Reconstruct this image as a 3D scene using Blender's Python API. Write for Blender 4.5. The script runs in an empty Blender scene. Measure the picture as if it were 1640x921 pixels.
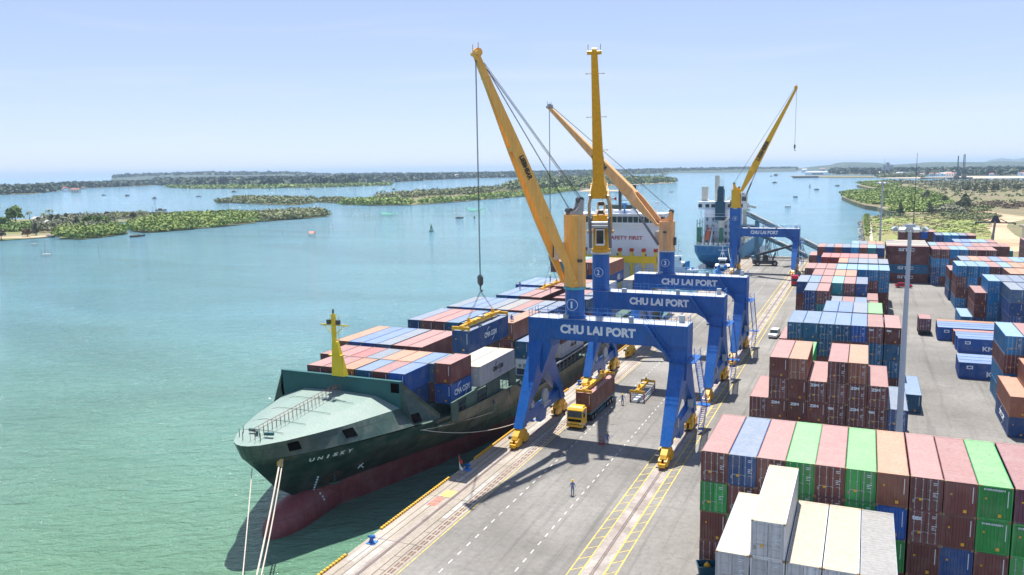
import bpy, math, random
import numpy as np
from mathutils import Vector, Matrix, noise
R_ = math.radians
scene = bpy.context.scene
COL = scene.collection
# ---------------------------------------------------------------- camera
FPX, PITCH, ROLL, YAW = 1302., R_(8.284), R_(-0.868), R_(23.6)
CAM = Vector((22.1, 0, 37.55))
FW = Vector((-math.sin(YAW) * math.cos(PITCH), math.cos(YAW) * math.cos(PITCH), -math.sin(PITCH)))
_r0 = Vector((math.cos(YAW), math.sin(YAW), 0)); _u0 = _r0.cross(FW)
RT = math.cos(ROLL) * _r0 + math.sin(ROLL) * _u0
UP = -math.sin(ROLL) * _r0 + math.cos(ROLL) * _u0
cd = bpy.data.cameras.new('camera'); cam = bpy.data.objects.new('camera', cd); COL.objects.link(cam)
m = Matrix((RT, UP, -FW)).transposed().to_4x4(); m.translation = CAM
cam.matrix_world = m
cd.sensor_width = 36; cd.lens = FPX / 1640 * 36; cd.clip_start = 1; cd.clip_end = 90000
scene.camera = cam
# ---------------------------------------------------------------- sky, sun, exposure
SUN = Vector((-0.13, 0.35, 1)).normalized()
SEL = math.asin(SUN.z); SAZ = math.atan2(SUN.x, SUN.y)
w = bpy.data.worlds.new('World'); scene.world = w; w.use_nodes = True
nt = w.node_tree; bg = nt.nodes['Background']
sky = nt.nodes.new('ShaderNodeTexSky'); sky.sky_type = 'NISHITA'; sky.sun_disc = False
sky.sun_elevation = SEL; sky.sun_rotation = SAZ; sky.air_density = 0.7; sky.dust_density = 0.2; sky.ozone_density = 3.0; sky.altitude = 0
_g = nt.nodes.new('ShaderNodeGamma'); _g.inputs[1].default_value = .5; _m = nt.nodes.new('ShaderNodeMixRGB'); _m.blend_type = 'MULTIPLY'; _m.inputs[0].default_value = 1; _m.inputs[2].default_value = (1.26, 1.29, 1.50, 1)
nt.links.new(sky.outputs[0], _g.inputs[0]); nt.links.new(_g.outputs[0], _m.inputs[1]); _t = nt.nodes.new('ShaderNodeTexCoord'); _p = nt.nodes.new('ShaderNodeMapping'); _p.inputs['Scale'].default_value = (1.2, 2.2, 14); _n = nt.nodes.new('ShaderNodeTexNoise'); _n.inputs['Scale'].default_value = 1.7; _n.inputs['Detail'].default_value = 7; _n.inputs['Distortion'].default_value = .7
_r = nt.nodes.new('ShaderNodeMapRange'); _r.inputs[1].default_value = .48; _r.inputs[2].default_value = .8; _r.inputs[4].default_value = .30; _c = nt.nodes.new('ShaderNodeMixRGB'); _c.inputs[2].default_value = (3.4, 3.6, 3.8, 1)
nt.links.new(_t.outputs['Generated'], _p.inputs[0]); nt.links.new(_p.outputs[0], _n.inputs['Vector']); nt.links.new(_n.outputs[0], _r.inputs[0]); nt.links.new(_r.outputs[0], _c.inputs[0]); nt.links.new(_m.outputs[0], _c.inputs[1]); nt.links.new(_c.outputs[0], bg.inputs[0]); bg.inputs[1].default_value = 0.15
sl = bpy.data.lights.new('sun', 'SUN'); so = bpy.data.objects.new('sun', sl); COL.objects.link(so)
sl.energy = 4.6; sl.angle = R_(0.53); sl.color = (1, 0.955, 0.88)
so.rotation_euler = SUN.to_track_quat('Z', 'Y').to_euler()
scene.view_settings.view_transform = 'Standard'; scene.view_settings.look = 'None'
scene.view_settings.exposure = 0.84; scene.view_settings.gamma = 1
scene.cycles.max_bounces = 6; scene.cycles.transparent_max_bounces = 6; scene.cycles.volume_bounces = 0
# ---------------------------------------------------------------- helpers
WATER = -4.0
def g(x, y, z=0.0):
    d = FW + RT * ((x - 820) / FPX) - UP * ((y - 460.5) / FPX)
    t = (z - CAM.z) / d.z
    return CAM + d * t
def tag(o, label=None, cat=None, group=None, kind=None):
    if label: o['label'] = label
    if cat: o['category'] = cat
    if group: o['group'] = group
    if kind: o['kind'] = kind
    return o
def empty(name, loc=(0, 0, 0), rz=0, label=None, cat=None, group=None):
    o = bpy.data.objects.new(name, None); COL.objects.link(o); o.location = loc; o.rotation_euler = (0, 0, rz)
    o.empty_display_size = 0.5
    return tag(o, label, cat, group)
class MB:
    def __init__(s): s.v = []; s.f = []; s.mi = []; s.m = 0
    def add(s, vs, fs):
        n = len(s.v); s.v += [tuple(v) for v in vs]
        s.f += [tuple(i + n for i in f) for f in fs]; s.mi += [s.m] * len(fs); return s
    def box(s, x0, x1, y0, y1, z0, z1):
        return s.add([(x0, y0, z0), (x1, y0, z0), (x1, y1, z0), (x0, y1, z0), (x0, y0, z1), (x1, y0, z1), (x1, y1, z1), (x0, y1, z1)],
              [(0, 3, 2, 1), (4, 5, 6, 7), (0, 1, 5, 4), (1, 2, 6, 5), (2, 3, 7, 6), (3, 0, 4, 7)])
    def cbox(s, c, d):
        return s.box(c[0] - d[0] / 2, c[0] + d[0] / 2, c[1] - d[1] / 2, c[1] + d[1] / 2, c[2] - d[2] / 2, c[2] + d[2] / 2)
    def prism(s, pts, axis, a, b):
        # polygon pts (2D) extruded along axis from a to b
        def P(p, t): return (t, p[0], p[1]) if axis == 'x' else ((p[0], t, p[1]) if axis == 'y' else (p[0], p[1], t))
        n = len(pts); vs = [P(p, a) for p in pts] + [P(p, b) for p in pts]
        fs = [(i, (i + 1) % n, (i + 1) % n + n, i + n) for i in range(n)] + [tuple(range(n))[::-1], tuple(range(n, 2 * n))]
        return s.add(vs, fs)
    def tube(s, pts, r, n=6, r2=None, cap=True):
        pts = [Vector(p) for p in pts]; rings = []
        for i, p in enumerate(pts):
            d = (pts[min(i + 1, len(pts) - 1)] - pts[max(i - 1, 0)]).normalized()
            a = d.cross(Vector((0, 0, 1)) if abs(d.z) < .95 else Vector((1, 0, 0))).normalized(); b = d.cross(a)
            rr = r if r2 is None else r + (r2 - r) * i / (len(pts) - 1)
            rings.append([p + (a * math.cos(k * 2 * math.pi / n) + b * math.sin(k * 2 * math.pi / n)) * rr for k in range(n)])
        return s.loft(rings, cap)
    def loft(s, rings, cap=True):
        n = len(rings[0]); vs = [v for r in rings for v in r]; fs = []
        for i in range(len(rings) - 1):
            for k in range(n): fs.append((i * n + k, i * n + (k + 1) % n, (i + 1) * n + (k + 1) % n, (i + 1) * n + k))
        if cap: fs += [tuple(range(n))[::-1], tuple(range(len(vs) - n, len(vs)))]
        return s.add(vs, fs)
    def beam(s, a, b, w, h=None):
        # rectangular bar from a to b
        a = Vector(a); b = Vector(b); h = h or w; d = (b - a).normalized()
        x = d.cross(Vector((0, 0, 1)) if abs(d.z) < .97 else Vector((0, 1, 0))).normalized(); y = x.cross(d)
        q = [x * w / 2 + y * h / 2, -x * w / 2 + y * h / 2, -x * w / 2 - y * h / 2, x * w / 2 - y * h / 2]
        return s.loft([[a + v for v in q], [b + v for v in q]])
    def cyl(s, c, r, z0, z1, n=24, r1=None):
        r1 = r if r1 is None else r1
        return s.loft([[(c[0] + rr * math.cos(k * 2 * math.pi / n), c[1] + rr * math.sin(k * 2 * math.pi / n), z) for k in range(n)] for rr, z in ((r, z0), (r1, z1))])
    def build(s, name, mats, parent=None, smooth=False, loc=None):
        me = bpy.data.meshes.new(name); me.from_pydata(s.v, [], s.f)
        if not isinstance(mats, (list, tuple)): mats = [mats]
        for mt in mats: me.materials.append(mt)
        if len(mats) > 1: me.polygons.foreach_set('material_index', s.mi)
        if smooth: me.polygons.foreach_set('use_smooth', [True] * len(s.f)); 
        me.update()
        if smooth:
            try: me.set_sharp_from_angle(angle=R_(40))
            except Exception: pass
        o = bpy.data.objects.new(name, me); COL.objects.link(o)
        if parent: o.parent = parent
        if loc: o.location = loc
        return o
def meshobj(name, me, parent=None, loc=(0, 0, 0), mat=None, rot=(0, 0, 0), scale=(1, 1, 1)):
    o = bpy.data.objects.new(name, me); COL.objects.link(o); o.parent = parent; o.location = loc; o.rotation_euler = rot; o.scale = scale
    if mat is not None:
        o.material_slots[0].link = 'OBJECT'; o.material_slots[0].material = mat
    return o
# ---------------------------------------------------------------- materials
def newmat(name):
    m = bpy.data.materials.new(name); m.use_nodes = True
    return m, m.node_tree, m.node_tree.nodes['Principled BSDF']
def N(nt, t, **k):
    n = nt.nodes.new(t)
    for a, b in k.items():
        if a.startswith('i_'): n.inputs[int(a[2:]) if a[2:].isdigit() else a[2:].replace('_', ' ')].default_value = b
        else: setattr(n, a, b)
    return n
def plain(name, col, rough=.5, metal=0., dirt=.25, scale=.6, bump=0.):
    m, nt, b = newmat(name); b.inputs['Roughness'].default_value = rough; b.inputs['Metallic'].default_value = metal
    tc = N(nt, 'ShaderNodeTexCoord'); no = N(nt, 'ShaderNodeTexNoise', i_Scale=scale, i_Detail=5., i_Roughness=.65)
    nt.links.new(tc.outputs['Object'], no.inputs['Vector'])
    cr = N(nt, 'ShaderNodeValToRGB'); e = cr.color_ramp.elements
    e[0].position = .3; e[1].position = .7
    e[0].color = tuple(c * (1 - dirt) for c in col) + (1,); e[1].color = tuple(min(1, c * (1 + dirt * .45)) for c in col) + (1,)
    nt.links.new(no.outputs[0], cr.inputs[0]); nt.links.new(cr.outputs[0], b.inputs['Base Color'])
    return m
def paint(name, col, rough=.45, rust=.35, fade=0., var=.25, seams=None, streak=.72):
    """container / steel paint with streaks, patches of rust and dust"""
    m, nt, b = newmat(name); L = nt.links.new
    b.inputs['Roughness'].default_value = rough
    tc = N(nt, 'ShaderNodeTexCoord'); oi = N(nt, 'ShaderNodeObjectInfo')
    ad = N(nt, 'ShaderNodeVectorMath', operation='MULTIPLY_ADD'); cx = N(nt, 'ShaderNodeCombineXYZ')
    for k in range(3): L(oi.outputs['Random'], cx.inputs[k])
    L(cx.outputs[0], ad.inputs[0]); ad.inputs[1].default_value = (37, 61, 53); L(tc.outputs['Object'], ad.inputs[2])
    mp = N(nt, 'ShaderNodeMapping'); mp.inputs['Scale'].default_value = (3, 3, .35); L(ad.outputs[0], mp.inputs[0])
    n1 = N(nt, 'ShaderNodeTexNoise', i_Scale=1.1, i_Detail=6., i_Roughness=.7); L(mp.outputs[0], n1.inputs['Vector'])
    n2 = N(nt, 'ShaderNodeTexNoise', i_Scale=.45, i_Detail=4., i_Roughness=.6); L(ad.outputs[0], n2.inputs['Vector'])
    n3 = N(nt, 'ShaderNodeTexNoise', i_Scale=2.3, i_Detail=8., i_Roughness=.75); L(ad.outputs[0], n3.inputs['Vector'])
    hs = N(nt, 'ShaderNodeHueSaturation'); hs.inputs['Color'].default_value = col + (1,)
    mr = N(nt, 'ShaderNodeMapRange'); mr.inputs[3].default_value = 1 - var; mr.inputs[4].default_value = 1 + var; L(oi.outputs['Random'], mr.inputs[0]); L(mr.outputs[0], hs.inputs['Value'])
    mx = N(nt, 'ShaderNodeMixRGB', blend_type='MULTIPLY'); r1 = N(nt, 'ShaderNodeMapRange'); r1.inputs[1].default_value = .3; r1.inputs[2].default_value = .7; r1.inputs[3].default_value = streak; r1.inputs[4].default_value = 1.12
    L(n1.outputs[0], r1.inputs[0]); mx.inputs[0].default_value = 1; L(hs.outputs[0], mx.inputs[1]); L(r1.outputs[0], mx.inputs[2])
    dust = N(nt, 'ShaderNodeMixRGB'); dust.inputs[2].default_value = (.42, .38, .34, 1)
    r2 = N(nt, 'ShaderNodeMapRange'); r2.inputs[1].default_value = .45; r2.inputs[2].default_value = .75; r2.inputs[3].default_value = 0; r2.inputs[4].default_value = .22 + fade
    L(n2.outputs[0], r2.inputs[0]); L(r2.outputs[0], dust.inputs[0]); L(mx.outputs[0], dust.inputs[1])
    ru = N(nt, 'ShaderNodeMixRGB'); ru.inputs[2].default_value = (.16, .07, .035, 1)
    r3 = N(nt, 'ShaderNodeMapRange'); r3.inputs[1].default_value = .62; r3.inputs[2].default_value = .72; r3.inputs[4].default_value = rust
    L(n3.outputs[0], r3.inputs[0]); L(r3.outputs[0], ru.inputs[0]); L(dust.outputs[0], ru.inputs[1])
    res = ru.outputs[0]
    if seams:   # welded plate seams
        sp = N(nt, 'ShaderNodeSeparateXYZ'); L(tc.outputs['Object'], sp.inputs[0]); cb = N(nt, 'ShaderNodeCombineXYZ'); L(sp.outputs['Y'], cb.inputs[0]); L(sp.outputs['Z'], cb.inputs[1])
        bk = N(nt, 'ShaderNodeTexBrick'); bk.inputs['Scale'].default_value = 1; bk.inputs['Brick Width'].default_value = seams[0]; bk.inputs['Row Height'].default_value = seams[1]; bk.inputs['Mortar Size'].default_value = .045
        bk.inputs['Color1'].default_value = (1, 1, 1, 1); bk.inputs['Color2'].default_value = (.84, .84, .84, 1); bk.inputs['Mortar'].default_value = (.6, .58, .55, 1); L(cb.outputs[0], bk.inputs['Vector'])
        ms = N(nt, 'ShaderNodeMixRGB', blend_type='MULTIPLY'); ms.inputs[0].default_value = .8; L(res, ms.inputs[1]); L(bk.outputs[0], ms.inputs[2]); res = ms.outputs[0]
    L(res, b.inputs['Base Color'])
    return m
def ground_mat(name, stops, scale, detail=8, rough=.9, fine=None, aniso=None, spots=None, tracks=None):
    m, nt, b = newmat(name); L = nt.links.new; b.inputs['Roughness'].default_value = rough
    tc = N(nt, 'ShaderNodeTexCoord'); no = N(nt, 'ShaderNodeTexNoise', i_Scale=scale, i_Detail=float(detail), i_Roughness=.62)
    src = tc.outputs['Object']
    if aniso:
        mp = N(nt, 'ShaderNodeMapping'); mp.inputs['Scale'].default_value = aniso; L(src, mp.inputs[0]); src = mp.outputs[0]
    L(src, no.inputs['Vector']); cr = N(nt, 'ShaderNodeValToRGB'); el = cr.color_ramp.elements
    while len(el) < len(stops): el.new(.5)
    for e, (p, c) in zip(el, stops): e.position = .5 + (p - .5) * .55; e.color = c + (1,)
    L(no.outputs[0], cr.inputs[0]); out = cr.outputs[0]
    if fine:
        nf = N(nt, 'ShaderNodeTexNoise', i_Scale=fine, i_Detail=6., i_Roughness=.7); L(tc.outputs['Object'], nf.inputs['Vector'])
        r = N(nt, 'ShaderNodeMapRange'); r.inputs[1].default_value = .3; r.inputs[2].default_value = .7; r.inputs[3].default_value = .8; r.inputs[4].default_value = 1.16; L(nf.outputs[0], r.inputs[0])
        mx = N(nt, 'ShaderNodeMixRGB', blend_type='MULTIPLY'); mx.inputs[0].default_value = 1; L(out, mx.inputs[1]); L(r.outputs[0], mx.inputs[2]); out = mx.outputs[0]
    if spots:
        ns = N(nt, 'ShaderNodeTexNoise', i_Scale=spots[0], i_Detail=5., i_Roughness=.7, i_Distortion=.6)
        mp2 = N(nt, 'ShaderNodeMapping'); mp2.inputs['Location'].default_value = (31, 17, 5); mp2.inputs['Scale'].default_value = (1, .45, 1)
        L(tc.outputs['Object'], mp2.inputs[0]); L(mp2.outputs[0], ns.inputs['Vector'])
        r = N(nt, 'ShaderNodeMapRange'); r.inputs[1].default_value = .56; r.inputs[2].default_value = .74; r.inputs[4].default_value = spots[2]; L(ns.outputs[0], r.inputs[0])
        mx = N(nt, 'ShaderNodeMixRGB'); L(r.outputs[0], mx.inputs[0]); L(out, mx.inputs[1]); mx.inputs[2].default_value = spots[1] + (1,); out = mx.outputs[0]
    if tracks:   # tyre tracks along the quay and fine cracks
        for sc, mpv, lo, hi, amt, col in ((1.0, (.75, .022, 1), .53, .68, tracks, (.085, .08, .075, 1)), (1.0, (.03, .5, 1), .6, .74, tracks * .7, (.09, .085, .08, 1))):
            mp3 = N(nt, 'ShaderNodeMapping'); mp3.inputs['Scale'].default_value = mpv; mp3.inputs['Rotation'].default_value = (0, 0, .04); L(tc.outputs['Object'], mp3.inputs[0])
            n4 = N(nt, 'ShaderNodeTexNoise', i_Scale=sc, i_Detail=5., i_Roughness=.6, i_Distortion=.3); L(mp3.outputs[0], n4.inputs['Vector'])
            r = N(nt, 'ShaderNodeMapRange'); r.inputs[1].default_value = lo; r.inputs[2].default_value = hi; r.inputs[4].default_value = amt; L(n4.outputs[0], r.inputs[0])
            mx = N(nt, 'ShaderNodeMixRGB'); L(r.outputs[0], mx.inputs[0]); L(out, mx.inputs[1]); mx.inputs[2].default_value = col; out = mx.outputs[0]
        vo = N(nt, 'ShaderNodeTexVoronoi', feature='DISTANCE_TO_EDGE'); vo.inputs['Scale'].default_value = .11; nd = N(nt, 'ShaderNodeTexNoise', i_Scale=.25, i_Detail=5.); L(tc.outputs['Object'], nd.inputs['Vector']); va = N(nt, 'ShaderNodeVectorMath', operation='MULTIPLY_ADD'); va.inputs[1].default_value = (9, 9, 0); L(nd.outputs['Color'], va.inputs[0]); L(tc.outputs['Object'], va.inputs[2]); L(va.outputs[0], vo.inputs['Vector'])
        r = N(nt, 'ShaderNodeMapRange'); r.inputs[1].default_value = 0; r.inputs[2].default_value = .012; r.inputs[3].default_value = .3; r.inputs[4].default_value = 0; L(vo.outputs['Distance'], r.inputs[0])
        mx = N(nt, 'ShaderNodeMixRGB'); L(r.outputs[0], mx.inputs[0]); L(out, mx.inputs[1]); mx.inputs[2].default_value = (.09, .085, .08, 1); out = mx.outputs[0]
    L(out, b.inputs['Base Color'])
    return m
M = {}
M['asphalt'] = ground_mat('asphalt', [(.2, (.150, .142, .130)), (.5, (.205, .195, .180)), (.8, (.262, .25, .232))], .045, 11, fine=1.6, spots=(.06, (.125, .117, .105), .6), tracks=.55)
M['concrete'] = ground_mat('concrete', [(.25, (.25, .215, .175)), (.5, (.34, .295, .245)), (.75, (.45, .41, .36))], .12, 9, fine=2.5, aniso=(1, .35, 1), spots=(.3, (.26, .19, .13), .35))
M['strip'] = ground_mat('strip', [(.25, (.23, .195, .175)), (.5, (.31, .275, .25)), (.75, (.39, .36, .33))], .3, 7, fine=3, spots=(.5, (.28, .15, .1), .5))
M['patch'] = ground_mat('patch', [(.2, (.32, .295, .265)), (.8, (.44, .42, .39))], .6, 7, fine=3)
M['paintred'] = ground_mat('paintred', [(.3, (.30, .13, .1)), (.6, (.42, .2, .16))], 1.2, 8)
M['paintyellow'] = ground_mat('paintyellow', [(.3, (.5, .36, .12)), (.6, (.62, .43, .16))], 1.2, 8)
M['yellowline'] = ground_mat('yellowline', [(.3, (.42, .33, .12)), (.6, (.66, .48, .10))], 1.2, 8)
M['whiteline'] = ground_mat('whiteline', [(.3, (.40, .38, .35)), (.6, (.62, .61, .58))], 1.2, 8)
M['rail'] = plain('rail', (.16, .09, .07), .5, .3)
M['railshine'] = plain('railshine', (.5, .48, .46), .3, .8)
M['dark'] = plain('dark', (.006, .006, .007), 1.0)
M['dark'].node_tree.nodes['Principled BSDF'].inputs['Specular IOR Level'].default_value = 0
M['rubber'] = plain('rubber', (.015, .015, .016), .85)
M['steel'] = plain('steel', (.35, .36, .38), .4, .5)
M['galv'] = plain('galv', (.42, .46, .50), .5, .1, .12)
M['darksteel'] = plain('darksteel', (.07, .075, .085), .5, .2)
M['white'] = plain('white', (.78, .79, .80), .45, 0, .12)
M['offwhite'] = plain('offwhite', (.62, .58, .5), .5, 0, .25)
M['rope'] = plain('rope', (.55, .5, .42), .8)
M['wire'] = plain('wire', (.06, .065, .07), .5, .3)
M['glass'] = plain('glass', (.02, .035, .045), .08, 0, .1)
M['cblue'] = paint('cblue', (.003, .11, .42), .4, .16, -.15, .06, streak=.66)
M['cblue_l'] = plain('cblue_l', (.06, .22, .55), .5)
M['teal_ring'] = plain('teal_ring', (.08, .4, .5), .5)
M['yellow'] = paint('yellow', (.80, .43, .012), .45, .35, 0., .05)
M['y1'] = paint('y1', (.82, .43, .085), .5, .12, -.2, .02, streak=.8)
M['y2'] = paint('y2', (.72, .37, .006), .45, .12, -.2, .02, streak=.75)
M['y3'] = paint('y3', (.82, .43, .17), .5, .15, -.2, .02, streak=.75)
M['y4'] = paint('y4', (.80, .43, .006), .45, .12, -.2, .02, streak=.78)
M['letter_w'] = plain('letter_w', (.72, .78, .85), .5, 0, .08)
M['letter_k'] = plain('letter_k', (.03, .025, .02), .5)
M['red'] = plain('red', (.45, .02, .02), .4)
M['orange'] = plain('orange', (.65, .16, .07), .5)
M['skin'] = plain('skin', (.45, .25, .17), .6)
M['coverall'] = plain('coverall', (.16, .22, .42), .8)
M['helmet'] = plain('helmet', (.8, .5, .02), .35)
M['boot'] = plain('boot', (.03, .025, .02), .7)
M['truckyellow'] = plain('truckyellow', (.75, .42, .02), .35, 0, .12)
M['chassis'] = plain('chassis', (.03, .16, .24), .5)
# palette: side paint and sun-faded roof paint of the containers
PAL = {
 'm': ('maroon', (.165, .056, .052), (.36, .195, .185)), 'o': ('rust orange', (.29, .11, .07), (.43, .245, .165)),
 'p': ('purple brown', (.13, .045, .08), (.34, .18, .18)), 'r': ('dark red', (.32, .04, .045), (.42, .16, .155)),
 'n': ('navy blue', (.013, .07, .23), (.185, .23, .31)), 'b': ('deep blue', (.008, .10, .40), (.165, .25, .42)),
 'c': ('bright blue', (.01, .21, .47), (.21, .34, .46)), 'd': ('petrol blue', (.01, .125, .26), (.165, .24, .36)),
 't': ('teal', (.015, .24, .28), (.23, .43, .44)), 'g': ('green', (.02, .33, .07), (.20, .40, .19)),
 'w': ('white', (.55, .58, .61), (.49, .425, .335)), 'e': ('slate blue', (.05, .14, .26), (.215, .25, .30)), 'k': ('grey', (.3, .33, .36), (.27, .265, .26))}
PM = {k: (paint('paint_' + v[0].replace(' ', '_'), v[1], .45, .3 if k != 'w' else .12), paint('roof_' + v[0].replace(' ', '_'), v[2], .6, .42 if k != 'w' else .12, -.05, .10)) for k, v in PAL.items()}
# ---------------------------------------------------------------- lettering
_tx = {}
def text_mesh(s, bold=.0, ext=.012):
    k = (s, bold, ext)
    if k not in _tx:
        c = bpy.data.curves.new('lettering', 'FONT'); c.body = s; c.align_x = 'CENTER'; c.align_y = 'CENTER'; c.extrude = ext; c.offset = bold; c.resolution_u = 3
        o = bpy.data.objects.new('t', c); COL.objects.link(o); dg = bpy.context.evaluated_depsgraph_get()
        me = bpy.data.meshes.new_from_object(o.evaluated_get(dg)); me.materials.clear(); me.materials.append(M['letter_w'])
        xs = [v.co.x for v in me.vertices]; ys = [v.co.y for v in me.vertices]
        cx, cy = (max(xs) + min(xs)) / 2, (max(ys) + min(ys)) / 2; W, H = max(xs) - min(xs), max(ys) - min(ys)
        for v in me.vertices: v.co.x = (v.co.x - cx) / W; v.co.y = (v.co.y - cy) / H
        bpy.data.objects.remove(o); bpy.data.curves.remove(c); _tx[k] = me
    return _tx[k]
ROT = {'-y': (R_(90), 0, 0), '+x': (R_(90), 0, R_(90)), '-x': (R_(90), 0, R_(-90)), 'z': (0, 0, 0)}
def lettering(s, parent, loc, wid, hgt, face='-y', mat=None, bold=.02, name='lettering', rot=None, ext=.02):
    o = meshobj(name, text_mesh(s, bold), parent, loc, mat or M['letter_w'], rot or ROT[face], (wid, hgt, 1))
    return o
for _s, _b in (('CHU LAI PORT', .05), ('LIEBHERR', .03), ('1', .02), ('2', .02), ('3', .02), ('4', .02), ('SAFETY FIRST', .02), ('UNISKY', .03), ('CMA CGM', .03), ('SITC', .035), ('KMTC', .035), ('ZIM', .06), ('tex', .05), ('LIEBHERR', .05), ('SITC', .03), ('EVERGREEN', .03), ('APL', .03), ('SAFETY', .02), ('U', .03), ('N', .03), ('I', .03), ('S', .03), ('K', .03), ('Y', .03)):
    text_mesh(_s, _b)
# ---------------------------------------------------------------- water
def water_material():
    m, nt, b = newmat('water'); L = nt.links.new
    tc = N(nt, 'ShaderNodeTexCoord'); src = tc.outputs['Object']
    n0 = N(nt, 'ShaderNodeTexNoise', i_Scale=.012, i_Detail=5., i_Roughness=.6, i_Distortion=.4); L(src, n0.inputs['Vector'])
    # turbid green near the quay, bluer far out: sky reflection put into the base colour
    sx = N(nt, 'ShaderNodeSeparateXYZ'); L(src, sx.inputs[0])
    my = N(nt, 'ShaderNodeMath', operation='MULTIPLY_ADD'); L(n0.outputs[0], my.inputs[0]); my.inputs[1].default_value = 60; L(sx.outputs['Y'], my.inputs[2])
    mr = N(nt, 'ShaderNodeMapRange'); mr.inputs[1].default_value = 60; mr.inputs[2].default_value = 210; L(my.outputs[0], mr.inputs[0])
    c = N(nt, 'ShaderNodeMixRGB'); L(mr.outputs[0], c.inputs[0]); c.inputs[1].default_value = WC1; c.inputs[2].default_value = WC2
    mr2 = N(nt, 'ShaderNodeMapRange'); mr2.inputs[1].default_value = 250; mr2.inputs[2].default_value = 900; L(my.outputs[0], mr2.inputs[0])
    c2 = N(nt, 'ShaderNodeMixRGB'); L(mr2.outputs[0], c2.inputs[0]); L(c.outputs[0], c2.inputs[1]); c2.inputs[2].default_value = WC3
    npz = N(nt, 'ShaderNodeTexNoise', i_Scale=.02, i_Detail=6., i_Roughness=.6, i_Distortion=1.0); mpz = N(nt, 'ShaderNodeMapping'); mpz.inputs['Scale'].default_value = (.35, 1, 1); L(src, mpz.inputs[0]); L(mpz.outputs[0], npz.inputs['Vector'])
    rz_ = N(nt, 'ShaderNodeMapRange'); rz_.inputs[1].default_value = .35; rz_.inputs[2].default_value = .65; rz_.inputs[3].default_value = .86; rz_.inputs[4].default_value = 1.12; L(npz.outputs[0], rz_.inputs[0])
    mz = N(nt, 'ShaderNodeMixRGB', blend_type='MULTIPLY'); mz.inputs[0].default_value = 1; L(c2.outputs[0], mz.inputs[1]); L(rz_.outputs[0], mz.inputs[2])
    L(mz.outputs[0], b.inputs['Base Color'])
    b.inputs['Roughness'].default_value = .08; b.inputs['IOR'].default_value = 1.33
    h = []; rt = N(nt, 'ShaderNodeVectorRotate', rotation_type='Z_AXIS'); rt.inputs['Angle'].default_value = -YAW - .12; L(src, rt.inputs['Vector'])
    for sc, st, dist in ((.10, (.5, 1, 1), 1.2), (.55, (.42, 1, 1), 1.0), (2.2, (.5, 1, 1), .5)):
        mp = N(nt, 'ShaderNodeMapping'); mp.inputs['Scale'].default_value = st; L(rt.outputs[0], mp.inputs[0])
        nn = N(nt, 'ShaderNodeTexNoise', i_Scale=sc, i_Detail=4., i_Roughness=.62, i_Distortion=dist); L(mp.outputs[0], nn.inputs['Vector']); h.append(nn.outputs[0])
    a = N(nt, 'ShaderNodeMath', operation='MULTIPLY_ADD'); L(h[0], a.inputs[0]); a.inputs[1].default_value = 1.2; L(h[1], a.inputs[2])
    a2 = N(nt, 'ShaderNodeMath', operation='MULTIPLY_ADD'); L(h[2], a2.inputs[0]); a2.inputs[1].default_value = .42; L(a.outputs[0], a2.inputs[2])
    bp = N(nt, 'ShaderNodeBump'); bp.inputs['Strength'].default_value = 1.0; bp.inputs['Distance'].default_value = 1.25; L(a2.outputs[0], bp.inputs['Height']); L(bp.outputs[0], b.inputs['Normal'])
    return m
WC1 = (.122, .245, .125, 1); WC2 = (.122, .275, .325, 1); WC3 = (.145, .315, .435, 1)
M['water'] = water_material()
def sheet(name, pts, z, mat, kind='structure', thick=None, parent=None):
    mb = MB()
    pts = [(p[0], p[1]) for p in pts]
    if thick: mb.prism(pts, 'z', z - thick, z)
    else: mb.add([(x, y, z) for x, y in pts], [tuple(range(len(pts)))])
    o = mb.build(name, mat, parent)
    if kind and not parent: o['kind'] = kind
    return o
sheet('lagoon_water', [(-42000, -3000), (42000, -3000), (42000, 62000), (-42000, 62000)], WATER, M['water'])
sheet('lagoon_bed', [(-42000, -3000), (42000, -3000), (42000, 62000), (-42000, 62000)], WATER - 9, M['patch'])
# ---------------------------------------------------------------- quay and yard
QX = -23.7
M['grassland'] = ground_mat('grassland', [(.2, (.26, .19, .10)), (.42, (.22, .21, .07)), (.58, (.21, .28, .05)), (.8, (.26, .25, .08))], .022, 9, fine=.5)
M['scrub'] = ground_mat('scrub', [(.2, (.11, .11, .045)), (.4, (.20, .155, .09)), (.58, (.13, .14, .05)), (.8, (.28, .21, .13))], .02, 10, fine=.25, aniso=(.5, 1, 1))
M['sand'] = ground_mat('sand', [(.3, (.34, .235, .14)), (.6, (.48, .36, .23))], .03, 7, fine=.6)
M['beach'] = ground_mat('beach', [(.3, (.40, .33, .25)), (.6, (.52, .45, .35))], .01, 5)
M['marsh'] = ground_mat('marsh', [(.3, (.12, .15, .05)), (.5, (.24, .20, .12)), (.7, (.15, .17, .05))], .015, 7, fine=.3)
rnd = random.Random(7)
def gp(l, z=0): return [tuple(g(x, y, z))[:2] for x, y in l]
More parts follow.
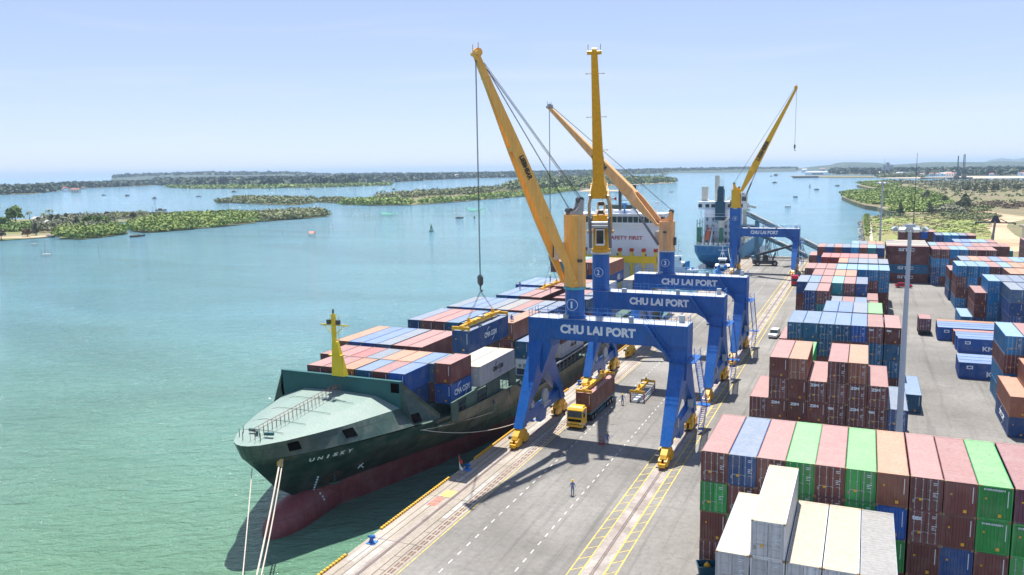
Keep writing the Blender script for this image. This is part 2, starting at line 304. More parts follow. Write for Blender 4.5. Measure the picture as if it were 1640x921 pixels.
# yard apron: main asphalt slab with the concrete quay strip beside it
sheet('yard_pavement', [(-17.2, -60), (260, -60), (260, 300), (120, 352), (19, 352), (-17.2, 352)], 0.0, M['asphalt'], thick=13)
sheet('quay_strip', [(QX, -60), (-17.2, -60), (-17.2, 352), (QX, 352)], 0.0, M['concrete'], thick=2.2)
sheet('quay_coping', [(QX, 347.5), (19, 347.5), (19, 349.0), (QX, 349.0)], .35, M['concrete'], thick=.34)
qp = MB()
for y in range(-55, 350, 6):
    for x in (QX + .9, QX + 4.6): qp.cyl((x, y), .45, -13, -2.2, 10)
tag(qp.build('quay_piles', M['concrete'], smooth=True), kind='structure')
land = gp([(1386, 392), (1383, 372), (1381, 350), (1388, 347), (1425, 349), (1452, 348), (1447, 343), (1425, 340), (1405, 333), (1385, 330), (1366, 324), (1348, 316), (1352, 312), (1372, 310), (1402, 308), (1422, 305), (1392, 302), (1372, 297), (1400, 293.5), (1450, 292), (1640, 290), (1900, 288), (2600, 300)], -1)
sheet('headland_ground', [(19, 350.5)] + land + [(1500, 60), (260.5, -60), (260.5, 300), (120, 352.5)], -.15, M['scrub'], thick=5)
sheet('grass_field', gp([(1394, 392), (1396, 372), (1392, 349), (1455, 348), (1500, 345), (1530, 348), (1560, 352), (1600, 366), (1590, 392), (1560, 400), (1500, 405)]), -.06, M['grassland'])
sheet('sand_track', gp([(1583, 392), (1592, 376), (1580, 364), (1590, 355), (1545, 345), (1500, 334), (1520, 329), (1560, 333), (1600, 342), (1640, 346), (1640, 352), (1615, 357), (1612, 364), (1625, 376), (1640, 384), (1640, 402), (1600, 405)]), -.03, M['sand'])
# crushed stone revetment and white path along the shore
rv = MB(); a, b2 = g(1386, 395, -1), g(1381.5, 349, -1)
for i in range(700):
    t = rnd.random(); p = a.lerp(b2, t); wx = rnd.uniform(-2.5, 5); s = rnd.uniform(.5, 1.5)
    c = Vector((p.x + wx, p.y, -3.9 + max(0, wx + 2.5) * .52)); q = [Vector((rnd.uniform(-1, 1), rnd.uniform(-1, 1), rnd.uniform(-.6, .7))) * s for _ in range(4)]
    rv.add([c + v for v in q], [(0, 1, 2), (0, 2, 3), (0, 3, 1), (1, 3, 2)])
tag(rv.build('shore_rocks', M['patch']), kind='stuff', label='grey crushed rocks along the shore beside the grass field', cat='rocks')
sheet('shore_path', gp([(1393.5, 392), (1399, 392), (1394, 350), (1391, 350)]), .0, M['beach'])
# painted markings, expansion joints, rails
def strips(name, rects, z, mat, label=None, kind='structure'):
    mb = MB()
    for q in rects: mb.add([(x, y, z) for x, y in q], [(0, 1, 2, 3)])
    return tag(mb.build(name, mat), kind=kind)
def rect(x0, x1, y0, y1): return [(x0, y0), (x1, y0), (x1, y1), (x0, y1)]
strips('lane_dashes', [rect(x - .06, x + .06, y, y + .85) for x, y0 in ((-13.45, 0), (-6.85, .9)) for y in [y0 + 1.97 * k for k in range(-10, 174)]], .008, M['whiteline'])
yl = [rect(x - wd / 2, x + wd / 2, -40, 346) for x, wd in ((-2.15, .13), (2.1, .13), (-1.07, .12), (1.07, .16), (-16.95, .12))]
for k in range(-8, 150):
    y = k * 2.35
    yl.append([(-2.08, y), (-2.08, y + .14), (-1.13, y + 1.04), (-1.13, y + .9)]); yl.append([(1.15, y + .3), (1.15, y + .44), (2.03, y + 1.34), (2.03, y + 1.2)])
strips('yellow_lane_lines', yl, .008, M['yellowline'])
strips('crane_rail_bed', [rect(-.98, .98, -50, 345)], .004, M['strip'])
strips('quay_panel_joints', [rect(x - .035, x + .035, -50, 350) for x in (-22.55, -21.75, -19.1, -18.35)] + [rect(QX, -17.2, y, y + .05) for y in np.arange(-40, 350, 11.9)] + [rect(-19.1, -18.35, y, y + .05) for y in np.arange(-40, 350, 2.9)], .006, M['rubber'])
strips('bleached_panels', [rect(x, x + wx, y, y + l) for x, wx, y, l in [(-21.7, 1.0, 58, 9), (-19.0, .6, 74, 14), (-23.2, 1.1, 62, 6), (-19.0, .62, 40, 12), (-22.5, .7, 84, 5), (-19.05, .65, 96, 20), (-21.7, .8, 104, 15), (-22.5, .7, 130, 20)]], .003, M['patch'])
dr = [rect(x - .1, x + .1, y, y + .95) for x in (-17.95, -17.6) for y in np.arange(-30, 345, 1.25)]
strips('drain_grating', dr, .007, M['rail'])
def rails(x):
    mb = MB(); mb.box(x - .17, x - .09, -50, 345, .0, .015); mb.box(x + .09, x + .17, -50, 345, 0, .015); mb.m = 1; mb.box(x - .05, x + .05, -50, 345, 0, .045)
    return tag(mb.build('crane_rail', [M['rail'], M['railshine']]), kind='structure')
rails(0); rails(-20.4)
strips('worn_wheel_stains', [rect(-20.95, -20.6, -50, 345), rect(-20.2, -19.95, -50, 345)], .0045, M['strip'])
tag(strips('yellow_floor_patch', [[(-22.1, 79.2), (-20.7, 79.2), (-20.7, 81.1), (-22.1, 81.1)]], .012, M['paintyellow']), 'yellow square plate on the quay next to a faded red patch', 'floor plate', kind='')
tag(strips('red_floor_patch', [[(-22.3, 76.4), (-21.2, 76.4), (-21.2, 78.9), (-22.3, 78.9)]], .012, M['paintred']), 'faded red rectangle painted on the quay next to the yellow plate', 'floor marking', kind='')
for n in ('yellow_floor_patch', 'red_floor_patch'):
    o = bpy.data.objects[n]; 
    if 'kind' in o: del o['kind']
# light wheel and oil marks in the aisle between the stacks
# ---------------------------------------------------------------- fender kerbs and bollards
fk = None
segs = [(28, 62.6), (69.0, 84.2), (91.5, 106), (113, 128), (135, 150), (157, 172), (179, 194), (201, 216), (223, 238), (245, 260), (267, 282), (289, 304), (311, 326), (332, 345)]
for i, (a, b) in enumerate(segs):
    mb = MB(); y = a
    while y < b: mb.box(QX - .02, QX + .24, y, y + .32, .003, .22); y += .32; mb.m = 1; mb.box(QX - .02, QX + .2, y, y + .15, .003, .18); y += .15; mb.m = 0
    o = mb.build('quay_kerb', [M['yellow'], M['rubber']])
    tag(o, 'yellow and black kerb on the quay edge, ' + ['at the bottom of the photo', 'from the blue bollard to the flag', 'just past the flag'][i] if i < 3 else 'yellow kerb on the quay edge beside the ship hull', 'kerb', 'yellow kerbs along the quay edge')
def bollard(y, label):
    t = empty('bollard', (QX + .95, y, 0), 0, label, 'bollard', 'blue mooring bollards on the quay')
    b = MB(); b.box(-.45, .45, -.45, .45, .003, .09); b.build('base_plate', M['cblue_l'], t)
    b = MB(); b.loft([[(-.1 + dx + r * math.cos(a), r * math.sin(a), z) for a in np.linspace(0, 2 * math.pi, 13)[:-1]] for dx, r, z in ((0, .26, .09), (.02, .2, .35), (.08, .2, .55), (.2, .27, .72), (.25, .2, .82))])
    b.loft([[(x, y0 + r * math.cos(a), .62 + r * math.sin(a)) for a in np.linspace(0, 2 * math.pi, 9)[:-1]] for x, y0, r in ((.45, 0, .05), (.2, 0, .16), (-.25, 0, .14), (-.5, 0, .05))])
    b.build('horn', M['cblue'], t, True)
for i, y in enumerate((66.0, 87.8, 109.5, 131.5, 153.5, 175.5, 197.5, 219.5, 285.5, 307.5)):
    bollard(y, ['blue horn bollard between the two nearest kerbs', 'blue horn bollard on the quay beside the flag', 'blue horn bollard behind the first crane foot'][i] if i < 3 else 'blue mooring bollard far along the quay edge')
# ---------------------------------------------------------------- containers
CW = 2.438
_cm = {}
def cont_meshes(L, H):
    k = (L, H)
    if k in _cm: return _cm[k]
    hw = CW / 2; d = {}
    f = MB()
    for sx in (-1, 1):
        for y in (0, L):
            y0, y1 = (0, .12) if y == 0 else (L - .12, L)
            f.box(*sorted((sx * hw, sx * (hw - .1))), y0, y1, .0, H)
        x0, x1 = sorted((sx * hw, sx * (hw - .06)))
        f.box(x0 + .001, x1 - .001, .121, L - .121, H - .09, H - .012); f.box(x0 + .001, x1 - .001, .121, L - .121, .03, .17)
    for y0, y1 in ((.012, .1), (L - .1, L - .012)):
        f.box(-hw + .101, hw - .101, y0, y1, H - .12, H - .012); f.box(-hw + .101, hw - .101, y0, y1, .02, .15)
    f.m = 1
    for sx in (-1, 1):
        for y in (-.006, L - .164):
            for z in (-.004, H - .114): f.box(*sorted((sx * (hw + .006), sx * (hw - .165))), y, y + .17, z, z + .118)
    b = MB(); nw = int(L / .28); st = (L - .24) / nw; prof = []
    for i in range(nw):
        y = .12 + i * st; prof += [(y, 0), (y + st * .25, 0), (y + st * .5, .036), (y + st * .75, .036)]
    prof.append((L - .12, 0))
    for sx in (-1, 1):
        vs = []
        for y, dd in prof: vs += [(sx * (hw - .012 - dd), y, .1), (sx * (hw - .012 - dd), y, H - .05)]
        fs = [(2 * i, 2 * i + 2, 2 * i + 3, 2 * i + 1) if sx > 0 else (2 * i, 2 * i + 1, 2 * i + 3, 2 * i + 2) for i in range(len(prof) - 1)]
        b.add(vs, fs)
    b.box(-hw + .05, hw - .05, .13, L - .13, .1, .16)
    def endwall(mb, y, s):
        n = 9; w0 = hw - .1; st = 2 * w0 / n; p = []
        for i in range(n):
            x = -w0 + i * st; p += [(x, 0), (x + st * .3, 0), (x + st * .45, .04), (x + st * .85, .04)]
        p.append((w0, 0)); vs = []
        for x, dd in p: vs += [(x, y + s * (.02 + dd), .14), (x, y + s * (.02 + dd), H - .11)]
        mb.add(vs, [(2 * i, 2 * i + 2, 2 * i + 3, 2 * i + 1) for i in range(len(p) - 1)])
    endwall(b, L, -1)
    r = MB(); nr = int(L / .42); st = (L - .24) / nr; vs = []; p = []
    for i in range(nr):
        y = .12 + i * st; p += [(y, 0), (y + st * .2, .02), (y + st * .5, .02), (y + st * .7, 0)]
    p.append((L - .12, 0))
    for y, dd in p: vs += [(-hw + .06, y, H - .035 + dd), (hw - .06, y, H - .035 + dd)]
    r.add(vs, [(2 * i, 2 * i + 1, 2 * i + 3, 2 * i + 2) for i in range(len(p) - 1)])
    r.box(-hw + .012, hw - .012, .02, .30, H - .035, H - .008); r.box(-hw + .012, hw - .012, L - .3, L - .02, H - .035, H - .008)
    e = MB(); endwall(e, 0, 1)
    dl = MB(); w2 = hw - .115   # a door leaf, hinge at x=0, width w2
    dl.box(0, w2 - .01, .05, .09, .13, H - .13)
    for k in range(4):
        z0 = .2 + k * (H - .4) / 4; dl.box(.1, w2 - .11, .032, .051, z0, z0 + (H - .4) / 4 - .09)
    ro = MB()
    for x in (.28, w2 - .26):
        ro.box(x - .02, x + .02, -.0, .03, .05, H - .04)
        for z in (.18, H * .33, H * .62, H - .2): ro.box(x - .06, x + .06, .002, .034, z, z + .07)
        ro.box(x - .02, x + .3, -.02, .0, H * .36, H * .36 + .04)
    mk = MB()
    for i in range(5): mk.box(.5, .5 + (.35, .28, .4, .22, .33)[i], -.006, .026, H - .42 - i * .15 - (.55 if i > 1 else 0), H - .37 - i * .15 - (.55 if i > 1 else 0))
    mk.m = 1; mk.box(-.52, -.30, -.006, .026, H * .3, H * .3 + .22); mk.m = 2; mk.box(-1.0, -.8, -.006, .026, H * .22, H * .22 + .28)
    mp = MB(); mp.box(.86, .92, -.006, .012, H * .42, H - .3); mp.m = 1; mp.box(.25, .5, -.006, .012, .32, .58); mp.box(-.75, -.6, -.006, .012, H * .6, H * .6 + .15)
    ms = MB()
    for s in (1, -1):   # long side identification marks
        for i in range(4): ms.box(*sorted((s * (hw - .005), s * (hw + .006))), L - 1.9 + .1 * i, L - .8, H - .5 - i * .16, H - .42 - i * .16)
    def me(mb, name, mats):
        o = mb.build(name, mats); x = o.data; bpy.data.objects.remove(o); return x
    d['frame'] = me(f, 'frame', [M['dark'], M['steelrust']]); d['body'] = me(b, 'body', [M['dark']]); d['roof'] = me(r, 'roof', [M['dark']]); d['end'] = me(e, 'end_wall', [M['dark']])
    d['door'] = me(dl, 'door', [M['dark']]); d['rod'] = me(ro, 'lock_rod', [M['galv']])
    d['marks'] = me(mk, 'marking', [M['letter_w'], M['yellow'], M['patch']]); d['pmarks'] = me(mp, 'marking', [M['letter_w'], M['yellow']]); d['smarks'] = me(ms, 'marking', [M['letter_w']])
    # reefer machinery end
    rf = MB(); rf.box(-hw + .1, hw - .1, .03, .08, .14, H - .12); rf.m = 1; rf.box(-.95, .95, .0, .03, .25, 1.25); rf.m = 2; rf.cyl((0, 0), .3, 0, .05, 12)
    rf.v[-24:] = [(x - .35, -.02 - z * .3, y + 1.75) for x, y, z in rf.v[-24:]]; rf.box(.2, .9, -.03, .03, 1.45, 2.1); rf.m = 3; rf.box(-.9, -.5, -.04, 0, .5, .9)
    d['reefer'] = me(rf, 'machinery_end', [M['white'], M['darksteel'], M['steel'], M['cblue']])
    _cm[k] = d; return d
M['steelrust'] = plain('steelrust', (.30, .22, .12), .6, 0, .4)
_SKIP = [(8,9),(12,13),(16,17),(20,21),(44,44),(48,49),(51,51),(55,56),(58,59),(90,91),(94,95),(98,98),(102,102),(106,106),(110,110),(124,132),(134,136),(138,140),(142,144),(146,147),(150,151),(154,155),(157,158),(160,161),(163,163),(169,171),(173,175),(177,178),(181,182),(185,186),(189,189),(191,193),(195,197),(199,201),(203,205),(207,207),(211,213),(215,217),(219,221),(223,225),(227,229),(231,231),(243,252),(254,256),(258,260),(262,264),(270,272),(274,276),(278,280),(282,284),(286,288),(290,292),(297,298),(301,303),(305,307),(309,311),(313,315),(317,319),(321,323),(329,331),(333,335),(337,339),(365,367),(373,373),(376,376),(383,384),(387,388),(391,392),(399,399),(403,403),(427,429),(431,433),(435,437),(439,441),(443,445),(447,449),(451,453),(455,457),(467,468),(471,473),(475,477),(479,481),(483,485),(487,489),(493,495),(497,499),(501,503),(505,507),(509,511),(513,515),(517,519),(521,523),(533,534),(537,539),(541,543),(545,547),(549,551),(557,559),(561,563),(565,567),(569,571),(573,575),(577,579),(581,582),(585,586),(589,591),(593,595),(597,599),(601,603),(605,607),(609,610),(613,615),(617,619),(621,623),(625,627),(629,630),(633,634),(637,638),(641,642),(645,646),(669,669),(671,671),(673,673),(675,675),(677,677),(681,681),(683,683),(685,685),(687,687),(689,689),(691,691),(704,704),(706,706),(710,710),(712,712),(714,714),(728,728),(730,730),(732,732),(734,734),(736,736),(738,738),(740,740),(743,743),(746,746),(748,748),(750,750),(752,752),(782,782),(785,785)]
_REST = [(4,5),(24,24),(32,32),(36,36),(40,40),(45,47),(52,52),(61,62),(64,64),(66,66),(70,70),(74,74),(77,77),(81,81),(85,85),(88,88),(99,99),(107,107),(111,111),(114,114),(122,122),(164,165),(179,179),(183,183),(187,187),(190,190),(208,209),(232,233),(235,236),(266,268),(294,295),(325,327),(332,332),(336,336),(340,343),(349,349),(351,351),(353,364),(370,371),(374,375),(377,378),(385,385),(389,390),(393,395),(400,401),(404,414),(423,425),(434,434),(438,438),(442,442),(454,454),(458,458),(463,464),(469,469),(486,486),(520,520),(524,524),(553,555),(583,583),(587,587),(608,608),(611,611),(631,631),(635,636),(639,639),(643,643),(647,647),(649,649),(652,655),(693,693),(708,708),(716,716),(718,721),(723,723),(744,744),(754,754),(756,756),(758,758),(763,763),(765,765),(768,772),(774,774),(779,779),(783,784)]
_SK = set(i for a, b in _SKIP for i in range(a, b + 1)); _RS = set(i for a, b in _REST for i in range(a, b + 1))
_far = []  # (placeholder, palette key, meshes)
NCONT = -1
def container(x0, y, z, code, H, label, group, L=12.19, rz=0, detail=1, texts=(), parent=None):
    """x0: left edge, y: end nearest the camera; upper-case code = door end facing the camera"""
    global NCONT; NCONT += 1
    key = code.lower(); side, roof = PM[key]; d = cont_meshes(L, H)
    if NCONT in _SK: return None     # nothing of it shows
    if NCONT in _RS:                 # past the 300 largest: goes into the one mesh of the remaining stacks
        e = bpy.data.objects.new('x', None); _far.append((e, key, d)); e.location = (x0 + CW / 2, y, z); e.rotation_euler = (0, 0, rz); return e
    t = empty('shipping_container', (x0 + CW / 2, y, z), rz, label, 'shipping container', group)
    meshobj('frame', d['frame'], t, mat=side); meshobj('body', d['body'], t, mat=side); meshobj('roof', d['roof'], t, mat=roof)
    if code.isupper():
        for s in (-1, 1):
            o = meshobj('door', d['door'], t, (s * (CW / 2 - .11), 0, 0), side, scale=(-s, 1, 1))
            if detail: meshobj('lock_rod', d['rod'], o)
        if detail: meshobj('marking', d['marks'], t)
    else:
        meshobj('end_wall', d['end'], t, mat=side)
        if detail: meshobj('marking', d['pmarks'], t)
    for tx in texts: tx(t)
    return t
def T(s, x, z, w, h, face='-y', mat='letter_w', y=-.03, bold=.03):
    def f(t):
        loc = (x, y, z) if face == '-y' else ((CW / 2 + .03) * (1 if face == '+x' else -1), y, z)
        lettering(s, t, loc, w, h, face, M[mat], bold)
    return f
def cma(face, yc, z, s=1., mat='letter_w'):
    # the shipping line name with a curved stroke above left and below right
    def f(t):
        sg = 1 if face == '+x' else -1; X = sg * (CW / 2 + .03)
        lettering('CMA CGM', t, (X, yc, z), 4.4 * s, .85 * s, face, M[mat], .03)
        b = MB()
        for (a0, a1, cy, cz) in ((100, 165, .2, -.2), (-75, -15, -.2, .2)):
            pts = []
            for k in range(7):
                a = R_(a0 + (a1 - a0) * k / 6); wd = .09 * s * math.sin(math.pi * (k + .6) / 7.4)
                pts.append((a, wd))
            o = [(yc + sg * 1.5 * s * math.cos(a) * (1 + 0), z + (1.15 * s + wd) * math.sin(a)) for a, wd in pts]; i = [(yc + sg * 1.5 * s * math.cos(a), z + (1.15 * s - wd) * math.sin(a)) for a, wd in pts][::-1]
            b.prism(o + i, 'x', X - .01, X + .01)
        b.build('logo', M[mat], t)
    return f
ORD = ['first', 'second', 'third', 'fourth', 'fifth', 'sixth', 'seventh', 'eighth', 'ninth', 'tenth', 'eleventh', 'twelfth']
TIER = ['bottom', 'second', 'third', 'fourth', 'fifth']
def row(where, x0, y, H, stacks, pitch=2.5, L=12.19, gaps={}, detail=1, texts={}, jit=.05, group='containers stacked in the yard', z0=.0):
    rr = random.Random(int(x0 * 31 + y * 17)); x = x0; n = len(stacks)
    for c, st in enumerate(stacks):
        x += gaps.get(c, 0)
        for k, code in enumerate(st):
            if code in '._': continue
            top = k == len(st) - 1
            tier = ('top' if k else 'only one') if top else TIER[k] + ' tier'
            lab = f"{PAL[code.lower()][0]} container, {tier}, {ORD[c]} stack from left, {where}" if n > 1 else f"{PAL[code.lower()][0]} container, {tier}, {where}"
            container(x + rr.uniform(-jit, jit) * .5, y + rr.uniform(-jit, jit), z0 + k * (H + .008) + .004, code, H, lab, group, L, 0, detail, texts.get((c, k), ()))
        x += pitch
HC = 2.89
zim = T('ZIM', -.3, 2.35, 1.15, .4, bold=.06); tex = T('tex', -.6, 2.25, .8, .42, bold=.05)
# ---- left yard, from the camera outwards
row('nearest row of the left yard', 9.05, 72.9, HC, ['MmGM', 'MgMN', 'MMMM', 'GGGG', 'MMMM', 'GGGG', 'mgbo', 'MmMM', 'Mnmm', 'Mmgg', 'MGgp', 'mmgm'], 2.475, gaps={7: .12, 10: .1},
    texts={(7, 2): (tex,), (9, 3): (T('EVERGREEN', -.1, 2.6, 1.5, .16),), (9, 2): (T('EVERGREEN', -.1, 2.55, 1.5, .16),), (10, 2): (T('EVERGREEN', -.1, 2.55, 1.5, .16),)})
row('white block nearest the camera', 12.72, 59.35, HC, ['WWW', 'WWWW', 'WWW', 'WWW', 'WWk'], 2.52, group='white containers at the front of the yard')
row('brown row behind the nearest row', 8.25, 113.8, HC, ['MM', 'mmMm', 'mmmO', 'mmM', 'MMMM', 'MMMO', 'MMM', 'NN'], 2.5,
    texts={(1, 1): (zim,), (2, 1): (zim,), (3, 1): (zim,), (3, 2): (zim,), (4, 1): (tex,), (5, 1): (zim,), (5, 2): (zim,), (6, 1): (tex,), (6, 2): (zim,)})
container(13.1, 127.8, .0, 'm', HC, 'maroon container under the pale green topped one behind brown stacks', 'containers stacked in the yard')
container(13.1, 127.8, 2.9, 'm', HC, 'maroon container right below the pale green topped one, behind brown stacks', 'containers stacked in the yard')
container(13.1, 127.8, 5.8, 'g', HC, 'green topped container between brown row and blue row', 'containers stacked in the yard')
container(28.5, 133.4, .0, 'd', HC, 'petrol blue container alone on the asphalt right of the light mast', 'containers stacked in the yard')
H8 = 2.79
P1 = (T('SITC', -.75, 2.3, .5, .25),)
row('blue row before the car aisle', 10.55, 143.2, H8, ['ddMD', 'dmdd', 'mmDD', 'mdmD', 'mnmB', 'mDDM', 'mDdm'], 2.5, gaps={6: .1}, texts={(5, 3): (tex,), (6, 3): (tex,), (0, 3): P1, (2, 3): P1, (3, 3): P1, (2, 2): P1})
row('fifth row of the left yard', 8.07, 156.3, H8, ['Mm', 'MmM', 'mbm', 'mdmb', 'dmdb', 'mdme', 'mdmg'], 2.5)
row('sixth row of the left yard', 10.57, 181.4, H8, ['NdNN', 'MtTM', 'dde', 'mdm', 'dmd', 'mo'], 2.5)
row('seventh row of the left yard', 8.07, 194.6, H8, ['MMmn', 'mdMb', 'mmMm', 'mmct', 'mmUM'.replace('U', 'C'), 'mmMn', 'mm'], 2.5)
row('eighth row of the left yard', 10.57, 207.8, H8, ['mmmm', 'mmmm', 'mmmo', 'mmmo', 'mm', 'mm'], 2.5, detail=0)
row('ninth row of the left yard', 8.07, 221.2, H8, ['mMMM', 'mmmm', 'mmmm', 'mmmc', 'mmmc', 'mmMc', 'mmMC', 'mmCC'], 2.5)
row('tenth row of the left yard', 8.07, 236.2, H8, ['MM', 'mm', 'mmm', 'mmmo', 'mmme', 'mmme', 'mmme', 'mmme'], 2.5, detail=0)
row('eleventh row of the left yard', 10.57, 249.2, H8, ['MMRR', 'MMMR', 'mmmr', 'mmmr', 'mmmm', 'mmmm'], 2.5, detail=0)
row('twelfth row of the left yard', 5.4, 280.3, H8, ['MMM', 'mnnm', 'mmmn', 'mmmm', 'mmmn', 'mmmc', 'mmmM', 'mmmt', 'mmmn'], 2.5, detail=0)
row('last row of the left yard', 17.9, 293.4, H8, ['mmmc', 'mmme', 'mmmo', 'mmmo'], 2.5, detail=0)
# ---- long side on block in the middle
def sideon(x, y, codes, H, where, texts, L=12.19, group='containers stacked in the yard', first='', roofs=None):
    for k, c in enumerate(codes):
        if c == '.': continue
        nm = PAL[c][0]
        lab = f"{nm} container side on, {('top' if k == len(codes) - 1 and k else TIER[k])}{' one' if len(codes) == 1 else ' tier'}, {where}"
        side, roof = PM[c]; d = cont_meshes(L, H)
        # local length runs along world +X : rotate so the camera sees the long side
        t = container(0, 0, 0, c, H, lab, group, L, 0, 0, ())
        if t is None: continue
        t.location = (x, y + CW / 2, k * (H + .008) + .004); t.rotation_euler = (0, 0, R_(-90))
        if t.name.startswith('shipping'):
            for tx in texts.get(k, ()): tx(t)
def sitc(t): lettering('SITC', t, (CW / 2 + .03, 5.8, 1.75), 4.6, .95, '+x', M['letter_w'], .035)
for j in range(9):
    cs = 'mdmm' if j == 0 else '...' + 'wkwwkwkww'[j]
    if j in (1, 2): cs = '..m' + cs[3]
    sideon(28.35, 284.5 + j * 2.62, cs, HC, 'line letters block beside the red car' if j == 0 else f'{ORD[j]} behind lettered wall', {0: (sitc,), 1: (sitc,), 3: (sitc,)} if j == 0 else {})
# ---- right yard
row('first row of the right yard', 44.6, 101.5, HC, ['mmN', 'mmN', 'mmn'], 2.5, texts={(0, 2): (cma('-x', 6, 1.5),)})
row('second row of the right yard', 41.2, 125.9, HC, ['no', 'nmo', 'nmm', 'mmm'], 2.5, texts={(0, 0): (cma('-x', 6, 1.5),)})
row('third row of the right yard', 42.1, 139.6, HC, ['ccMC', 'ddMm', 'dmMm', 'ddMm'], 2.5)
row('seventh row of the right yard', 50.3, 194.8, H8, ['NNne', 'nnnn', 'nnnn', 'nnme', 'mmme'], 2.5)
row('eighth row of the right yard', 42.8, 208.0, H8, ['c', 'nmm', 'cCcC', 'dcCn', 'dccn', 'mcce', 'mcce', 'mccm'], 2.5)
row('ninth row of the right yard', 54.0, 222.7, H8, ['mmmo', 'mmmo', 'mmmo', 'mmmo'], 2.5, detail=0)
row('tenth row of the right yard', 44.1, 236.6, H8, ['CmMC', 'mmCC', 'mdMC', 'mmmM', 'mmmc', 'mmmo', 'mmmo', 'mmm'], 2.5)
row('eleventh row of the right yard', 43.7, 250.3, H8, ['nem', 'mmme', 'mmmo', 'mmmm', 'mmmb', 'mmmm', 'mmcc', 'mmcc', 'mmcc'], 2.5, detail=0)
row('twelfth row of the right yard', 41.15, 280.9, H8, ['NNCM', 'mCCM', 'mmmc', 'mmmC', 'mmMM', 'mmmm', 'mmMM'], 2.5)
row('thirteenth row of the right yard', 41.2, 294.2, H8, ['mmmc', 'mmmm', 'mmmm', 'mmmm', 'mmmb', 'mmmm', 'mmmm', 'mmmm', 'cmmm'], 2.5, detail=0)
row('fourteenth row of the right yard', 49.6, 308.6, H8, ['mmmb', 'mmmb', 'mmmc', 'mmmc', 'mmmm'], 2.5, detail=0)
row('far right yard row before the grass', 45.8, 336.6, H8, ['mmmN', 'mmmC', 'mmmC', 'mmmn', 'mmmM'], 2.65, detail=0)
row('last row before the grass', 34.0, 352.5, H8, ['mmmm', 'mmmM', 'mmmm', 'mmmb', 'mmmm'], 2.6, detail=0)
# stacks standing on the far right by the sand track
row('stack by the sand track', 76.6, 352.0, H8, ['mpp', 'mmp'], 2.5, detail=0)
container(73.4, 372, 0, 't', 2.6, 'teal container standing alone on the ground near sand track', 'containers stacked in the yard')
# ---- side-on blue containers on the asphalt
def kmtc(t): lettering('KMTC', t, (CW / 2 + .03, 6.3, 1.0), 4.0, .95, '+x', M['letter_w'], .035); b = MB(); b.box(CW / 2 + .02, CW / 2 + .035, 1.2, 2.2, 1.75, 2.35); b.m = 1; b.box(CW / 2 + .03, CW / 2 + .04, 1.4, 2.0, 1.9, 2.2); b.build('logo', [M['letter_w'], M['cblue']], t)
def plogo(t): b = MB(); b.box(CW / 2 + .02, CW / 2 + .035, 1.2, 2.2, 1.75, 2.35); b.m = 1; b.box(CW / 2 + .03, CW / 2 + .04, 1.4, 2.0, 1.9, 2.2); b.build('logo', [M['letter_w'], M['cblue']], t)
for j in range(3): sideon(38.1 + .1 * j, 158.8 + j * 2.55, 'b', HC, ['nearest of the side-on group', 'second of the nearest side-on group', 'third of the nearest side-on group'][j], {0: (kmtc,)} if j == 0 else {})
for j in range(4): sideon(39.8 + (.0 if j % 2 else .15), 181.0 + j * 2.55, 'bbbm'[j], HC, ['front of the middle side-on group', 'second of the middle side-on group', 'third of the middle side-on group', 'back of the middle side-on group'][j], {0: (kmtc,)} if j == 0 else {})
for j in range(4): sideon(37.1 + .1 * j, 192.3 + j * 2.55, 'bbbo'[j], HC, ['front of the farthest side-on group', 'second of the farthest side-on group', 'third of the farthest side-on group', 'back of the farthest side-on group'][j], {0: (plogo,)} if j == 0 else {})
container(33.7, 197.0, 1.1, 'P', 2.6, 'short purple brown container on a trailer left of the side-on group', 'containers stacked in the yard', L=6.06)
tr = empty('trailer', (34.9, 197, 0), 0, 'low trailer under the short purple brown container', 'trailer')
mb = MB(); mb.box(-1.15, 1.15, 0, 6.3, .85, 1.08); mb.build('deck', M['darksteel'], tr)
for yy in (.9, 4.6, 5.7):
    for sx in (-1, 1): mb = MB(); mb.tube([(sx * .95, yy, .5), (sx * 1.2, yy, .5)], .5, 14); mb.build('wheel', M['rubber'], tr)
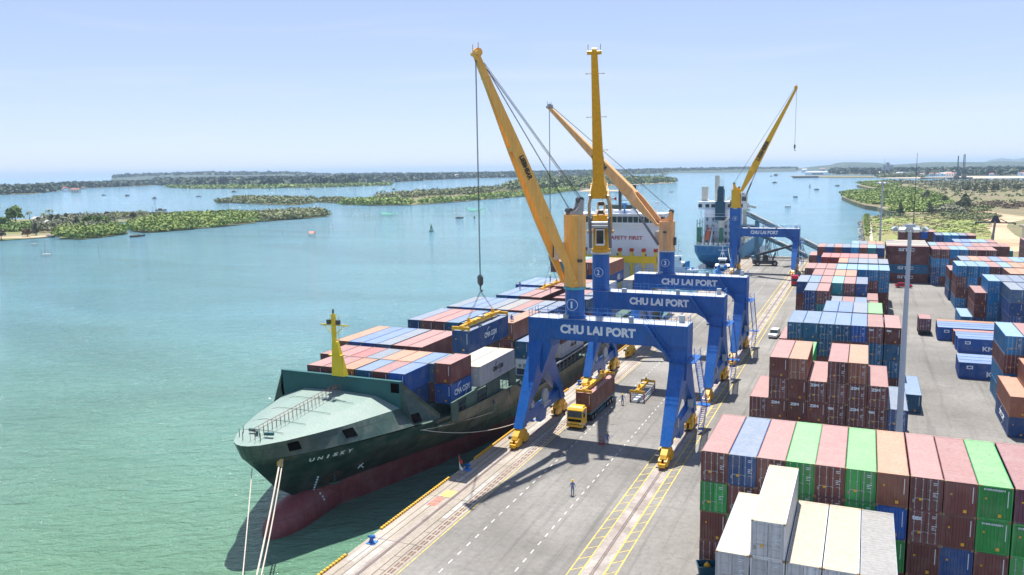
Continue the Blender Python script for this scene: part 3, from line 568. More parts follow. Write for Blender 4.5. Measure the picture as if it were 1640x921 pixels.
# ---------------------------------------------------------------- portal cranes
def crane(yc, num, zb, colx, cylr, zc, ztop, ymat, tip, pivz, hook=None, ring=True, ropes=False, lw=1.0, label='', box=False, cylang=True):
    """yc: Y of the front feet; zb top of the beam; colx column X; zc top of the blue column; ztop top of the tower"""
    X0 = -10.0; t = empty('portal_crane', (X0, yc, 0), 0, label, 'portal crane', 'blue and yellow portal cranes on the quay rails')
    B = M['cblue']; Yw = M[ymat]; hb = 2.95; bf, br = 6.1, 9.7; cy = 7.9
    # beam
    mb = MB(); zl = zb - hb
    if box: mb.box(-8.6, 11.25, bf, br, zl, zb)
    else: mb.box(-11.3, 11.25, bf, br, zl, zb)
    mb.prism([(9.25, zl), (6.7, zl + .001), (9.25, zl - 1.4)], 'y', bf + .02, br - .02)
    for x in ((-8.2, -5.6, -2.6, .4, 3.4, 6.4, 9.0) if not box else (-6.2, -3.2, -.2, 2.8, 5.8, 9.0)):
        for yy in (bf - .012, br - .01): mb.box(x, x + .06, yy, yy + .022, zl + .02, zb - .02)
    mb.box(-8.5, 11.2, bf - .07, bf - .005, zl + .12, zl + .2); mb.box(-8.5, 11.2, bf - .1, bf - .005, zb - .25, zb - .17)
    be = mb.build('portal_beam', B, t)
    tx0, tx1 = (-5.1, 5.2) if not box else (-5.1, 4.2)
    if num in '13': tx0, tx1 = -5.3, 5.3
    if num == '1': tx0, tx1 = -6.5, 4.3
    if num == '2': tx0, tx1 = -4.7, 5.5
    if num == '3': tx0, tx1 = -5.6, 5.6
    lettering('CHU LAI PORT', be, ((tx0 + tx1) / 2, bf - .03, zb - 1.36), tx1 - tx0, 1.28, '-y', M['letter_w'], .05)
    # legs, two A-frames
    for sx, xx in ((-1, -10.3), (1, 10.0)):
        wt = .68
        for fr in (0, 1):
            P = [(-.75, 2.5), (.95, 2.5), (1.7, 4.4), (7.89, 8.8), (7.89, zl - .4), (6.12, zl - .4), (5.2, 11.2)]
            if fr: P = [(15.8 - a, b) for a, b in P][::-1]
            mb = MB(); n = len(P)
            # taper in width towards the beam
            wd = [wt + max(0, (z - 6)) * .055 for _, z in P]
            mb.add([(xx - w_ if sx > 0 else xx - w_ * .9, p[0], p[1]) for p, w_ in zip(P, wd)] + [(xx + w_, p[0], p[1]) for p, w_ in zip(P, wd)],
                   [tuple(range(n)), tuple(range(n, 2 * n))[::-1]] + [(i, i + n, (i + 1) % n + n, (i + 1) % n) for i in range(n)])
            mb.build('leg', B, t)
        mb = MB()
        if sx < 0 and not box:
            Q = [(-11.28, zl - .002), (-7.9, zl - .002), (-7.9, zl - 1.2), (-9.3, 8.8), (-11.28, 8.2)]
            mb.prism(Q, 'y', bf + .03, br - .03)
        elif sx < 0 and box: mb.box(-12.3, -8.61, bf - .15, br + .15, 9.2, zl + hb + .0); mb.prism([(-12.3, 9.19), (-8.61, 9.19), (-9.4, 7.2), (-11.2, 7.2)], 'y', bf + .03, br - .03)
        else: mb.prism([(9.25, zl - .002), (11.22, zl - .002), (11.2, 9.5), (9.4, 9.5)], 'y', bf + .03, br - .03)
        mb.build('leg_head', B, t)
        mb = MB(); mb.prism([(-.6, 2.6), (16.4, 2.6), (16.2, 4.3), (12.5, 4.1), (9.0, 3.9), (4.0, 3.95), (1.4, 4.5)], 'x', xx - .45, xx + .45)
        mb.prism([(6.4, 2.59), (9.6, 2.59), (9.0, 1.2), (7.0, 1.2)], 'x', xx - .35, xx + .35)
        sill = mb.build('sill_beam', B, t)
        if sx < 0: lettering('SAFETY', sill, (xx + .47, 9.5, 3.3), 3.0, .5, '+x', M['letter_w'])
        for yb in (-.0, 15.8):
            bo = MB(); bo.prism([(yb - 1.9, 1.25), (yb - 1.6, 1.7), (yb - .5, 2.49), (yb + .5, 2.49), (yb + 1.6, 1.7), (yb + 1.9, 1.25), (yb + 1.4, 1.0), (yb - 1.4, 1.0)], 'x', xx - .42, xx + .42)
            for d in (-1.25, 1.25):
                bo.prism([(yb + d - .95, .45), (yb + d - .85, 1.05), (yb + d - .3, 1.35), (yb + d + .3, 1.35), (yb + d + .85, 1.05), (yb + d + .95, .45), (yb + d + .6, .3), (yb + d - .6, .3)], 'x', xx - .55, xx - .16)
                bo.prism([(yb + d - .95, .45), (yb + d - .85, 1.05), (yb + d - .3, 1.35), (yb + d + .3, 1.35), (yb + d + .85, 1.05), (yb + d + .95, .45), (yb + d + .6, .3), (yb + d - .6, .3)], 'x', xx + .16, xx + .55)
                bo.box(xx - .75, xx - .56, yb + d - .2, yb + d + .3, .6, 1.2)
            s2 = -1 if yb < 5 else 1
            bo.box(xx - .4, xx + .4, *sorted((yb + s2 * 2.25, yb + s2 * 2.6)), .35, .8)
            bg_ = bo.build('bogie', M['yellow'], t)
            for d in (-1.7, -.8, .8, 1.7):
                wh = MB(); wh.tube([(xx - .14, yb + d, .36), (xx + .14, yb + d, .36)], .34, 14); wh.build('wheel', M['darksteel'], bg_)
            mo = MB(); mo.tube([(xx - .6, yb - 1.2, 1.3), (xx - 1.1, yb - 1.2, 1.3)], .22, 10); mo.tube([(xx - .6, yb + 1.2, 1.3), (xx - 1.1, yb + 1.2, 1.3)], .22, 10); mo.build('drive_motor', M['darksteel'], bg_)
    # cable reel by the seaside leg
    mb = MB(); mb.tube([(-9.7, 7.9, 4.9), (-9.45, 7.9, 4.9)], 1.15, 20); mb.box(-9.9, -9.3, 6.9, 8.9, 3.95, 4.1); mb.build('cable_reel', M['galv'], t)
    mb = MB(); mb.box(-10.7, -9.9, 3.4, 4.5, 4.2, 5.1); mb.build('electric_cabinet', M['galv'], t)
    # walkway plates and railing
    mb = MB(); mb.box(-11.2 if not box else -8.5, 11.15, bf + .05, br - .05, zb + .003, zb + .03); mb.build('walkway', M['galv'], t)
    mb = MB(); xs = np.arange(-11.2 if not box else -8.4, 11.21, 1.5)
    cx = colx - X0
    for yy in (bf + .06, br - .06):
        for x in xs:
            if abs(x - cx) < cylr + .1: continue
            mb.box(x - .03, x + .03, yy - .03, yy + .03, zb + .03, zb + 1.15)
        for h in (.58, 1.12): mb.box(xs[0], xs[-1], yy - .022, yy + .022, zb + h, zb + h + .04)
    for x in (xs[0], 11.15):
        for h in (.58, 1.12): mb.box(x - .02, x + .02, bf + .1, br - .1, zb + h, zb + h + .04)
        for yy in (7.3, 8.5): mb.box(x - .03, x + .03, yy - .03, yy + .03, zb + .03, zb + 1.15)
    mb.build('railing', M['cblue_l'], t)
    mb = MB(); mb.box(3.2, 3.8, bf + .4, bf + .9, zb + .03, zb + .8); mb.box(9.6, 10.3, br - 1.2, br - .6, zb + .03, zb + 1.0); mb.box(-6.2, -5.4, bf + .3, bf + 1.0, zb + .03, zb + .6); mb.build('electric_cabinet', M['galv'], t)
    # stairs: down the front face of the beam, platform, then down the rear leg
    def stair(a, b, wx, nm='stair', along='x'):
        mb = MB(); a = Vector(a); b = Vector(b); off = Vector((0, wx, 0)) if along == 'x' else Vector((wx, 0, 0)); n = int((a - b).length / .33)
        for o in (Vector(), off): mb.beam(a + o, b + o, .06, .26); mb.beam(a + o + Vector((0, 0, 1.0)), b + o + Vector((0, 0, 1.0)), .045)
        for k in range(0, n + 1):
            p = a.lerp(b, k / n); q = p + off
            c = (p + q) / 2; mb.cbox(c, (.22 if along == 'x' else abs(wx), abs(wx) if along == 'x' else .22, .03))
            if k % 4 == 0:
                for o in (p, q): mb.beam(o, o + Vector((0, 0, 1.0)), .035)
        mb.build(nm, M['cblue'], t)
    zp = zb - 4.6
    stair((5.7, bf - .85, zb + .0), (9.2, bf - .85, zp + .1), .75)
    mb = MB(); mb.box(8.6, 12.4, bf - .95, bf - .02, zp - .05, zp + .02); mb.box(11.25, 12.4, bf - .02, br + .6, zp - .05, zp + .02)
    for x in (8.7, 10, 11.3, 12.35): mb.box(x - .03, x + .03, bf - .93, bf - .87, zp, zp + 1.1)
    for h in (.55, 1.08): mb.box(8.6, 12.4, bf - .93, bf - .89, zp + h, zp + h + .04); mb.box(12.34, 12.38, bf - .9, br + .6, zp + h, zp + h + .04)
    mb.build('platform', M['cblue'], t)
    stair((11.4, br + .3, zp), (11.4, br + 6.5, 3.4), .8, 'stair', 'y')
    mb = MB(); mb.box(10.7, 12.5, br + 6.5, br + 7.9, 3.3, 3.38); mb.build('platform', M['cblue'], t)
    stair((11.5, br + 6.6, 3.3), (11.5, br + 3.4, .4), .7, 'stair', 'y')
    for yy in (3.0, 12.5):
        mb = MB(); mb.box(10.2, 10.9, yy - .3, yy + .3, 4.0, 5.2); mb.build('electric_cabinet', M['galv'], t)
    # lower column
    mb = MB()
    if box:
        mb.box(cx - 1.85, cx + 1.85, cy - 1.85, cy + 1.85, zb + .001, zc)
    else:
        mb.cyl((cx, cy), cylr, zb + .001, zc - .35, 32); mb.cyl((cx, cy), cylr + .25, zb + .002, zb + .25, 32)
    lc = mb.build('column', B, t, not box)
    ry = cy - (1.9 if box else cylr + .02)
    zn = (zb + zc) / 2 - .1 if num != '1' else zb + 2.0
    # number in a ring, bent onto the column by standing just proud of it
    nm = lettering(num, lc, (cx, ry - .05, zn), .26 if num == '1' else .5, .95, '-y', M['letter_w'], .02, 'number')
    mb = MB(); rr = .82
    for k in range(28):
        a0, a1 = 2 * math.pi * k / 28, 2 * math.pi * (k + 1) / 28
        def pt(a, r): 
            x = r * math.sin(a); z = zn + r * math.cos(a); yv = (ry - .02) if box else cy - math.sqrt(cylr ** 2 - x * x) - .03
            return (cx + x, yv, z)
        q = [pt(a0, rr - .07), pt(a1, rr - .07), pt(a1, rr), pt(a0, rr)]
        mb.add(q + [(x, y + .04, z) for x, y, z in q], [(0, 1, 2, 3), (3, 2, 6, 7), (0, 4, 5, 1)])
    mb.build('number_ring', M['letter_w'], lc)
    # tower (turns with the boom)
    P = Vector((tip[0] - X0, tip[1] - yc, tip[2])); bd = Vector((P.x - cx, P.y - cy, 0)); reach = bd.length; bd.normalize(); sd = bd.cross(Vector((0, 0, 1)))
    mb = MB(); mb.cyl((cx, cy), cylr + .22, zc - .34, zc - .02, 32); mb.build('slewing_ring', M['teal_ring'] if num == '1' else M['offwhite'], t, True)
    tr_ = cylr - .02
    mb = MB()
    ring_pts = []
    for k in range(32):
        a = 2 * math.pi * k / 32; v = bd * math.cos(a) + sd * math.sin(a); f = max(abs(math.cos(a)), abs(math.sin(a))); r = tr_ / (f ** .55)
        ring_pts.append(Vector((cx, cy, 0)) + v * r * .97)
    mb.loft([[p + Vector((0, 0, z)) for p in ring_pts] for z in (zc, ztop)])
    if cylang is not None: mb.cyl((cx, cy), tr_ + .15, zc, zc + .5, 32)
    for z in np.arange(zc + 2.2, ztop, 2.3): mb.loft([[Vector((cx, cy, 0)) + (q - Vector((cx, cy, 0))) * 1.012 + Vector((0, 0, zz)) for q in ring_pts] for zz in (z, z + .07)])
    tw = mb.build('tower', Yw, t, True)
    mb = MB(); q = Vector((cx, cy, 0)) - sd * (tr_ + .22) - bd * .3; q2 = q + bd * .5
    for o in (q, q2): mb.beam(o + Vector((0, 0, zc)), o + Vector((0, 0, ztop + .6)), .05)
    for z in np.arange(zc, ztop + .5, .35): mb.beam(q + Vector((0, 0, z)), q2 + Vector((0, 0, z)), .035)
    mb.build('ladder', M['galv'], t)
    def pt(u, v, z): return Vector((cx, cy, z)) + bd * u + sd * v   # u along the boom, v sideways
    def gbar(mb, u0, u1, v0, v1, z0, z1):
        vs = [pt(u, v, z) for z in (z0, z1) for u, v in ((u0, v0), (u1, v0), (u1, v1), (u0, v1))]
        mb.add(vs, [(0, 3, 2, 1), (4, 5, 6, 7), (0, 1, 5, 4), (1, 2, 6, 5), (2, 3, 7, 6), (3, 0, 4, 7)])
    # cab on the boom side under the fork
    zcab = zc + (ztop - zc) * (.42 if num != '1' else .5)
    if num in '24':
        mb = MB(); gbar(mb, tr_, tr_ + 2.0, -.75, .75, zcab - 1.3, zcab + 1.5); cab = mb.build('cab', M['white'], t)
        mb = MB(); gbar(mb, tr_ + 1.98, tr_ + 2.02, -.62, .62, zcab - 1.0, zcab + 1.3); gbar(mb, tr_ + .3, tr_ + 1.8, .74, .78, zcab - .3, zcab + 1.2); gbar(mb, tr_ + .3, tr_ + 1.8, -.78, -.74, zcab - .3, zcab + 1.2); mb.build('window', M['glass'], cab)
        mb = MB(); gbar(mb, tr_, tr_ + 2.2, -1.5, 1.5, zcab + 1.7, zcab + 2.1); mb.tube([pt(tr_ + .7, -1.6, zcab + 2.4), pt(tr_ + .7, 1.6, zcab + 2.4)], .35, 10); mb.build('winch', M['galv'], t)
    else:
        mb = MB(); gbar(mb, tr_ - .1, tr_ + 1.4, .9, 2.3, zcab - 1.2, zcab + 1.2); cab = mb.build('cab', M['offwhite'], t)
        mb = MB(); gbar(mb, tr_ + 1.39, tr_ + 1.43, 1.0, 2.2, zcab - .9, zcab + 1.0); mb.build('window', M['glass'], cab)
    mb = MB(); gbar(mb, -tr_ - .3, -tr_ + .05, -.5, .5, zc + 1, zc + 2.6); gbar(mb, -.3, .3, -tr_ - .28, -tr_ + .1, zc + 3.5, zc + 3.9); mb.build('machinery_box', M['darksteel'], t)
    # tower head with sheaves
    mb = MB()
    for v in (-.55, .55):
        q = [pt(u, v - .12, z) for u, z in ((-1.0, ztop), (1.1, ztop), (1.0, ztop + .5), (.2, ztop + .55), (-.35, ztop + 1.1), (-.6, ztop + 2.1), (-1.15, ztop + 2.0))]
        q2 = [p + sd * .24 for p in q]; n = len(q)
        mb.add(q + q2, [tuple(range(n)), tuple(range(n, 2 * n))[::-1]] + [(i, (i + 1) % n, (i + 1) % n + n, i + n) for i in range(n)])
    mb.build('tower_head', M['steel'] if num == '1' else Yw, t)
    mb = MB()
    for u, z, r in ((-.85, ztop + 2.0, .42), (.9, ztop + .6, .36)): mb.tube([pt(u, -.5, z), pt(u, .5, z)], r, 16)
    mb.build('sheave', M['darksteel'], t)
    # boom
    pu = tr_ * (.75 if num == '1' else 1.02); Pv = pt(pu, 0, pivz); ax = (P - Pv); Lb = ax.length; ax.normalize(); un = sd.cross(ax).normalized()
    if un.z < 0: un = -un
    dep = [(0, .55), (.12, 1.0), (.28, 1.55), (.42, 1.6), (.6, 1.35), (.8, .95), (1, .65)] if num == '1' else [(0, .5), (.12, 1.35), (.27, 2.3), (.30, 2.15), (.55, 1.55), (.8, 1.0), (1, .7)]
    wdt = [(0, .6), (.25, 1.9), (.5, 1.6), (.8, 1.15), (1, .8)] if num in '134' else [(0, .6), (.25, 2.7), (.28, 2.7), (.33, 1.8), (.55, 1.5), (1, .9)]
    D = lambda s: np.interp(s, [a for a, _ in dep], [b for _, b in dep]) * lw; Wd = lambda s: np.interp(s, [a for a, _ in wdt], [b for _, b in wdt])
    def ringat(s, v0, v1):
        c = Pv + ax * Lb * s; h = D(s) / 2
        return [c + sd * v0 - un * h, c + sd * v1 - un * h, c + sd * v1 + un * h, c + sd * v0 + un * h]
    mb = MB()
    S = [.235, .25, .28, .30, .33, .42, .5, .55, .6, .7, .8, .9, 1.0]
    if num == '1': S = [.86, .9, 1.0]
    mb.loft([ringat(s, -Wd(s) / 2, Wd(s) / 2) for s in S])
    hw = tr_ + .12
    if num == '1': mb.loft([ringat(s, -Wd(s) / 2, Wd(s) / 2) for s in (.60, .615)])
    for sg in (-1, 1):
        rs = []
        for s, c in (((0, hw), (.05, hw), (.12, hw), (.2, hw * .9), (.25, max(.6, Wd(.25) / 2 - .3))) if num != '1' else ((0, hw), (.12, hw * .9), (.3, hw * .56), (.6, hw * .36), (.87, .05))):
            a, b_ = c, c + .45; rs.append(ringat(s, *(sorted((sg * a, sg * b_)))) )
        mb.loft(rs)
        mb.tube([Pv + sd * sg * (hw - .2), Pv + sd * sg * (hw + .65)], .32, 12)
    for s in ((.35, .45, .55, .65, .75, .85, .94) if num != '1' else (.9, .95)): mb.loft([[p + (p - (Pv + ax * Lb * q)) * .018 for p in ringat(q, -Wd(q) / 2, Wd(q) / 2)] for q in (s, s + .0022)])
    bm = mb.build('boom', Yw, t)
    if num != '1':
        mb = MB(); mb.loft([ringat(s, -Wd(s) / 2 - .06, Wd(s) / 2 + .06) for s in (.262, .285)]); mb.build('joint_band', Yw, bm)
    # boom lettering on both side plates, running along the boom
    for sg in (-1, 1):
        s0 = .52 if num in '13' else .42
        if num == '4': s0 = .40
        c = Pv + ax * Lb * s0 + sd * sg * ((Wd(s0) / 2 if num != '1' else np.interp(s0, [.3, .6], [hw * .56, hw * .36]) + .45) + .06)
        ex = ax * (1 if num == '4' else -1) ; ey = un
        nz = sd * sg; ex = ex.normalized(); ey = nz.cross(ex).normalized()
        if num != '4' and ey.dot(un) < 0: ex = -ex; ey = -ey
        if num == '4' and ey.dot(un) < 0: ex = -ex; ey = -ey
        mtx = Matrix((ex, ey, nz)).transposed()
        o = lettering('LIEBHERR', bm, c, {'1': 3.4, '3': 4.4, '4': 7.4}.get(num, 3.6), {'3': .85, '4': 1.25}.get(num, .68), rot=mtx.to_euler(), mat=M['letter_k'], bold=.05)
    mb = MB()
    mb.tube([P - sd * 1.05, P + sd * 1.05], .3, 10); mb.tube([P - sd * .35 + un * .3, P + sd * .35 + un * .3], .55, 16)
    for sg in (-1, 1): mb.beam(P + sd * sg * .9, P + sd * sg * .9 + Vector((0, 0, 1.2)), .08)
    mb.build('boom_tip_sheave', M['steel'] if num == '3' else Yw, bm)
    for s in (.3, .5, .68, .9):
        c = Pv + ax * Lb * s
        for sg in (-1, 1): mb = MB(); mb.beam(c + sd * sg * Wd(s) / 2, c + sd * sg * (Wd(s) / 2 + .7), .07); mb.cbox(c + sd * sg * (Wd(s) / 2 + .75), (.22, .22, .12)); mb.build('floodlight', Yw, bm)
    # luffing
    if cylang:
        mb = MB(); pts = (.75, 1.15) if True else 0
        for sg in ((-1, 1) if num == '2' else (0,)):
            a = pt(tr_ + .25, sg * (tr_ + .25), zc + .9); b_ = Pv + ax * Lb * .26 + sd * sg * (tr_ + .3) * (.85 if sg else 0) - un * D(.26) / 2
            mid = a.lerp(b_, .58); mb.m = 0; mb.tube([a, mid], .27, 12); mb.m = 1; mb.tube([mid, b_], .15, 10)
        mb.build('luffing_cylinder', [M['darksteel2'], M['steel']], t)
    # ropes
    mb = MB()
    if ropes:
        for v in (-.35, -.12, .12, .35):
            mb.tube([pt(-.85 if abs(v) > .2 else .9, v, ztop + (2.3 if abs(v) > .2 else .9)), P + sd * v * .8 - ax * 1.5 + un * .5], .035, 4)
        mb.tube([pt(-.85, 0, ztop + 2.4), P - ax * 2.4 + un * .7], .035, 4)
    else:
        mb.tube([pt(-.85, -.2, ztop + 2.3), P + un * .5 - sd * .2], .035, 4); mb.tube([pt(-.85, .2, ztop + 2.3), P + un * .5 + sd * .2], .03, 4)
    if hook:
        hz = hook
        for v in (-.12, .12): mb.tube([P + sd * v, Vector((P.x, P.y, hz + 1.4)) + sd * v], .04, 4)
    mb.build('hoist_rope', M['wire'], t)
    if hook:
        mb = MB(); mb.loft([[Vector((P.x, P.y, z)) + sd * a * r + bd * b_ * r * .6 for a, b_ in ((-1, -1), (1, -1), (1, 1), (-1, 1))] for z, r in ((hz, .16), (hz + .35, .4), (hz + 1.2, .42), (hz + 1.5, .2))]); 
        mb.tube([(P.x, P.y, hz), (P.x, P.y, hz - .5), (P.x + .2, P.y, hz - .75), (P.x + .3, P.y, hz - .5)], .1, 8)
        mb.build('hook_block', M['darksteel'], t)
    return t
M['darksteel2'] = plain('darksteel2', (.16, .18, .22), .45, .2)
crane(98.9, '1', 16.75, -14.95, 1.36, 21.2, 31.2, 'y1', (-24.4, 96.0, 52.2), 22.0, hook=22.3, ropes=True, cylang=None, label='nearest portal crane, number 1, pale yellow boom leaning out over the bow containers')
crane(128.6, '2', 16.2, -20.4, 1.5, 23.0, 29.4, 'y2', (-15.2, 116.5, 54.1), 26.6, label='portal crane number 2 with golden boom pointing straight up towards the viewer')
crane(156.2, '3', 15.9, -14.95, 1.55, 20.8, 26.6, 'y3', (-41.2, 166.3, 50.5), 26.0, hook=17.6, label='portal crane number 3 with peach coloured boom slanting left over the ship')
crane(289.5, '4', 15.7, -20.55, 1.75, 22.8, 29.3, 'y4', (-1.47, 297.2, 63.4), 28.7, hook=43.0, box=True, label='farthest portal crane, number 4, bright yellow boom slanting right')
# ---------------------------------------------------------------- container spreaders
def spreader(x, y, z, label, hook=None, rz=0):
    """x, y: centre; z underside; the spreader lies on the container top"""
    t = empty('spreader', (x, y, z), rz, label, 'container spreader', 'yellow container spreaders')
    mb = MB(); mb.box(-.35, .35, -4.2, 4.2, .25, .75)
    for s in (-1, 1):
        mb.box(-.22, -.02, *sorted((s * 4.1, s * 6.0)), .3, .62); mb.box(.02, .22, *sorted((s * 4.1, s * 6.0)), .3, .62)
        mb.box(-1.22, 1.22, *sorted((s * 5.85, s * 6.1)), .12, .5)
        mb.box(-.5, .5, s * 2.6 - .15, s * 2.6 + .15, .25, .8)
        mb.prism([(-.25, .75), (.25, .75), (.12, 1.25), (-.12, 1.25)], 'y', s * 3.7 - .1, s * 3.7 + .1)
    mb.build('spreader_frame', M['yellow'], t)
    for sx in (-1, 1):
        for sy in (-1, 1):
            c = MB(); c.box(sx * 1.14 - .1, sx * 1.14 + .1, sy * 6.0 - .12, sy * 6.0 + .12, .004, .3); c.build('twist_lock', M['yellow'], t)
    mb = MB(); mb.box(-.25, .25, -.5, .5, .76, .95); mb.build('electric_cabinet', M['galv'], t)
    if hook is not None:
        mb = MB()
        for s in (-1, 1):
            for v in (-.1, .1): mb.tube([(v, s * 3.7, 1.2), (v * .5, 0, hook - z)], .03, 4)
        mb.build('sling', M['wire'], t)
    return t
container(-25.6, 89.9, 14.5, 'n', HC, 'navy container hanging in the air from the crane over the ship', 'containers of the ship', texts=(cma('+x', 6.3, 1.5, .85),))
spreader(-24.4, 96.0, 17.41, 'yellow spreader gripping the hanging navy container above the ship', hook=21.6)
# ---------------------------------------------------------------- the container ship at the quay
M['hullgreen'] = paint('hullgreen', (.014, .05, .046), .42, .25, seams=(7, 2.1))
M['hullside'] = paint('hullside', (.09, .105, .078), .45, .5, .12, seams=(7, 2.1))
M['bowband_lit'] = paint('bowband_lit', (.045, .095, .083), .42, .2, seams=(5, 1.5))  # hull paint lightened; light on the lean-in plating is put into its colour
M['hullred'] = paint('hullred', (.25, .06, .065), .55, .45, seams=(7, 2.1))
M['covergreen'] = paint('covergreen', (.19, .27, .24), .6, .2, -.05, .02, streak=.85)
M['walldark'] = plain('walldark', (.012, .10, .105), .5, 0, .2, .3)
M['deckgreen'] = plain('deckgreen', (.07, .13, .105), .7, 0, .3, .5)
M['shipwhite'] = plain('shipwhite', (.74, .77, .82), .5, 0, .07, .3)
M['shipyellow'] = plain('shipyellow', (.70, .52, .02), .5, 0, .12)
SC = -39.3
hr0 = random.Random(2)
ship = empty('container_ship', (SC, 140, WATER), 0, 'large dark green container ship moored at the quay with its bow towards the viewer', 'ship')
def wb(mb, name, mat, t=None, smooth=False):
    t = t or ship; o = mb.build(name, mat, t, smooth)
    wl = t.location.copy(); p = t.parent
    while p: wl += p.location; p = p.parent
    o.location = -wl; return o
def sub(mb, name, mat, par, smooth=False):   # child of a part made by wb: same frame as its parent
    return mb.build(name, mat, par, smooth)
LV = [(-9, 79, [(79, 0), (90, 1.8), (112, 6), (140, 11.5), (160, 12.5), (205, 12.5), (222, 3)]),
      (-4, 76.5, [(76.5, 0), (77, .5), (85, 3.5), (96, 6.6), (105, 8.8), (115, 10.7), (130, 12.5), (145, 13.3), (205, 13.1), (222, 9)]),
      (-.7, 74.3, [(74.3, 0), (76, .7), (78.2, 1.7), (82, 2.8), (88, 4.7), (96.6, 7.6), (105, 10.7), (115, 12.6), (128, 13.3), (210, 13.3), (222, 11.5)]),
      (1.5, 71.2, [(71.2, 0), (74, 1.6), (80, 4.3), (86, 6.9), (92, 9.2), (100, 11.6), (110, 13), (120, 13.3), (210, 13.3), (222, 12)]),
      (4, 68.9, [(68.9, 0), (70, 1.2), (74, 4.0), (80, 7.3), (84, 9.3), (90, 11.6), (96, 12.9), (104, 13.3), (210, 13.3), (222, 12.3)]),
      (6.2, 66.9, [(66.9, 0), (67.1, .8), (67.8, 1.7), (70, 3.6), (73.3, 5.9), (76, 7.3), (79, 8.8), (84, 10.9), (88, 12.3), (92, 13.1), (96, 13.3), (210, 13.3), (222, 12.5)])]
NS = 44
ss = [(k / (NS - 1)) ** 1.9 for k in range(NS)]
def lvpt(i, s, z=None):
    zz, ys, tb = LV[i]; y = ys + (222 - ys) * s
    return y, float(np.interp(y, [a for a, _ in tb], [b for _, b in tb])), zz
def sheer(y): return float(np.interp(y, [66, 88, 112.5, 116, 222], [6.2, 6.0, 5.0, 2.2, 2.0]))
for sg, nm in ((1, 'hull_quay_side'), (-1, 'hull')):
    pass
mb = MB(); idx = {}
for sg in (1, -1):
    base = len(mb.v)
    for i in range(6):
        for s in ss:
            y, h, z = lvpt(i, s)
            if i >= 4: z = min(z, sheer(y)) if i == 5 else min(z, sheer(y) - .25)
            mb.v.append((SC + sg * h, y, z))
    for i in range(5):
        for k in range(NS - 1):
            a = base + i * NS + k; q = (a, a + 1, a + 1 + NS, a + NS); mb.f.append(q if sg > 0 else q[::-1])
            yy = mb.v[a][1]; mb.mi.append(0 if i < 2 else (1 if yy < 89 else 2))
    idx[sg] = base
# transom
for i in range(5):
    a = idx[1] + i * NS + NS - 1; b = idx[-1] + i * NS + NS - 1; mb.f.append((a, b, b + NS, a + NS)); mb.mi.append(1)
hull = wb(mb, 'hull', [M['hullred'], M['hullgreen'], M['hullside']])
# bulb
mb = MB(); rings = []
for y, r, cz in ((69.3, .05, -3.6), (69.5, .8, -3.6), (70.1, 1.45, -3.55), (71.2, 1.95, -3.5), (73, 2.35, -3.3), (75.5, 2.45, -3.1), (78.5, 2.4, -2.9), (82, 2.3, -2.8), (88, 2.0, -3.2)):
    rings.append([(SC + r * .92 * math.cos(a), y, cz + r * 1.12 * math.sin(a)) for a in np.linspace(0, 2 * math.pi, 25)[:-1]])
mb.loft(rings); wb(mb, 'bulbous_bow', M['hullred'], smooth=True)
# upper bow plating with the lean-in, up to the edge of the bow cover
T8 = [(66.2, 0), (66.35, .8), (67, 1.8), (69.3, 3.4), (72.5, 4.95), (76, 6.4), (80, 7.7), (84.5, 8.95)]
ys8 = [66.2, 66.25, 66.35, 66.6, 67, 67.7, 68.4, 69.3, 72.5, 76, 77, 80, 82, 84.5]
YL = lambda y: 66.9 + (y - 66.2) * (84.5 - 66.9) / (84.5 - 66.2)
h8 = lambda y: float(np.interp(y, [a for a, _ in T8], [b for _, b in T8]))
def h62(y): return float(np.interp(y, [a for a, _ in LV[5][2]], [b for _, b in LV[5][2]]))
mb = MB()
for sg in (1, -1):
    vs = []
    for y in ys8: vs += [(SC + sg * h62(YL(y)), YL(y), 6.2), (SC + sg * h8(y), y, 8.15)]
    mb.add(vs, [((2 * i, 2 * i + 2, 2 * i + 3, 2 * i + 1) if sg > 0 else (2 * i, 2 * i + 1, 2 * i + 3, 2 * i + 2)) for i in range(len(ys8) - 1)])
    # wing plating: from the breakwater top corner sloping down to the sheer
    W = [(SC + sg * 11.1, 84.5, 6.2), (SC + sg * 12.5, 88.4, 6.2), (SC + sg * 12.4, 88.4, 6.6), (SC + sg * 9.15, 84.5, 11.55), (SC + sg * 8.95, 84.5, 8.15)]
    mb.add(W, [(0, 1, 2, 3, 4) if sg > 0 else (4, 3, 2, 1, 0)])
    mb.add([(x - sg * .25, y + .05, z) for x, y, z in W], [(4, 3, 2, 1, 0) if sg > 0 else (0, 1, 2, 3, 4)])
    mb.beam((SC + sg * 12.45, 88.4, 6.6), (SC + sg * 9.15, 84.5, 11.55), .22, .12)
wb(mb, 'bow_plating', M['bowband_lit'])
# whaleback cover with facets
mb = MB()
tip_, ctr = (SC, 66.2, 8.15), (SC, 84.5, 9.62)
for sg in (1, -1):
    A = (SC + sg * 5.4, 84.5, 9.45); fr_ = [y for y in ys8 if y <= 77]; E = [(SC + sg * h8(y), y, 8.15) for y in fr_]; last = (SC + sg * h8(84.5), 84.5, 8.16)
    k0 = 5
    fs = lambda f: f if sg > 0 else f[::-1]
    mb.add([tip_, A, ctr], [fs((0, 1, 2))]); mb.add([tip_] + E[:k0 + 1] + [A], [fs((0, i, i + 1)) for i in range(1, k0 + 1)] + [fs((0, k0 + 1, k0 + 2))])
    mb.add([A] + E[k0:], [fs((0, i, i + 1)) for i in range(1, len(E) - k0)]); mb.add([A, E[-1], last], [fs((0, 1, 2))])
cov = wb(mb, 'bow_cover', M['covergreen'])
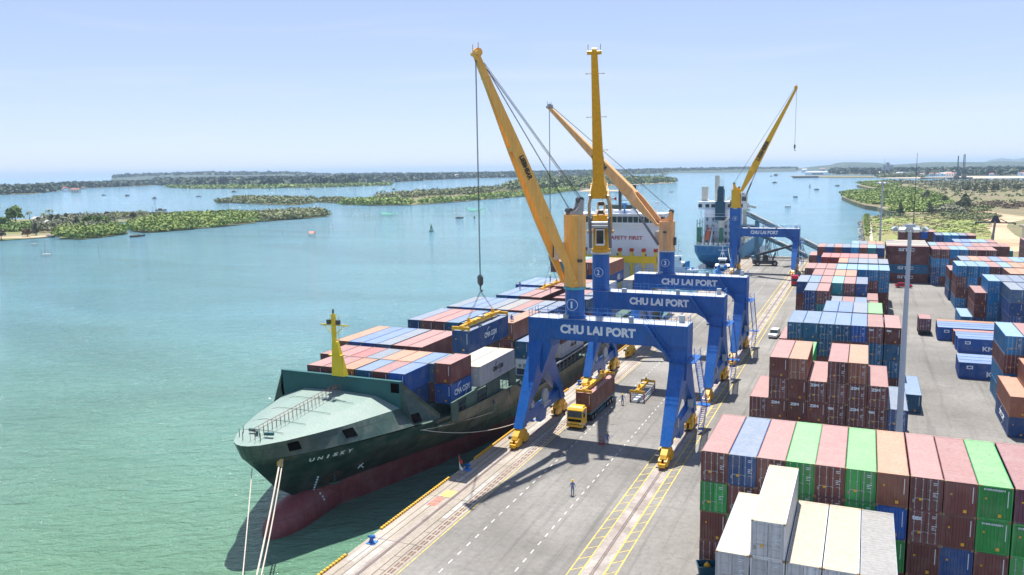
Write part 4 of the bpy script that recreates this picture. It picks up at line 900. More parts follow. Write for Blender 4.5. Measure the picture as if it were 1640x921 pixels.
# breakwater wall behind it
mb = MB(); mb.prism([(SC - 9.1, 7.6), (SC + 9.1, 7.6), (SC + 9.15, 11.5), (SC - 9.15, 11.5), (SC - 9.5, 9.0)], 'y', 84.5, 84.72)
mb.box(SC - 9.25, SC + 9.2, 84.4, 84.95, 11.5, 11.6)
brk = wb(mb, 'breakwater', M['walldark'])
mb = MB(); mb.box(SC + 7.75, SC + 8.9, 84.44, 84.49, 10.1, 11.3); sub(mb, 'opening', M['dark'], brk)
# hand rail up the cover, hatch, windows
mb = MB(); a, b2_ = Vector((SC + .4, 67.6, 8.4)), Vector((SC + .4, 83.6, 9.6))
n = 22
for k in range(n + 1):
    p = a.lerp(b2_, k / n)
    for dx in (-.35, .35): mb.beam(p + Vector((dx, 0, -.1)), p + Vector((dx, 0, 1.05)), .035)
for dx in (-.35, .35):
    for h in (1.05,): mb.beam(a + Vector((dx, 0, h)), b2_ + Vector((dx, 0, h)), .045)
wb(mb, 'handrail', plain('handrail', (.28, .09, .07), .6))
mb = MB()
for p, q in (((-1.8, 69.6), (-.7, 69.6)), ((-.7, 69.6), (-.2, 69.0)), ((.9, 69.0), (1.9, 69.3))): mb.beam((SC + p[0], p[1], 8.75), (SC + q[0], q[1], 8.75), .28, .3)
for x, y in ((-2.2, 68.4), (-1.0, 67.6), (1.2, 67.9), (-2.6, 69.5)): mb.beam((SC + x, y, 8.1), (SC + x, y, 9.2), .06)
wb(mb, 'mooring_fitting', M['walldark'])
mb = MB()   # weld seams of the cover plates
for y in (70.5, 73.5, 77.2, 81):
    e = h8(y) * .97; zc_ = 8.2 + 1.45 * (y - 66.2) / 18.3
    mb.beam((SC - e, y, 8.19), (SC - e * .58, y, zc_ - .03), .035); mb.beam((SC - e * .58, y, zc_ - .03), (SC, y, zc_ + .02), .035); mb.beam((SC, y, zc_ + .02), (SC + e * .58, y, zc_ - .03), .035)
wb(mb, 'weld_seam', M['bowband_lit'])
for y0, y1 in ((69.4, 70.6), (75.6, 77.0), (84.6, 85.7)):
    mb = MB()
    def bandpt(y, f):
        zz = 6.2 + f * 1.95; yb = YL(min(y, 84.5)); a = h62(yb); b = h8(min(y, 84.5)); 
        if y > 84.4: return (SC + np.interp(y, [84.5, 88.4], [11.25, 12.5]) * (1 - 0.0) - f * .9 + .06, y, zz - .3)
        return (SC + a + (b - a) * f + .05, yb + (y - yb) * f, zz)
    q = [bandpt(y0, .3), bandpt(y1, .3), bandpt(y1, .8), bandpt(y0, .8)]
    mb.add(q + [(x - .3, y, z) for x, y, z in q], [(0, 1, 2, 3), (7, 6, 5, 4), (0, 4, 5, 1), (1, 5, 6, 2), (2, 6, 7, 3), (3, 7, 4, 0)]); wb(mb, 'mooring_opening', M['dark'])
# name on the bow, rendered on the flare
def on_hull(y, z):
    zs = [l[0] for l in LV]; hs = [float(np.interp(y, [a for a, _ in l[2]], [b for _, b in l[2]])) if y > l[1] else -(l[1] - y) * .6 for l in LV]
    return Vector((SC + float(np.interp(z, zs, hs)), y, z))
def hulltext(s, y0, y1, z, hgt, mat):
    for i, ch in enumerate(s):
        if ch == ' ': continue
        t0 = (i + .5) / len(s); y = y0 + (y1 - y0) * t0; c = on_hull(y, z); ey = (on_hull(y + .4, z) - on_hull(y - .4, z)).normalized(); uz = (on_hull(y, z + .4) - on_hull(y, z - .4)).normalized()
        nz = ey.cross(uz).normalized(); uz = nz.cross(ey); mt = Matrix((ey, uz, nz)).transposed()
        lettering(ch, hull, c + nz * .06, abs(y1 - y0) / len(s) * (.25 if ch == 'I' else .72), hgt, rot=mt.to_euler(), mat=M[mat], bold=.03)
hulltext('UNISKY', 72.4, 77.4, 4.9, .72, 'letter_w')
# anchor pocket, draught marks, bow thruster mark
mb = MB(); rg = []
for k in range(14):
    a = 2 * math.pi * k / 14; r = 1.15 if math.sin(a) < .2 else 1.0; y = 78.3 + 1.25 * math.cos(a); z = .6 + .95 * max(-.55, math.sin(a)); p = on_hull(y, z); rg.append(p + Vector((.12, -.12, 0)))
mb.add(rg + [p + Vector((-.3, .2, .1)) for p in rg], [tuple(range(14))] + [(k, k + 14, (k + 1) % 14 + 14, (k + 1) % 14) for k in range(14)])
wb(mb, 'anchor_pocket', plain('pocketrust', (.075, .05, .04), .8))
mb = MB(); c = on_hull(78.6, .5) + Vector((.35, -.35, 0)); mb.beam(c + Vector((0, 0, .5)), c + Vector((0, 0, -.6)), .22); mb.beam(c + Vector((-.5, -.5, -.55)), c + Vector((.5, .5, -.55)), .3); wb(mb, 'anchor', M['hullgreen'])
mb = MB()
for k in range(13):
    z = 1.4 - k * .42; y = 76.0 + k * .16; p = on_hull(y, z)
    if z < -1: p.x += .9 + .25 * math.sin(k)
    mb.cbox(p + Vector((.06, -.06, 0)), (.16, .16, .2))
wb(mb, 'draught_marks', M['letter_w'])
mb = MB(); p = on_hull(81.6, 1.2) + Vector((.1, -.1, 0)); mb.beam(p + Vector((-.25, -.25, -.3)), p + Vector((.25, .25, .3)), .1); mb.beam(p + Vector((.25, .25, -.3)), p + Vector((-.25, -.25, .3)), .1); wb(mb, 'thruster_mark', M['letter_w'])
# rust runs on the hull plating
mb = MB(); rq = random.Random(12)
for y, z, L_ in [(78.9, .3, 1.6), (77.8, .1, 1.3), (70.0, 6.1, 1.4), (76.4, 6.1, 2.2), (85.2, 6.0, 2.0)] + [(rq.uniform(80, 118), rq.uniform(1.5, 4.6), rq.uniform(.8, 3.4)) for _ in range(34)]:
    w_ = rq.uniform(.04, .11); P0 = []
    for k in range(5):
        zz = z - L_ * k / 4; ww = w_ * (1 - k / 4.6) + .01
        for s_ in (-1, 1): P0.append(on_hull(y + s_ * ww + .03 * math.sin(k * 2 + y), zz) + Vector((.035, -.012, 0)))
    mb.add(P0, [(2 * k, 2 * k + 1, 2 * k + 3, 2 * k + 2) for k in range(4)])
wb(mb, 'rust_streak', plain('rustrun', (.14, .085, .05), .8, 0, .4))
# foremast
mb = MB(); mb.loft([[(SC - .3 + x * s + dx, 84.6 + y * s, z) for x, y in ((-1, -.5), (1, -.5), (1, .5), (-1, .5))] for z, s, dx in ((11.6, .95, .4), (16.0, .42, -.1))])
mb.box(SC - .75, SC - .35, 84.35, 84.85, 16, 19.6); mb.box(SC - 2.6, SC + 1.9, 84.5, 84.62, 18.1, 18.25); mb.box(SC - 1.3, SC + .6, 84.2, 84.95, 14.2, 14.3)
mb.beam((SC - 1.9, 84.55, 18.1), (SC - .6, 84.55, 16.9), .08); mb.beam((SC + 1.2, 84.55, 18.1), (SC - .4, 84.55, 16.9), .08)
for z in (16.4, 17.2, 18.7, 19.4): mb.box(SC - .3, SC + .5, 84.2, 84.26, z, z + .05)
mb.beam((SC + .5, 84.2, 16.2), (SC + .5, 84.2, 19.5), .05)
fm = wb(mb, 'foremast', M['shipyellow'])
for q in (-1.3, .1): mb = MB(); mb.box(SC + q, SC + q + .5, 84.1, 84.5, 18.3, 18.9); sub(mb, 'floodlight', M['darksteel'], fm)
mb = MB(); mb.tube([(SC - .55, 84.6, 19.6), (SC - .55, 84.6, 20.2)], .12, 8); sub(mb, 'mast_light', M['darksteel'], fm)
# decks, coaming with openings, hatch covers
mb = MB(); mb.add([(SC - 12.6, 88, 5.2), (SC + 12.6, 88, 5.2), (SC + 13.2, 112, 4.4), (SC - 13.2, 112, 4.4)], [(0, 1, 2, 3)])
mb.add([(SC - 13.2, 112, 1.9), (SC + 13.2, 112, 1.9), (SC + 13.2, 221.5, 1.8), (SC - 13.2, 221.5, 1.8)], [(0, 1, 2, 3)])
mb.add([(SC - 13.2, 112, 1.9), (SC + 13.2, 112, 1.9), (SC + 13.2, 112, 4.4), (SC - 13.2, 112, 4.4)], [(3, 2, 1, 0)])
mb.add([(SC - 9.3, 84.6, 7.7), (SC + 9.3, 84.6, 7.7), (SC + 12.4, 88.3, 6.3), (SC - 12.4, 88.3, 6.3)], [(0, 1, 2, 3)])
wb(mb, 'deck', M['deckgreen'])
BASE = 6.78
mb = MB()
mb.box(SC - 7, SC + 9.5, 86, 98.6, 4, BASE); mb.box(SC - 11.2, SC + 11.2, 99.5, 198, 3.0, BASE - 2.9)
for a, b in ((99.4, 112.0), (119.4, 131.9), (133.6, 146.1), (149.6, 162.1), (163.6, 176.1), (186, 199)):
    mb.box(SC - 11.3, SC + 11.3, a, b, BASE - 3.2, BASE - 2.95)
wb(mb, 'hatch_coaming', M['deckgreen'])
mb = MB()
for y0, y1 in ((90.8, 92.6), (94.9, 98.3), (101.5, 106.0), (109.4, 111.9)):
    mb.box(SC + 12.75, SC + 12.95, y0, y1, 5, 7.35)
mb.box(SC + 12.7, SC + 12.98, 90.8, 111.9, 7.35, 7.55)
wb(mb, 'deck_bulkhead', M['covergreen2'] if 'covergreen2' in M else M['deckgreen'])
mb = MB()
for y in np.arange(92.8, 111, 1.3):
    mb.beam((SC + 12.85, y, 5.2), (SC + 12.85, y, 6.5), .06)
for h in (5.7, 6.4): mb.beam((SC + 12.85, 92.8, h), (SC + 12.85, 110.8, h), .05)
for y in np.arange(117, 205, 2.03): mb.beam((SC + 13.0, y, 1.9), (SC + 13.0, y, 3.95), .18, .14)
mb.box(SC + 12.8, SC + 13.15, 116.5, 205, 3.75, 3.95)
for h in (2.6, 3.1): mb.beam((SC + 13.15, 116.5, h), (SC + 13.15, 205, h), .05)
wb(mb, 'lashing_gallery', M['darksteel2'] )
mb = MB()
for y0, z0, y1, z1 in ((103.0, 4.6, 105.5, -1), (108.5, 5.0, 111.0, 0), (112.6, 4.9, 116.2, 1.9)):
    p = on_hull(y0, min(z0, 6)); q = on_hull(y1, z1); mb.beam(p + Vector((.1, 0, 0)), q + Vector((.1, 0, 0)), .18, .5)
wb(mb, 'rubbing_bar', M['darksteel2'])
# lashing bridge in yellow before the house
mb = MB()
for x in np.arange(SC - 12.6, SC + 12.7, 3.15): mb.box(x - .3, x + .3, 203.2, 203.9, 1.9, 16.1)
mb.box(SC - 12.9, SC + 12.9, 203.1, 204.0, 13.2, 14.9)
lb = wb(mb, 'lashing_bridge', M['shipyellow'])
for x in np.arange(SC - 12.6, SC + 12.7, 3.15): mb = MB(); mb.box(x - .45, x + .45, 203.0, 204.1, 16.1, 16.9); sub(mb, 'lamp_housing', M['red'], lb)
# accommodation block
mb = MB(); mb.box(SC - 12.4, SC + 12.4, 207, 217, 1.9, 22.6); mb.box(SC - 12.9, SC + 12.9, 206.6, 213, 21.9, 22.2); mb.prism([(206.7, 22.2), (206.2, 23.0), (206.4, 25.4), (214, 25.4), (214, 22.2)], 'x', SC - 13.0, SC + 13.6)
mb.box(SC - 13.4, SC + 14.0, 205.9, 214.5, 25.4, 25.65); mb.box(SC - 5, SC + 6, 208, 214, 25.65, 26.4)
for z in (15.6, 12.7, 9.8): mb.box(SC - 12.45, SC + 12.45, 206.96, 207, z, z + .12)
hs = wb(mb, 'accommodation_block', M['shipwhite'])
mb = MB()
for k in range(18): x = SC - 12.6 + k * 1.43; mb.box(x, x + 1.18, 206.13, 206.35, 23.35, 24.85)
sub(mb, 'bridge_window', M['glass'], hs)
mb = MB()
for x, z in ((-8, 14.2), (-4.5, 14.2), (-1.4, 14.2), (1.6, 14.2), (5.5, 14.2), (9, 14.2), (-9, 10.9), (-5, 10.9), (-1, 10.9), (1.0, 10.9), (5.2, 10.9), (8.5, 7.8), (2, 7.8), (-6, 7.8)): mb.box(SC + x - .32, SC + x + .32, 206.93, 206.99, z, z + 1.0)
sub(mb, 'window', M['darksteel2'], hs)
tx = lettering('SAFETY FIRST', hs, (SC + 3.6, 206.94, 19.3), 9.3, 1.0, '-y', M['red'], .02)
mb = MB()
for x in np.arange(SC - 13.2, SC + 14, 1.1): mb.beam((x, 206.0, 25.65), (x, 206.0, 26.7), .05)
for h in (26.1, 26.65): mb.beam((SC - 13.2, 206, h), (SC + 13.8, 206, h), .05)
for x in (-6, 0, 5.4, 9): mb.cbox((SC + x, 207, 26.3), (.6, .6, 1.1))
mb.cyl((SC + 11.5, 208.5), .12, 25.65, 28, 8); mb.cyl((SC + 11.5, 208.5), .5, 28, 28.7, 10)
sub(mb, 'bridge_rail', M['shipwhite'], hs)
mb = MB(); 
for x in (1.5, 5.4): mb.box(SC + x - .35, SC + x + .35, 209, 209.7, 26.4, 33.0)
for z in (29, 30.5, 32): mb.beam((SC + 1.5, 209.3, z), (SC + 5.4, 209.3, z), .12)
mb.beam((SC + .2, 209.3, 31), (SC + 6.8, 209.3, 31), .1); mb.beam((SC + 1.5, 209.3, 33), (SC + 1.5, 209.3, 34.6), .1)
sub(mb, 'radar_mast', M['darksteel'], hs)
mb = MB(); mb.cyl((SC + 3.2, 207.6), .28, 25.7, 27.8, 8); mb.cyl((SC + 3.2, 207.6), .7, 27.8, 28.3, 8); sub(mb, 'searchlight', M['cblue_l'], hs)
mb = MB(); mb.add([(SC + .6, 209, 28.9), (SC + .6, 209, 29.9), (SC - .2, 208.6, 29.4)], [(0, 1, 2), (2, 1, 0)]); sub(mb, 'pennant', M['red'], hs)
mb = MB(); mb.box(SC - 4, SC + 4, 214, 219, 1.9, 27.5); wb(mb, 'funnel', M['hullgreen'])
# ship's containers ------------------------------------------------------------
G = 'containers on the ship deck'
HS = 2.6
def bay(where, y, x0, codes, ztop, H=HS, L=12.19, detail=1, texts={}, pitch=2.5, gaps={}):
    x = x0
    for c, st in enumerate(codes):
        x += gaps.get(c, 0)
        if st:
            n = len(st)
            for k, code in enumerate(st):
                if code == '.': continue
                tier = 'top' if k == n - 1 else ('under the top one' if k == n - 2 else 'third down')
                container(x, y, ztop - (n - k) * (H + .008), code, H, f"{PAL[code.lower()][0]} container, {tier}, {ORD[c]} from the far side, {where}", G, L, 0, detail, texts.get((c, k), ()))
        x += pitch
bay('first ship bay', 86.1, -45.55, ['mm', 'mm', 'mo', 'dd', 'mm', 'nb'], 12.15, L=6.06, gaps={3: .15})
bay('second ship bay', 92.35, -48.05, ['mm', 'nm', 'nr', 'me', 'mo', 'mo', 'mb', 'me'], 12.15, L=6.06, texts={})
container(-29.6, 92.2, 9.55, 'm', 2.75, 'dusty maroon container on top of the deep blue one beside the bow wall', G, 6.06)
container(-29.6, 92.2, 6.8, 'b', 2.72, 'deep blue lettered container under the dusty maroon one near the bow', G, 6.06, texts=(cma('+x', 3.1, 1.4, 1.0),))
container(-32.1, 86.1, 6.9, 'b', HS, 'deep blue lettered container half hidden behind the bow wall', G, 6.06, texts=(cma('+x', 3.6, 1.35, .95),)) if False else None
container(-28.55, 98.7, 7.62, 'W', HC, 'white refrigerated container with grey roof edge, on the ship side', G, texts=(cma('+x', 6.1, 1.5, .8, 'letter_k'),))
container(-31.1, 98.7, 7.62, 'W', HC, 'white container between the white lettered one and the brown ones', G)
bay('third ship bay', 100.4, -51.3, ['.o', '.b', '.b', 'ne', 'mm', 'mm'], 12.2, gaps={4: .2})
bay('fourth ship bay', 119.7, -50.0, ['mn', 'mm', 'mm', 'md', 'me', 'mb', 'me'], 12.1, gaps={4: .3})
container(-32.4, 119.5, 9.8, 'o', 2.9, 'large orange brown container with a sitting worker on top', G)
container(-32.4, 119.5, 6.9, 'm', 2.9, 'maroon container below the large orange brown one', G)
container(-29.85, 119.7, 6.8, 'd', 2.9, 'petrol blue container on the white machinery-ended one', G)
wr = container(-29.85, 119.7, 3.9, 'W', 2.9, 'white refrigerated container with its cooling unit facing the bow', G)
for c_ in [c_ for c_ in (wr.children if wr else ()) if c_.name.startswith(('door', 'marking'))]:
    for d_ in list(c_.children): bpy.data.objects.remove(d_)
    bpy.data.objects.remove(c_)
if wr and wr.name.startswith('shipping'): meshobj('machinery_end', cont_meshes(12.19, 2.9)['reefer'], wr)
bay('fifth ship bay', 133.8, -49.8, ['me', 'mb', 'mb', 'me', 'mk', 'mm', 'me'], 12.15, gaps={4: .15})
container(-31.9, 133.8, 9.3, 'n', 2.85, 'navy lettered container beside the number one column', G, texts=(cma('+x', 4.3, 1.5, .8),))
container(-31.9, 133.8, 6.4, 'm', 2.85, 'maroon container below the navy lettered one', G)
container(-29.3, 133.9, 6.6, 'm', 2.6, 'maroon container above the white lettered one behind gantry leg', G)
container(-29.3, 133.9, 3.9, 'w', 2.6, 'white lettered container seen behind the first gantry leg', G, texts=(cma('+x', 6.3, 1.35, .7, 'letter_k'),))
bay('bay with far spreader', 150.4, -47.2, ['md', 'mb', 'mm', '.', '.', 'mm', 'mm', 'me'], 12.0)
container(-42.3, 160.2, 8.9, 'r', 2.7, 'dark red container under the far yellow spreader', G)
container(-39.7, 150.4, 9.3, 'm', 2.6, 'maroon container right of the dark red one', G)
bay('bay before the tall block', 166.6, -49.8, ['b', 'b', 'e', 'm', 'm', 'm', 'k', 'w'], 11.9)
bay('block before ship house', 181.0, -44.6, ['nt', 'nt', 'nm', 'no', 'no'], 15.6, H=2.8, texts={(4, 0): (T('APL', 0, 1.5, 2.4, 1.4, '+x', 'letter_w', 7.5),)})
bay('low row beside ship house', 190.0, -31.5, ['w', 'm'], 10.6, H=2.8, detail=0)
container(-46.8, 181.0, 13.0, 'm', 2.6, 'maroon container at the outer end of the tall block', G)
spreader(-41.2, 166.3, 11.65, 'yellow spreader on the dark red container far along the ship', hook=16.9)
def far_stacks():
    V, F, MI, mats = [], [], [], []
    for e, key, d in _far:
        mt = Matrix.Translation(e.location) @ e.rotation_euler.to_matrix().to_4x4()
        for nm in ('frame', 'body', 'roof', 'end'):
            me = d[nm]; m_ = PM[key][1 if nm == 'roof' else 0]
            if m_ not in mats: mats.append(m_)
            b0 = len(V); V.extend([tuple(mt @ v.co) for v in me.vertices]); F.extend([tuple(i + b0 for i in p.vertices) for p in me.polygons]); MI.extend([mats.index(m_)] * len(me.polygons))
        bpy.data.objects.remove(e)
    me = bpy.data.meshes.new('container_stacks'); me.from_pydata(V, [], F)
    for m_ in mats: me.materials.append(m_)
    me.polygons.foreach_set('material_index', MI); o = bpy.data.objects.new('container_stacks', me); COL.objects.link(o)
    tag(o, 'remaining maroon and blue containers half hidden between and behind the other stacks', 'shipping containers', kind='stuff')
# ---------------------------------------------------------------- mooring lines
def line(pts, r, label, sag=0., n=12, mat='rope'):
    a, b = Vector(pts[0]), Vector(pts[1]); P = [a.lerp(b, k / n) - Vector((0, 0, sag * 4 * (k / n) * (1 - k / n))) for k in range(n + 1)]
    mb = MB(); mb.tube(P, r, 6); o = mb.build('mooring_line', M[mat]); tag(o, label, 'mooring line', 'ropes holding the ships'); return o
line([(-38.9, 67.2, 5.3), (-22.9, 46.6, .6)], .055, 'thin mooring line hanging from the very tip of the bow', .3)
line([(-37.2, 70.1, 6.2), (-22.9, 47.4, .6)], .09, 'thick pale mooring line from the front bow opening, left strand', .5)
line([(-37.0, 70.3, 6.2), (-22.9, 48.0, .6)], .07, 'pale mooring line right beside the thick one', .9)
line([(-27.7, 85.4, 5.4), (-22.8, 109.5, .6)], .05, 'sagging mooring line from the rear bow opening to the quay', 1.2)
line([(-27.9, 85.2, 5.4), (-26.0, 102.5, 3.0)], .045, 'taut mooring line running along the green hull side', .2)
line([(-28.0, 205, 3.0), (-22.8, 219.5, .6)], .06, 'stern mooring line of the green ship near the third crane', .4)
ch = MB(); ch.box(-37.15, -36.4, 69.2, 69.35, 5.1, 6.0); tag(ch.build('rat_guard', M['yellow']), 'yellow square guard plate on the mooring lines below the bow', 'rat guard')
far_stacks() if False else None
# ---------------------------------------------------------------- second ship, tug, boats
M['shipblue'] = paint('shipblue', (.01, .12, .28), .45, .15)
M['mastgreen'] = plain('mastgreen', (.05, .2, .13), .5)
M['navy'] = plain('navy', (.01, .07, .12), .4)
M['tugblue'] = plain('tugblue', (.02, .2, .5), .45)
def ship2():
    X, Y0 = -33.8, 336.0
    t = empty('cargo_ship', (X, Y0, WATER), 0, 'blue cargo ship with white superstructure moored stern on beyond the fourth crane', 'ship')
    W2 = lambda mb, n, m, s=False: wb(mb, n, m, t, s)
    st = []
    for y, hb, zb in ((336, 7.5, 1.5), (338, 9, -1.5), (342, 9.4, -4), (350, 9.5, -6), (400, 9.5, -6), (430, 9.5, -6), (445, 6, -6), (456, 0.4, -6)):
        st.append([(X + hb * a, y, zz) for a, zz in ((-1, 5.2), (-.98, 2.5), (-.8, (zb + 1) * .6), (-.35, zb), (.35, zb), (.8, (zb + 1) * .6), (.98, 2.5), (1, 5.2))])
    mb = MB(); mb.loft(st); W2(mb, 'hull', M['shipblue'])
    mb = MB(); mb.box(X - 9.2, X + 9.2, 338, 446, 5.0, 5.25); W2(mb, 'deck', M['deckgreen'])
    mb = MB()
    for k in range(20):
        a = (k / 19) * 2 - 1; mb.beam((X + 9.1 * a, 336.4, 5.2), (X + 9.1 * a, 336.4, 6.4), .09)
    for h in (5.8, 6.4): mb.beam((X - 9.2, 336.4, h), (X + 9.2, 336.4, h), .07); mb.beam((X + 9.4, 336.4, h), (X + 9.4, 440, h), .07)
    W2(mb, 'railing', M['shipwhite'])
    mb = MB(); mb.box(X - 6.6, X + 6.6, 346, 358, 5.25, 19.6); mb.box(X - 9.2, X + 9.4, 347, 356, 19.6, 22.6); mb.box(X - 9.6, X + 9.8, 346.4, 356.5, 22.6, 22.8)
    for z in (8.1, 11.0, 13.9, 16.8): mb.box(X - 7.6, X + 7.6, 343.5, 346, z, z + .15)
    for z in (9.3, 12.2, 15.1, 18.0): mb.beam((X - 7.6, 343.5, z), (X + 7.6, 343.5, z), .09)
    for x in (-7.5, -3.7, 3.7, 7.5): mb.beam((X + x, 343.6, 5.2), (X + x, 343.6, 19.6), .22)
    hs = W2(mb, 'superstructure', M['shipwhite'])
    mb = MB()
    for x in (-8.6, -5.6, -3.2, 3.6, 6.0, 8.0): mb.box(X + x - .8, X + x + .8, 346.9, 346.99, 20.4, 21.8)
    sub(mb, 'bridge_window', M['glass'], hs)
    mb = MB()
    for z in (6.0, 9.0, 11.9, 14.8):
        for x in (-5.4, -2.9, 2.4, 4.0, 5.6): mb.box(X + x - .4, X + x + .4, 345.93, 345.99, z, z + 1.3)
    sub(mb, 'window', M['darksteel2'], hs)
    mb = MB(); mb.box(X - 1.9, X + 1.9, 344.2, 345.9, 15.2, 22.9); mb.box(X - 1.3, X + 1.3, 345, 348, 22.9, 28.0); mb.box(X - 1.0, X + 1.0, 345.2, 347.6, 28, 29.2); W2(mb, 'funnel', M['navy'])
    mb = MB(); mb.box(X - 3.5, X - 1.9, 352, 354, 22.8, 33.6); mb.box(X - 9.0, X - 6.6, 352, 354.5, 22.8, 29); mb.beam((X + 1, 352, 22.8), (X + 6, 353, 27.0), .5)
    for x in (-.6, 0, .7): mb.beam((X + x, 347, 29), (X + x, 347, 32.5), .12)
    W2(mb, 'mast', M['offwhite'])
    # free-fall lifeboat on its slipway
    mb = MB(); mb.loft([[(X - 4.4 + 1.15 * r * math.cos(a), y, z + 1.1 * r * math.sin(a)) for a in np.linspace(0, 2 * math.pi, 13)[:-1]] for y, z, r in ((340.2, 7.2, .15), (340.9, 7.8, .8), (343, 9.4, 1.05), (345.4, 11.2, 1.0), (346.4, 12.1, .4))])
    W2(mb, 'lifeboat', M['orange'], True)
    mb = MB()
    for dx in (-1.5, 1.5): mb.beam((X - 4.4 + dx, 339.4, 5.2), (X - 4.4 + dx, 346, 12.8), .5, .5); mb.beam((X - 4.4 + dx, 345, 5.2), (X - 4.4 + dx, 345, 12.4), .3)
    W2(mb, 'lifeboat_slipway', M['shipwhite'])
    mb = MB(); mb.cyl((X + 1.2, 341.5), .9, 5.2, 12.5, 14, .75); W2(mb, 'crane_post', M['mastgreen'], True)
    mb = MB(); mb.cyl((X + 1.2, 341.5), 1.2, 12.5, 15.3, 14); mb.beam((X + 1.2, 341.5, 14.2), (X + 8.6, 344.5, 19.5), .7); W2(mb, 'stores_crane', M['offwhite'])
    mb = MB()
    for z in (5.2, 8, 11, 14): mb.beam((X - 9, 349, z), (X - 9, 356, z), .2); mb.beam((X - 9, 343, z), (X - 7.4, 343, z), .2)
    for y in (343, 349, 356): mb.beam((X - 9, y, 5.2), (X - 9, y, 15.5), .25)
    mb.box(X - 8.6, X - 7.0, 341, 343, 5.2, 12.5); W2(mb, 'side_gantry', M['mastgreen'])
    mb = MB()
    for k, y in enumerate((372, 396, 420)):
        mb.cyl((X, y), 1.1, 5.2, 16.5, 12); mb.box(X - 1.7, X + 1.7, y - 1.7, y + 1.7, 16.5, 19.2); mb.beam((X, y, 18), (X + 3, y + 17, 16.0), .9)
    W2(mb, 'deck_crane', M['offwhite'])
    mb = MB()
    for y in (362, 386, 410): mb.box(X - 6.5, X + 6.5, y, y + 8, 5.25, 8.6)
    W2(mb, 'hatch', M['hullgreen'])
    rr = random.Random(3); mb = MB()
    for k in range(110):
        y = rr.uniform(339, 440); x = X + rr.choice((-1, 1)) * rr.uniform(7.3, 8.9); h = rr.uniform(.4, 2.6); mb.box(x - .3, x + .3, y, y + rr.uniform(.4, 1.6), 5.25, 5.25 + h)
    for k in range(9): x = X - 8 + k * 1.9; mb.box(x - .35, x + .35, 337.4, 338.2, 5.2, 5.2 + rr.uniform(.6, 1.5))
    W2(mb, 'deck_gear', M['offwhite'])
ship2()
line([(-26.5, 337.5, 5.0), (-22.8, 307.5, .6)], .07, 'mooring line from the blue ship stern to a bollard, outer one', .8)
line([(-29, 337, 5.0), (-22.8, 307.7, .6)], .07, 'mooring line from the blue ship stern to a bollard, inner one', 1.3)
def workboat(x, y, L, Wd, rz, label, hullm, big=True, cat='boat', group=None):
    t = empty('tug_boat' if big else 'small_boat', (x, y, WATER), rz, label, cat, group); st = []
    for s, w_, zb in ((-.5, .85, .1), (-.35, 1, -.5), (0, 1, -.8), (.3, .85, -.6), (.45, .4, 0), (.5, .05, .5)):
        zt = 1.2 + max(0, s) * 1.4
        st.append([(Wd / 2 * w_ * a, s * L, zz) for a, zz in ((-1, zt), (-.85, zb + .4), (-.3, zb), (.3, zb), (.85, zb + .4), (1, zt))])
    if not big: st = [[(a, b, c * .45) for a, b, c in r] for r in st]
    mb = MB(); mb.loft(st); mb.build('hull', M[hullm], t)
    if big:
        mb = MB(); mb.box(-Wd * .3, Wd * .3, -L * .12, L * .22, 1.2, 3.8); mb.box(-Wd * .2, Wd * .2, -L * .02, L * .16, 3.8, 6.2); mb.box(-Wd * .42, Wd * .42, -L * .16, L * .26, 3.75, 3.9)
        mb.box(-Wd * .25, Wd * .25, -L * .05, L * .19, 6.2, 6.35); c = mb.build('cabin', M['shipwhite'], t)
        mb = MB(); mb.box(-Wd * .19, Wd * .19, -L * .022, -L * .021, 4.5, 5.7); mb.box(Wd * .2, Wd * .2 + .02, L * .0, L * .14, 4.5, 5.7); mb.box(-Wd * .25, Wd * .25, -L * .122, -L * .121, 2, 3); mb.build('window', M['glass'], c)
        mb = MB(); mb.beam((0, L * .03, 6.3), (0, L * .03, 12.8), .22); mb.beam((-1.6, L * .03, 9.6), (1.6, L * .03, 9.6), .14); mb.beam((-1.1, L * .03, 11.2), (1.1, L * .03, 11.2), .12); mb.beam((-1.2, L * .03, 6.3), (0, L * .03, 10.5), .12); mb.beam((1.2, L * .03, 6.3), (0, L * .03, 10.5), .12)
        mb.beam((0, L * .03, 12), (0, L * .45, 2), .05); mb.cyl((0, L * .0), .5, 8.1, 8.7, 10); mb.build('mast', M['shipwhite'], t)
        mb = MB(); mb.cyl((-1.2, -L * .22), .5, 1.2, 4.4, 10); mb.cyl((1.2, -L * .22), .5, 1.2, 4.4, 10); mb.cyl((0, -L * .36), .5, 1.2, 2.2, 10); mb.build('exhaust', M['tugblue'], t)
        mb = MB()
        for k in range(9): mb.box(-Wd * .45 + k * Wd * .11, -Wd * .45 + k * Wd * .11 + .08, -L * .47, -L * .46, 1.2, 2.2)
        for s_ in (-1, 1):
            for k in range(8): mb.box(s_ * Wd * .47 - .04, s_ * Wd * .47 + .04, -L * .4 + k * L * .09, -L * .4 + k * L * .09 + .08, 1.2, 2.2)
            mb.beam((s_ * Wd * .47, -L * .46, 2.2), (s_ * Wd * .47, L * .3, 2.3), .07)
        mb.build('railing', M['shipwhite'], t)
    else:
        mb = MB(); mb.box(-Wd * .3, Wd * .3, -L * .25, L * .05, .5, 1.9); mb.build('cabin', M['steelrust'] if L < 9 else M['offwhite'], t)
    return t
workboat(-27.8, 316, 20, 6.4, R_(8), 'blue and white tug with a white lattice mast between the two ships', 'tugblue', cat='tug')
workboat(-45.5, 322, 15, 5, R_(80), 'small white motor boat on the water left of the tug', 'shipwhite', True, 'boat')
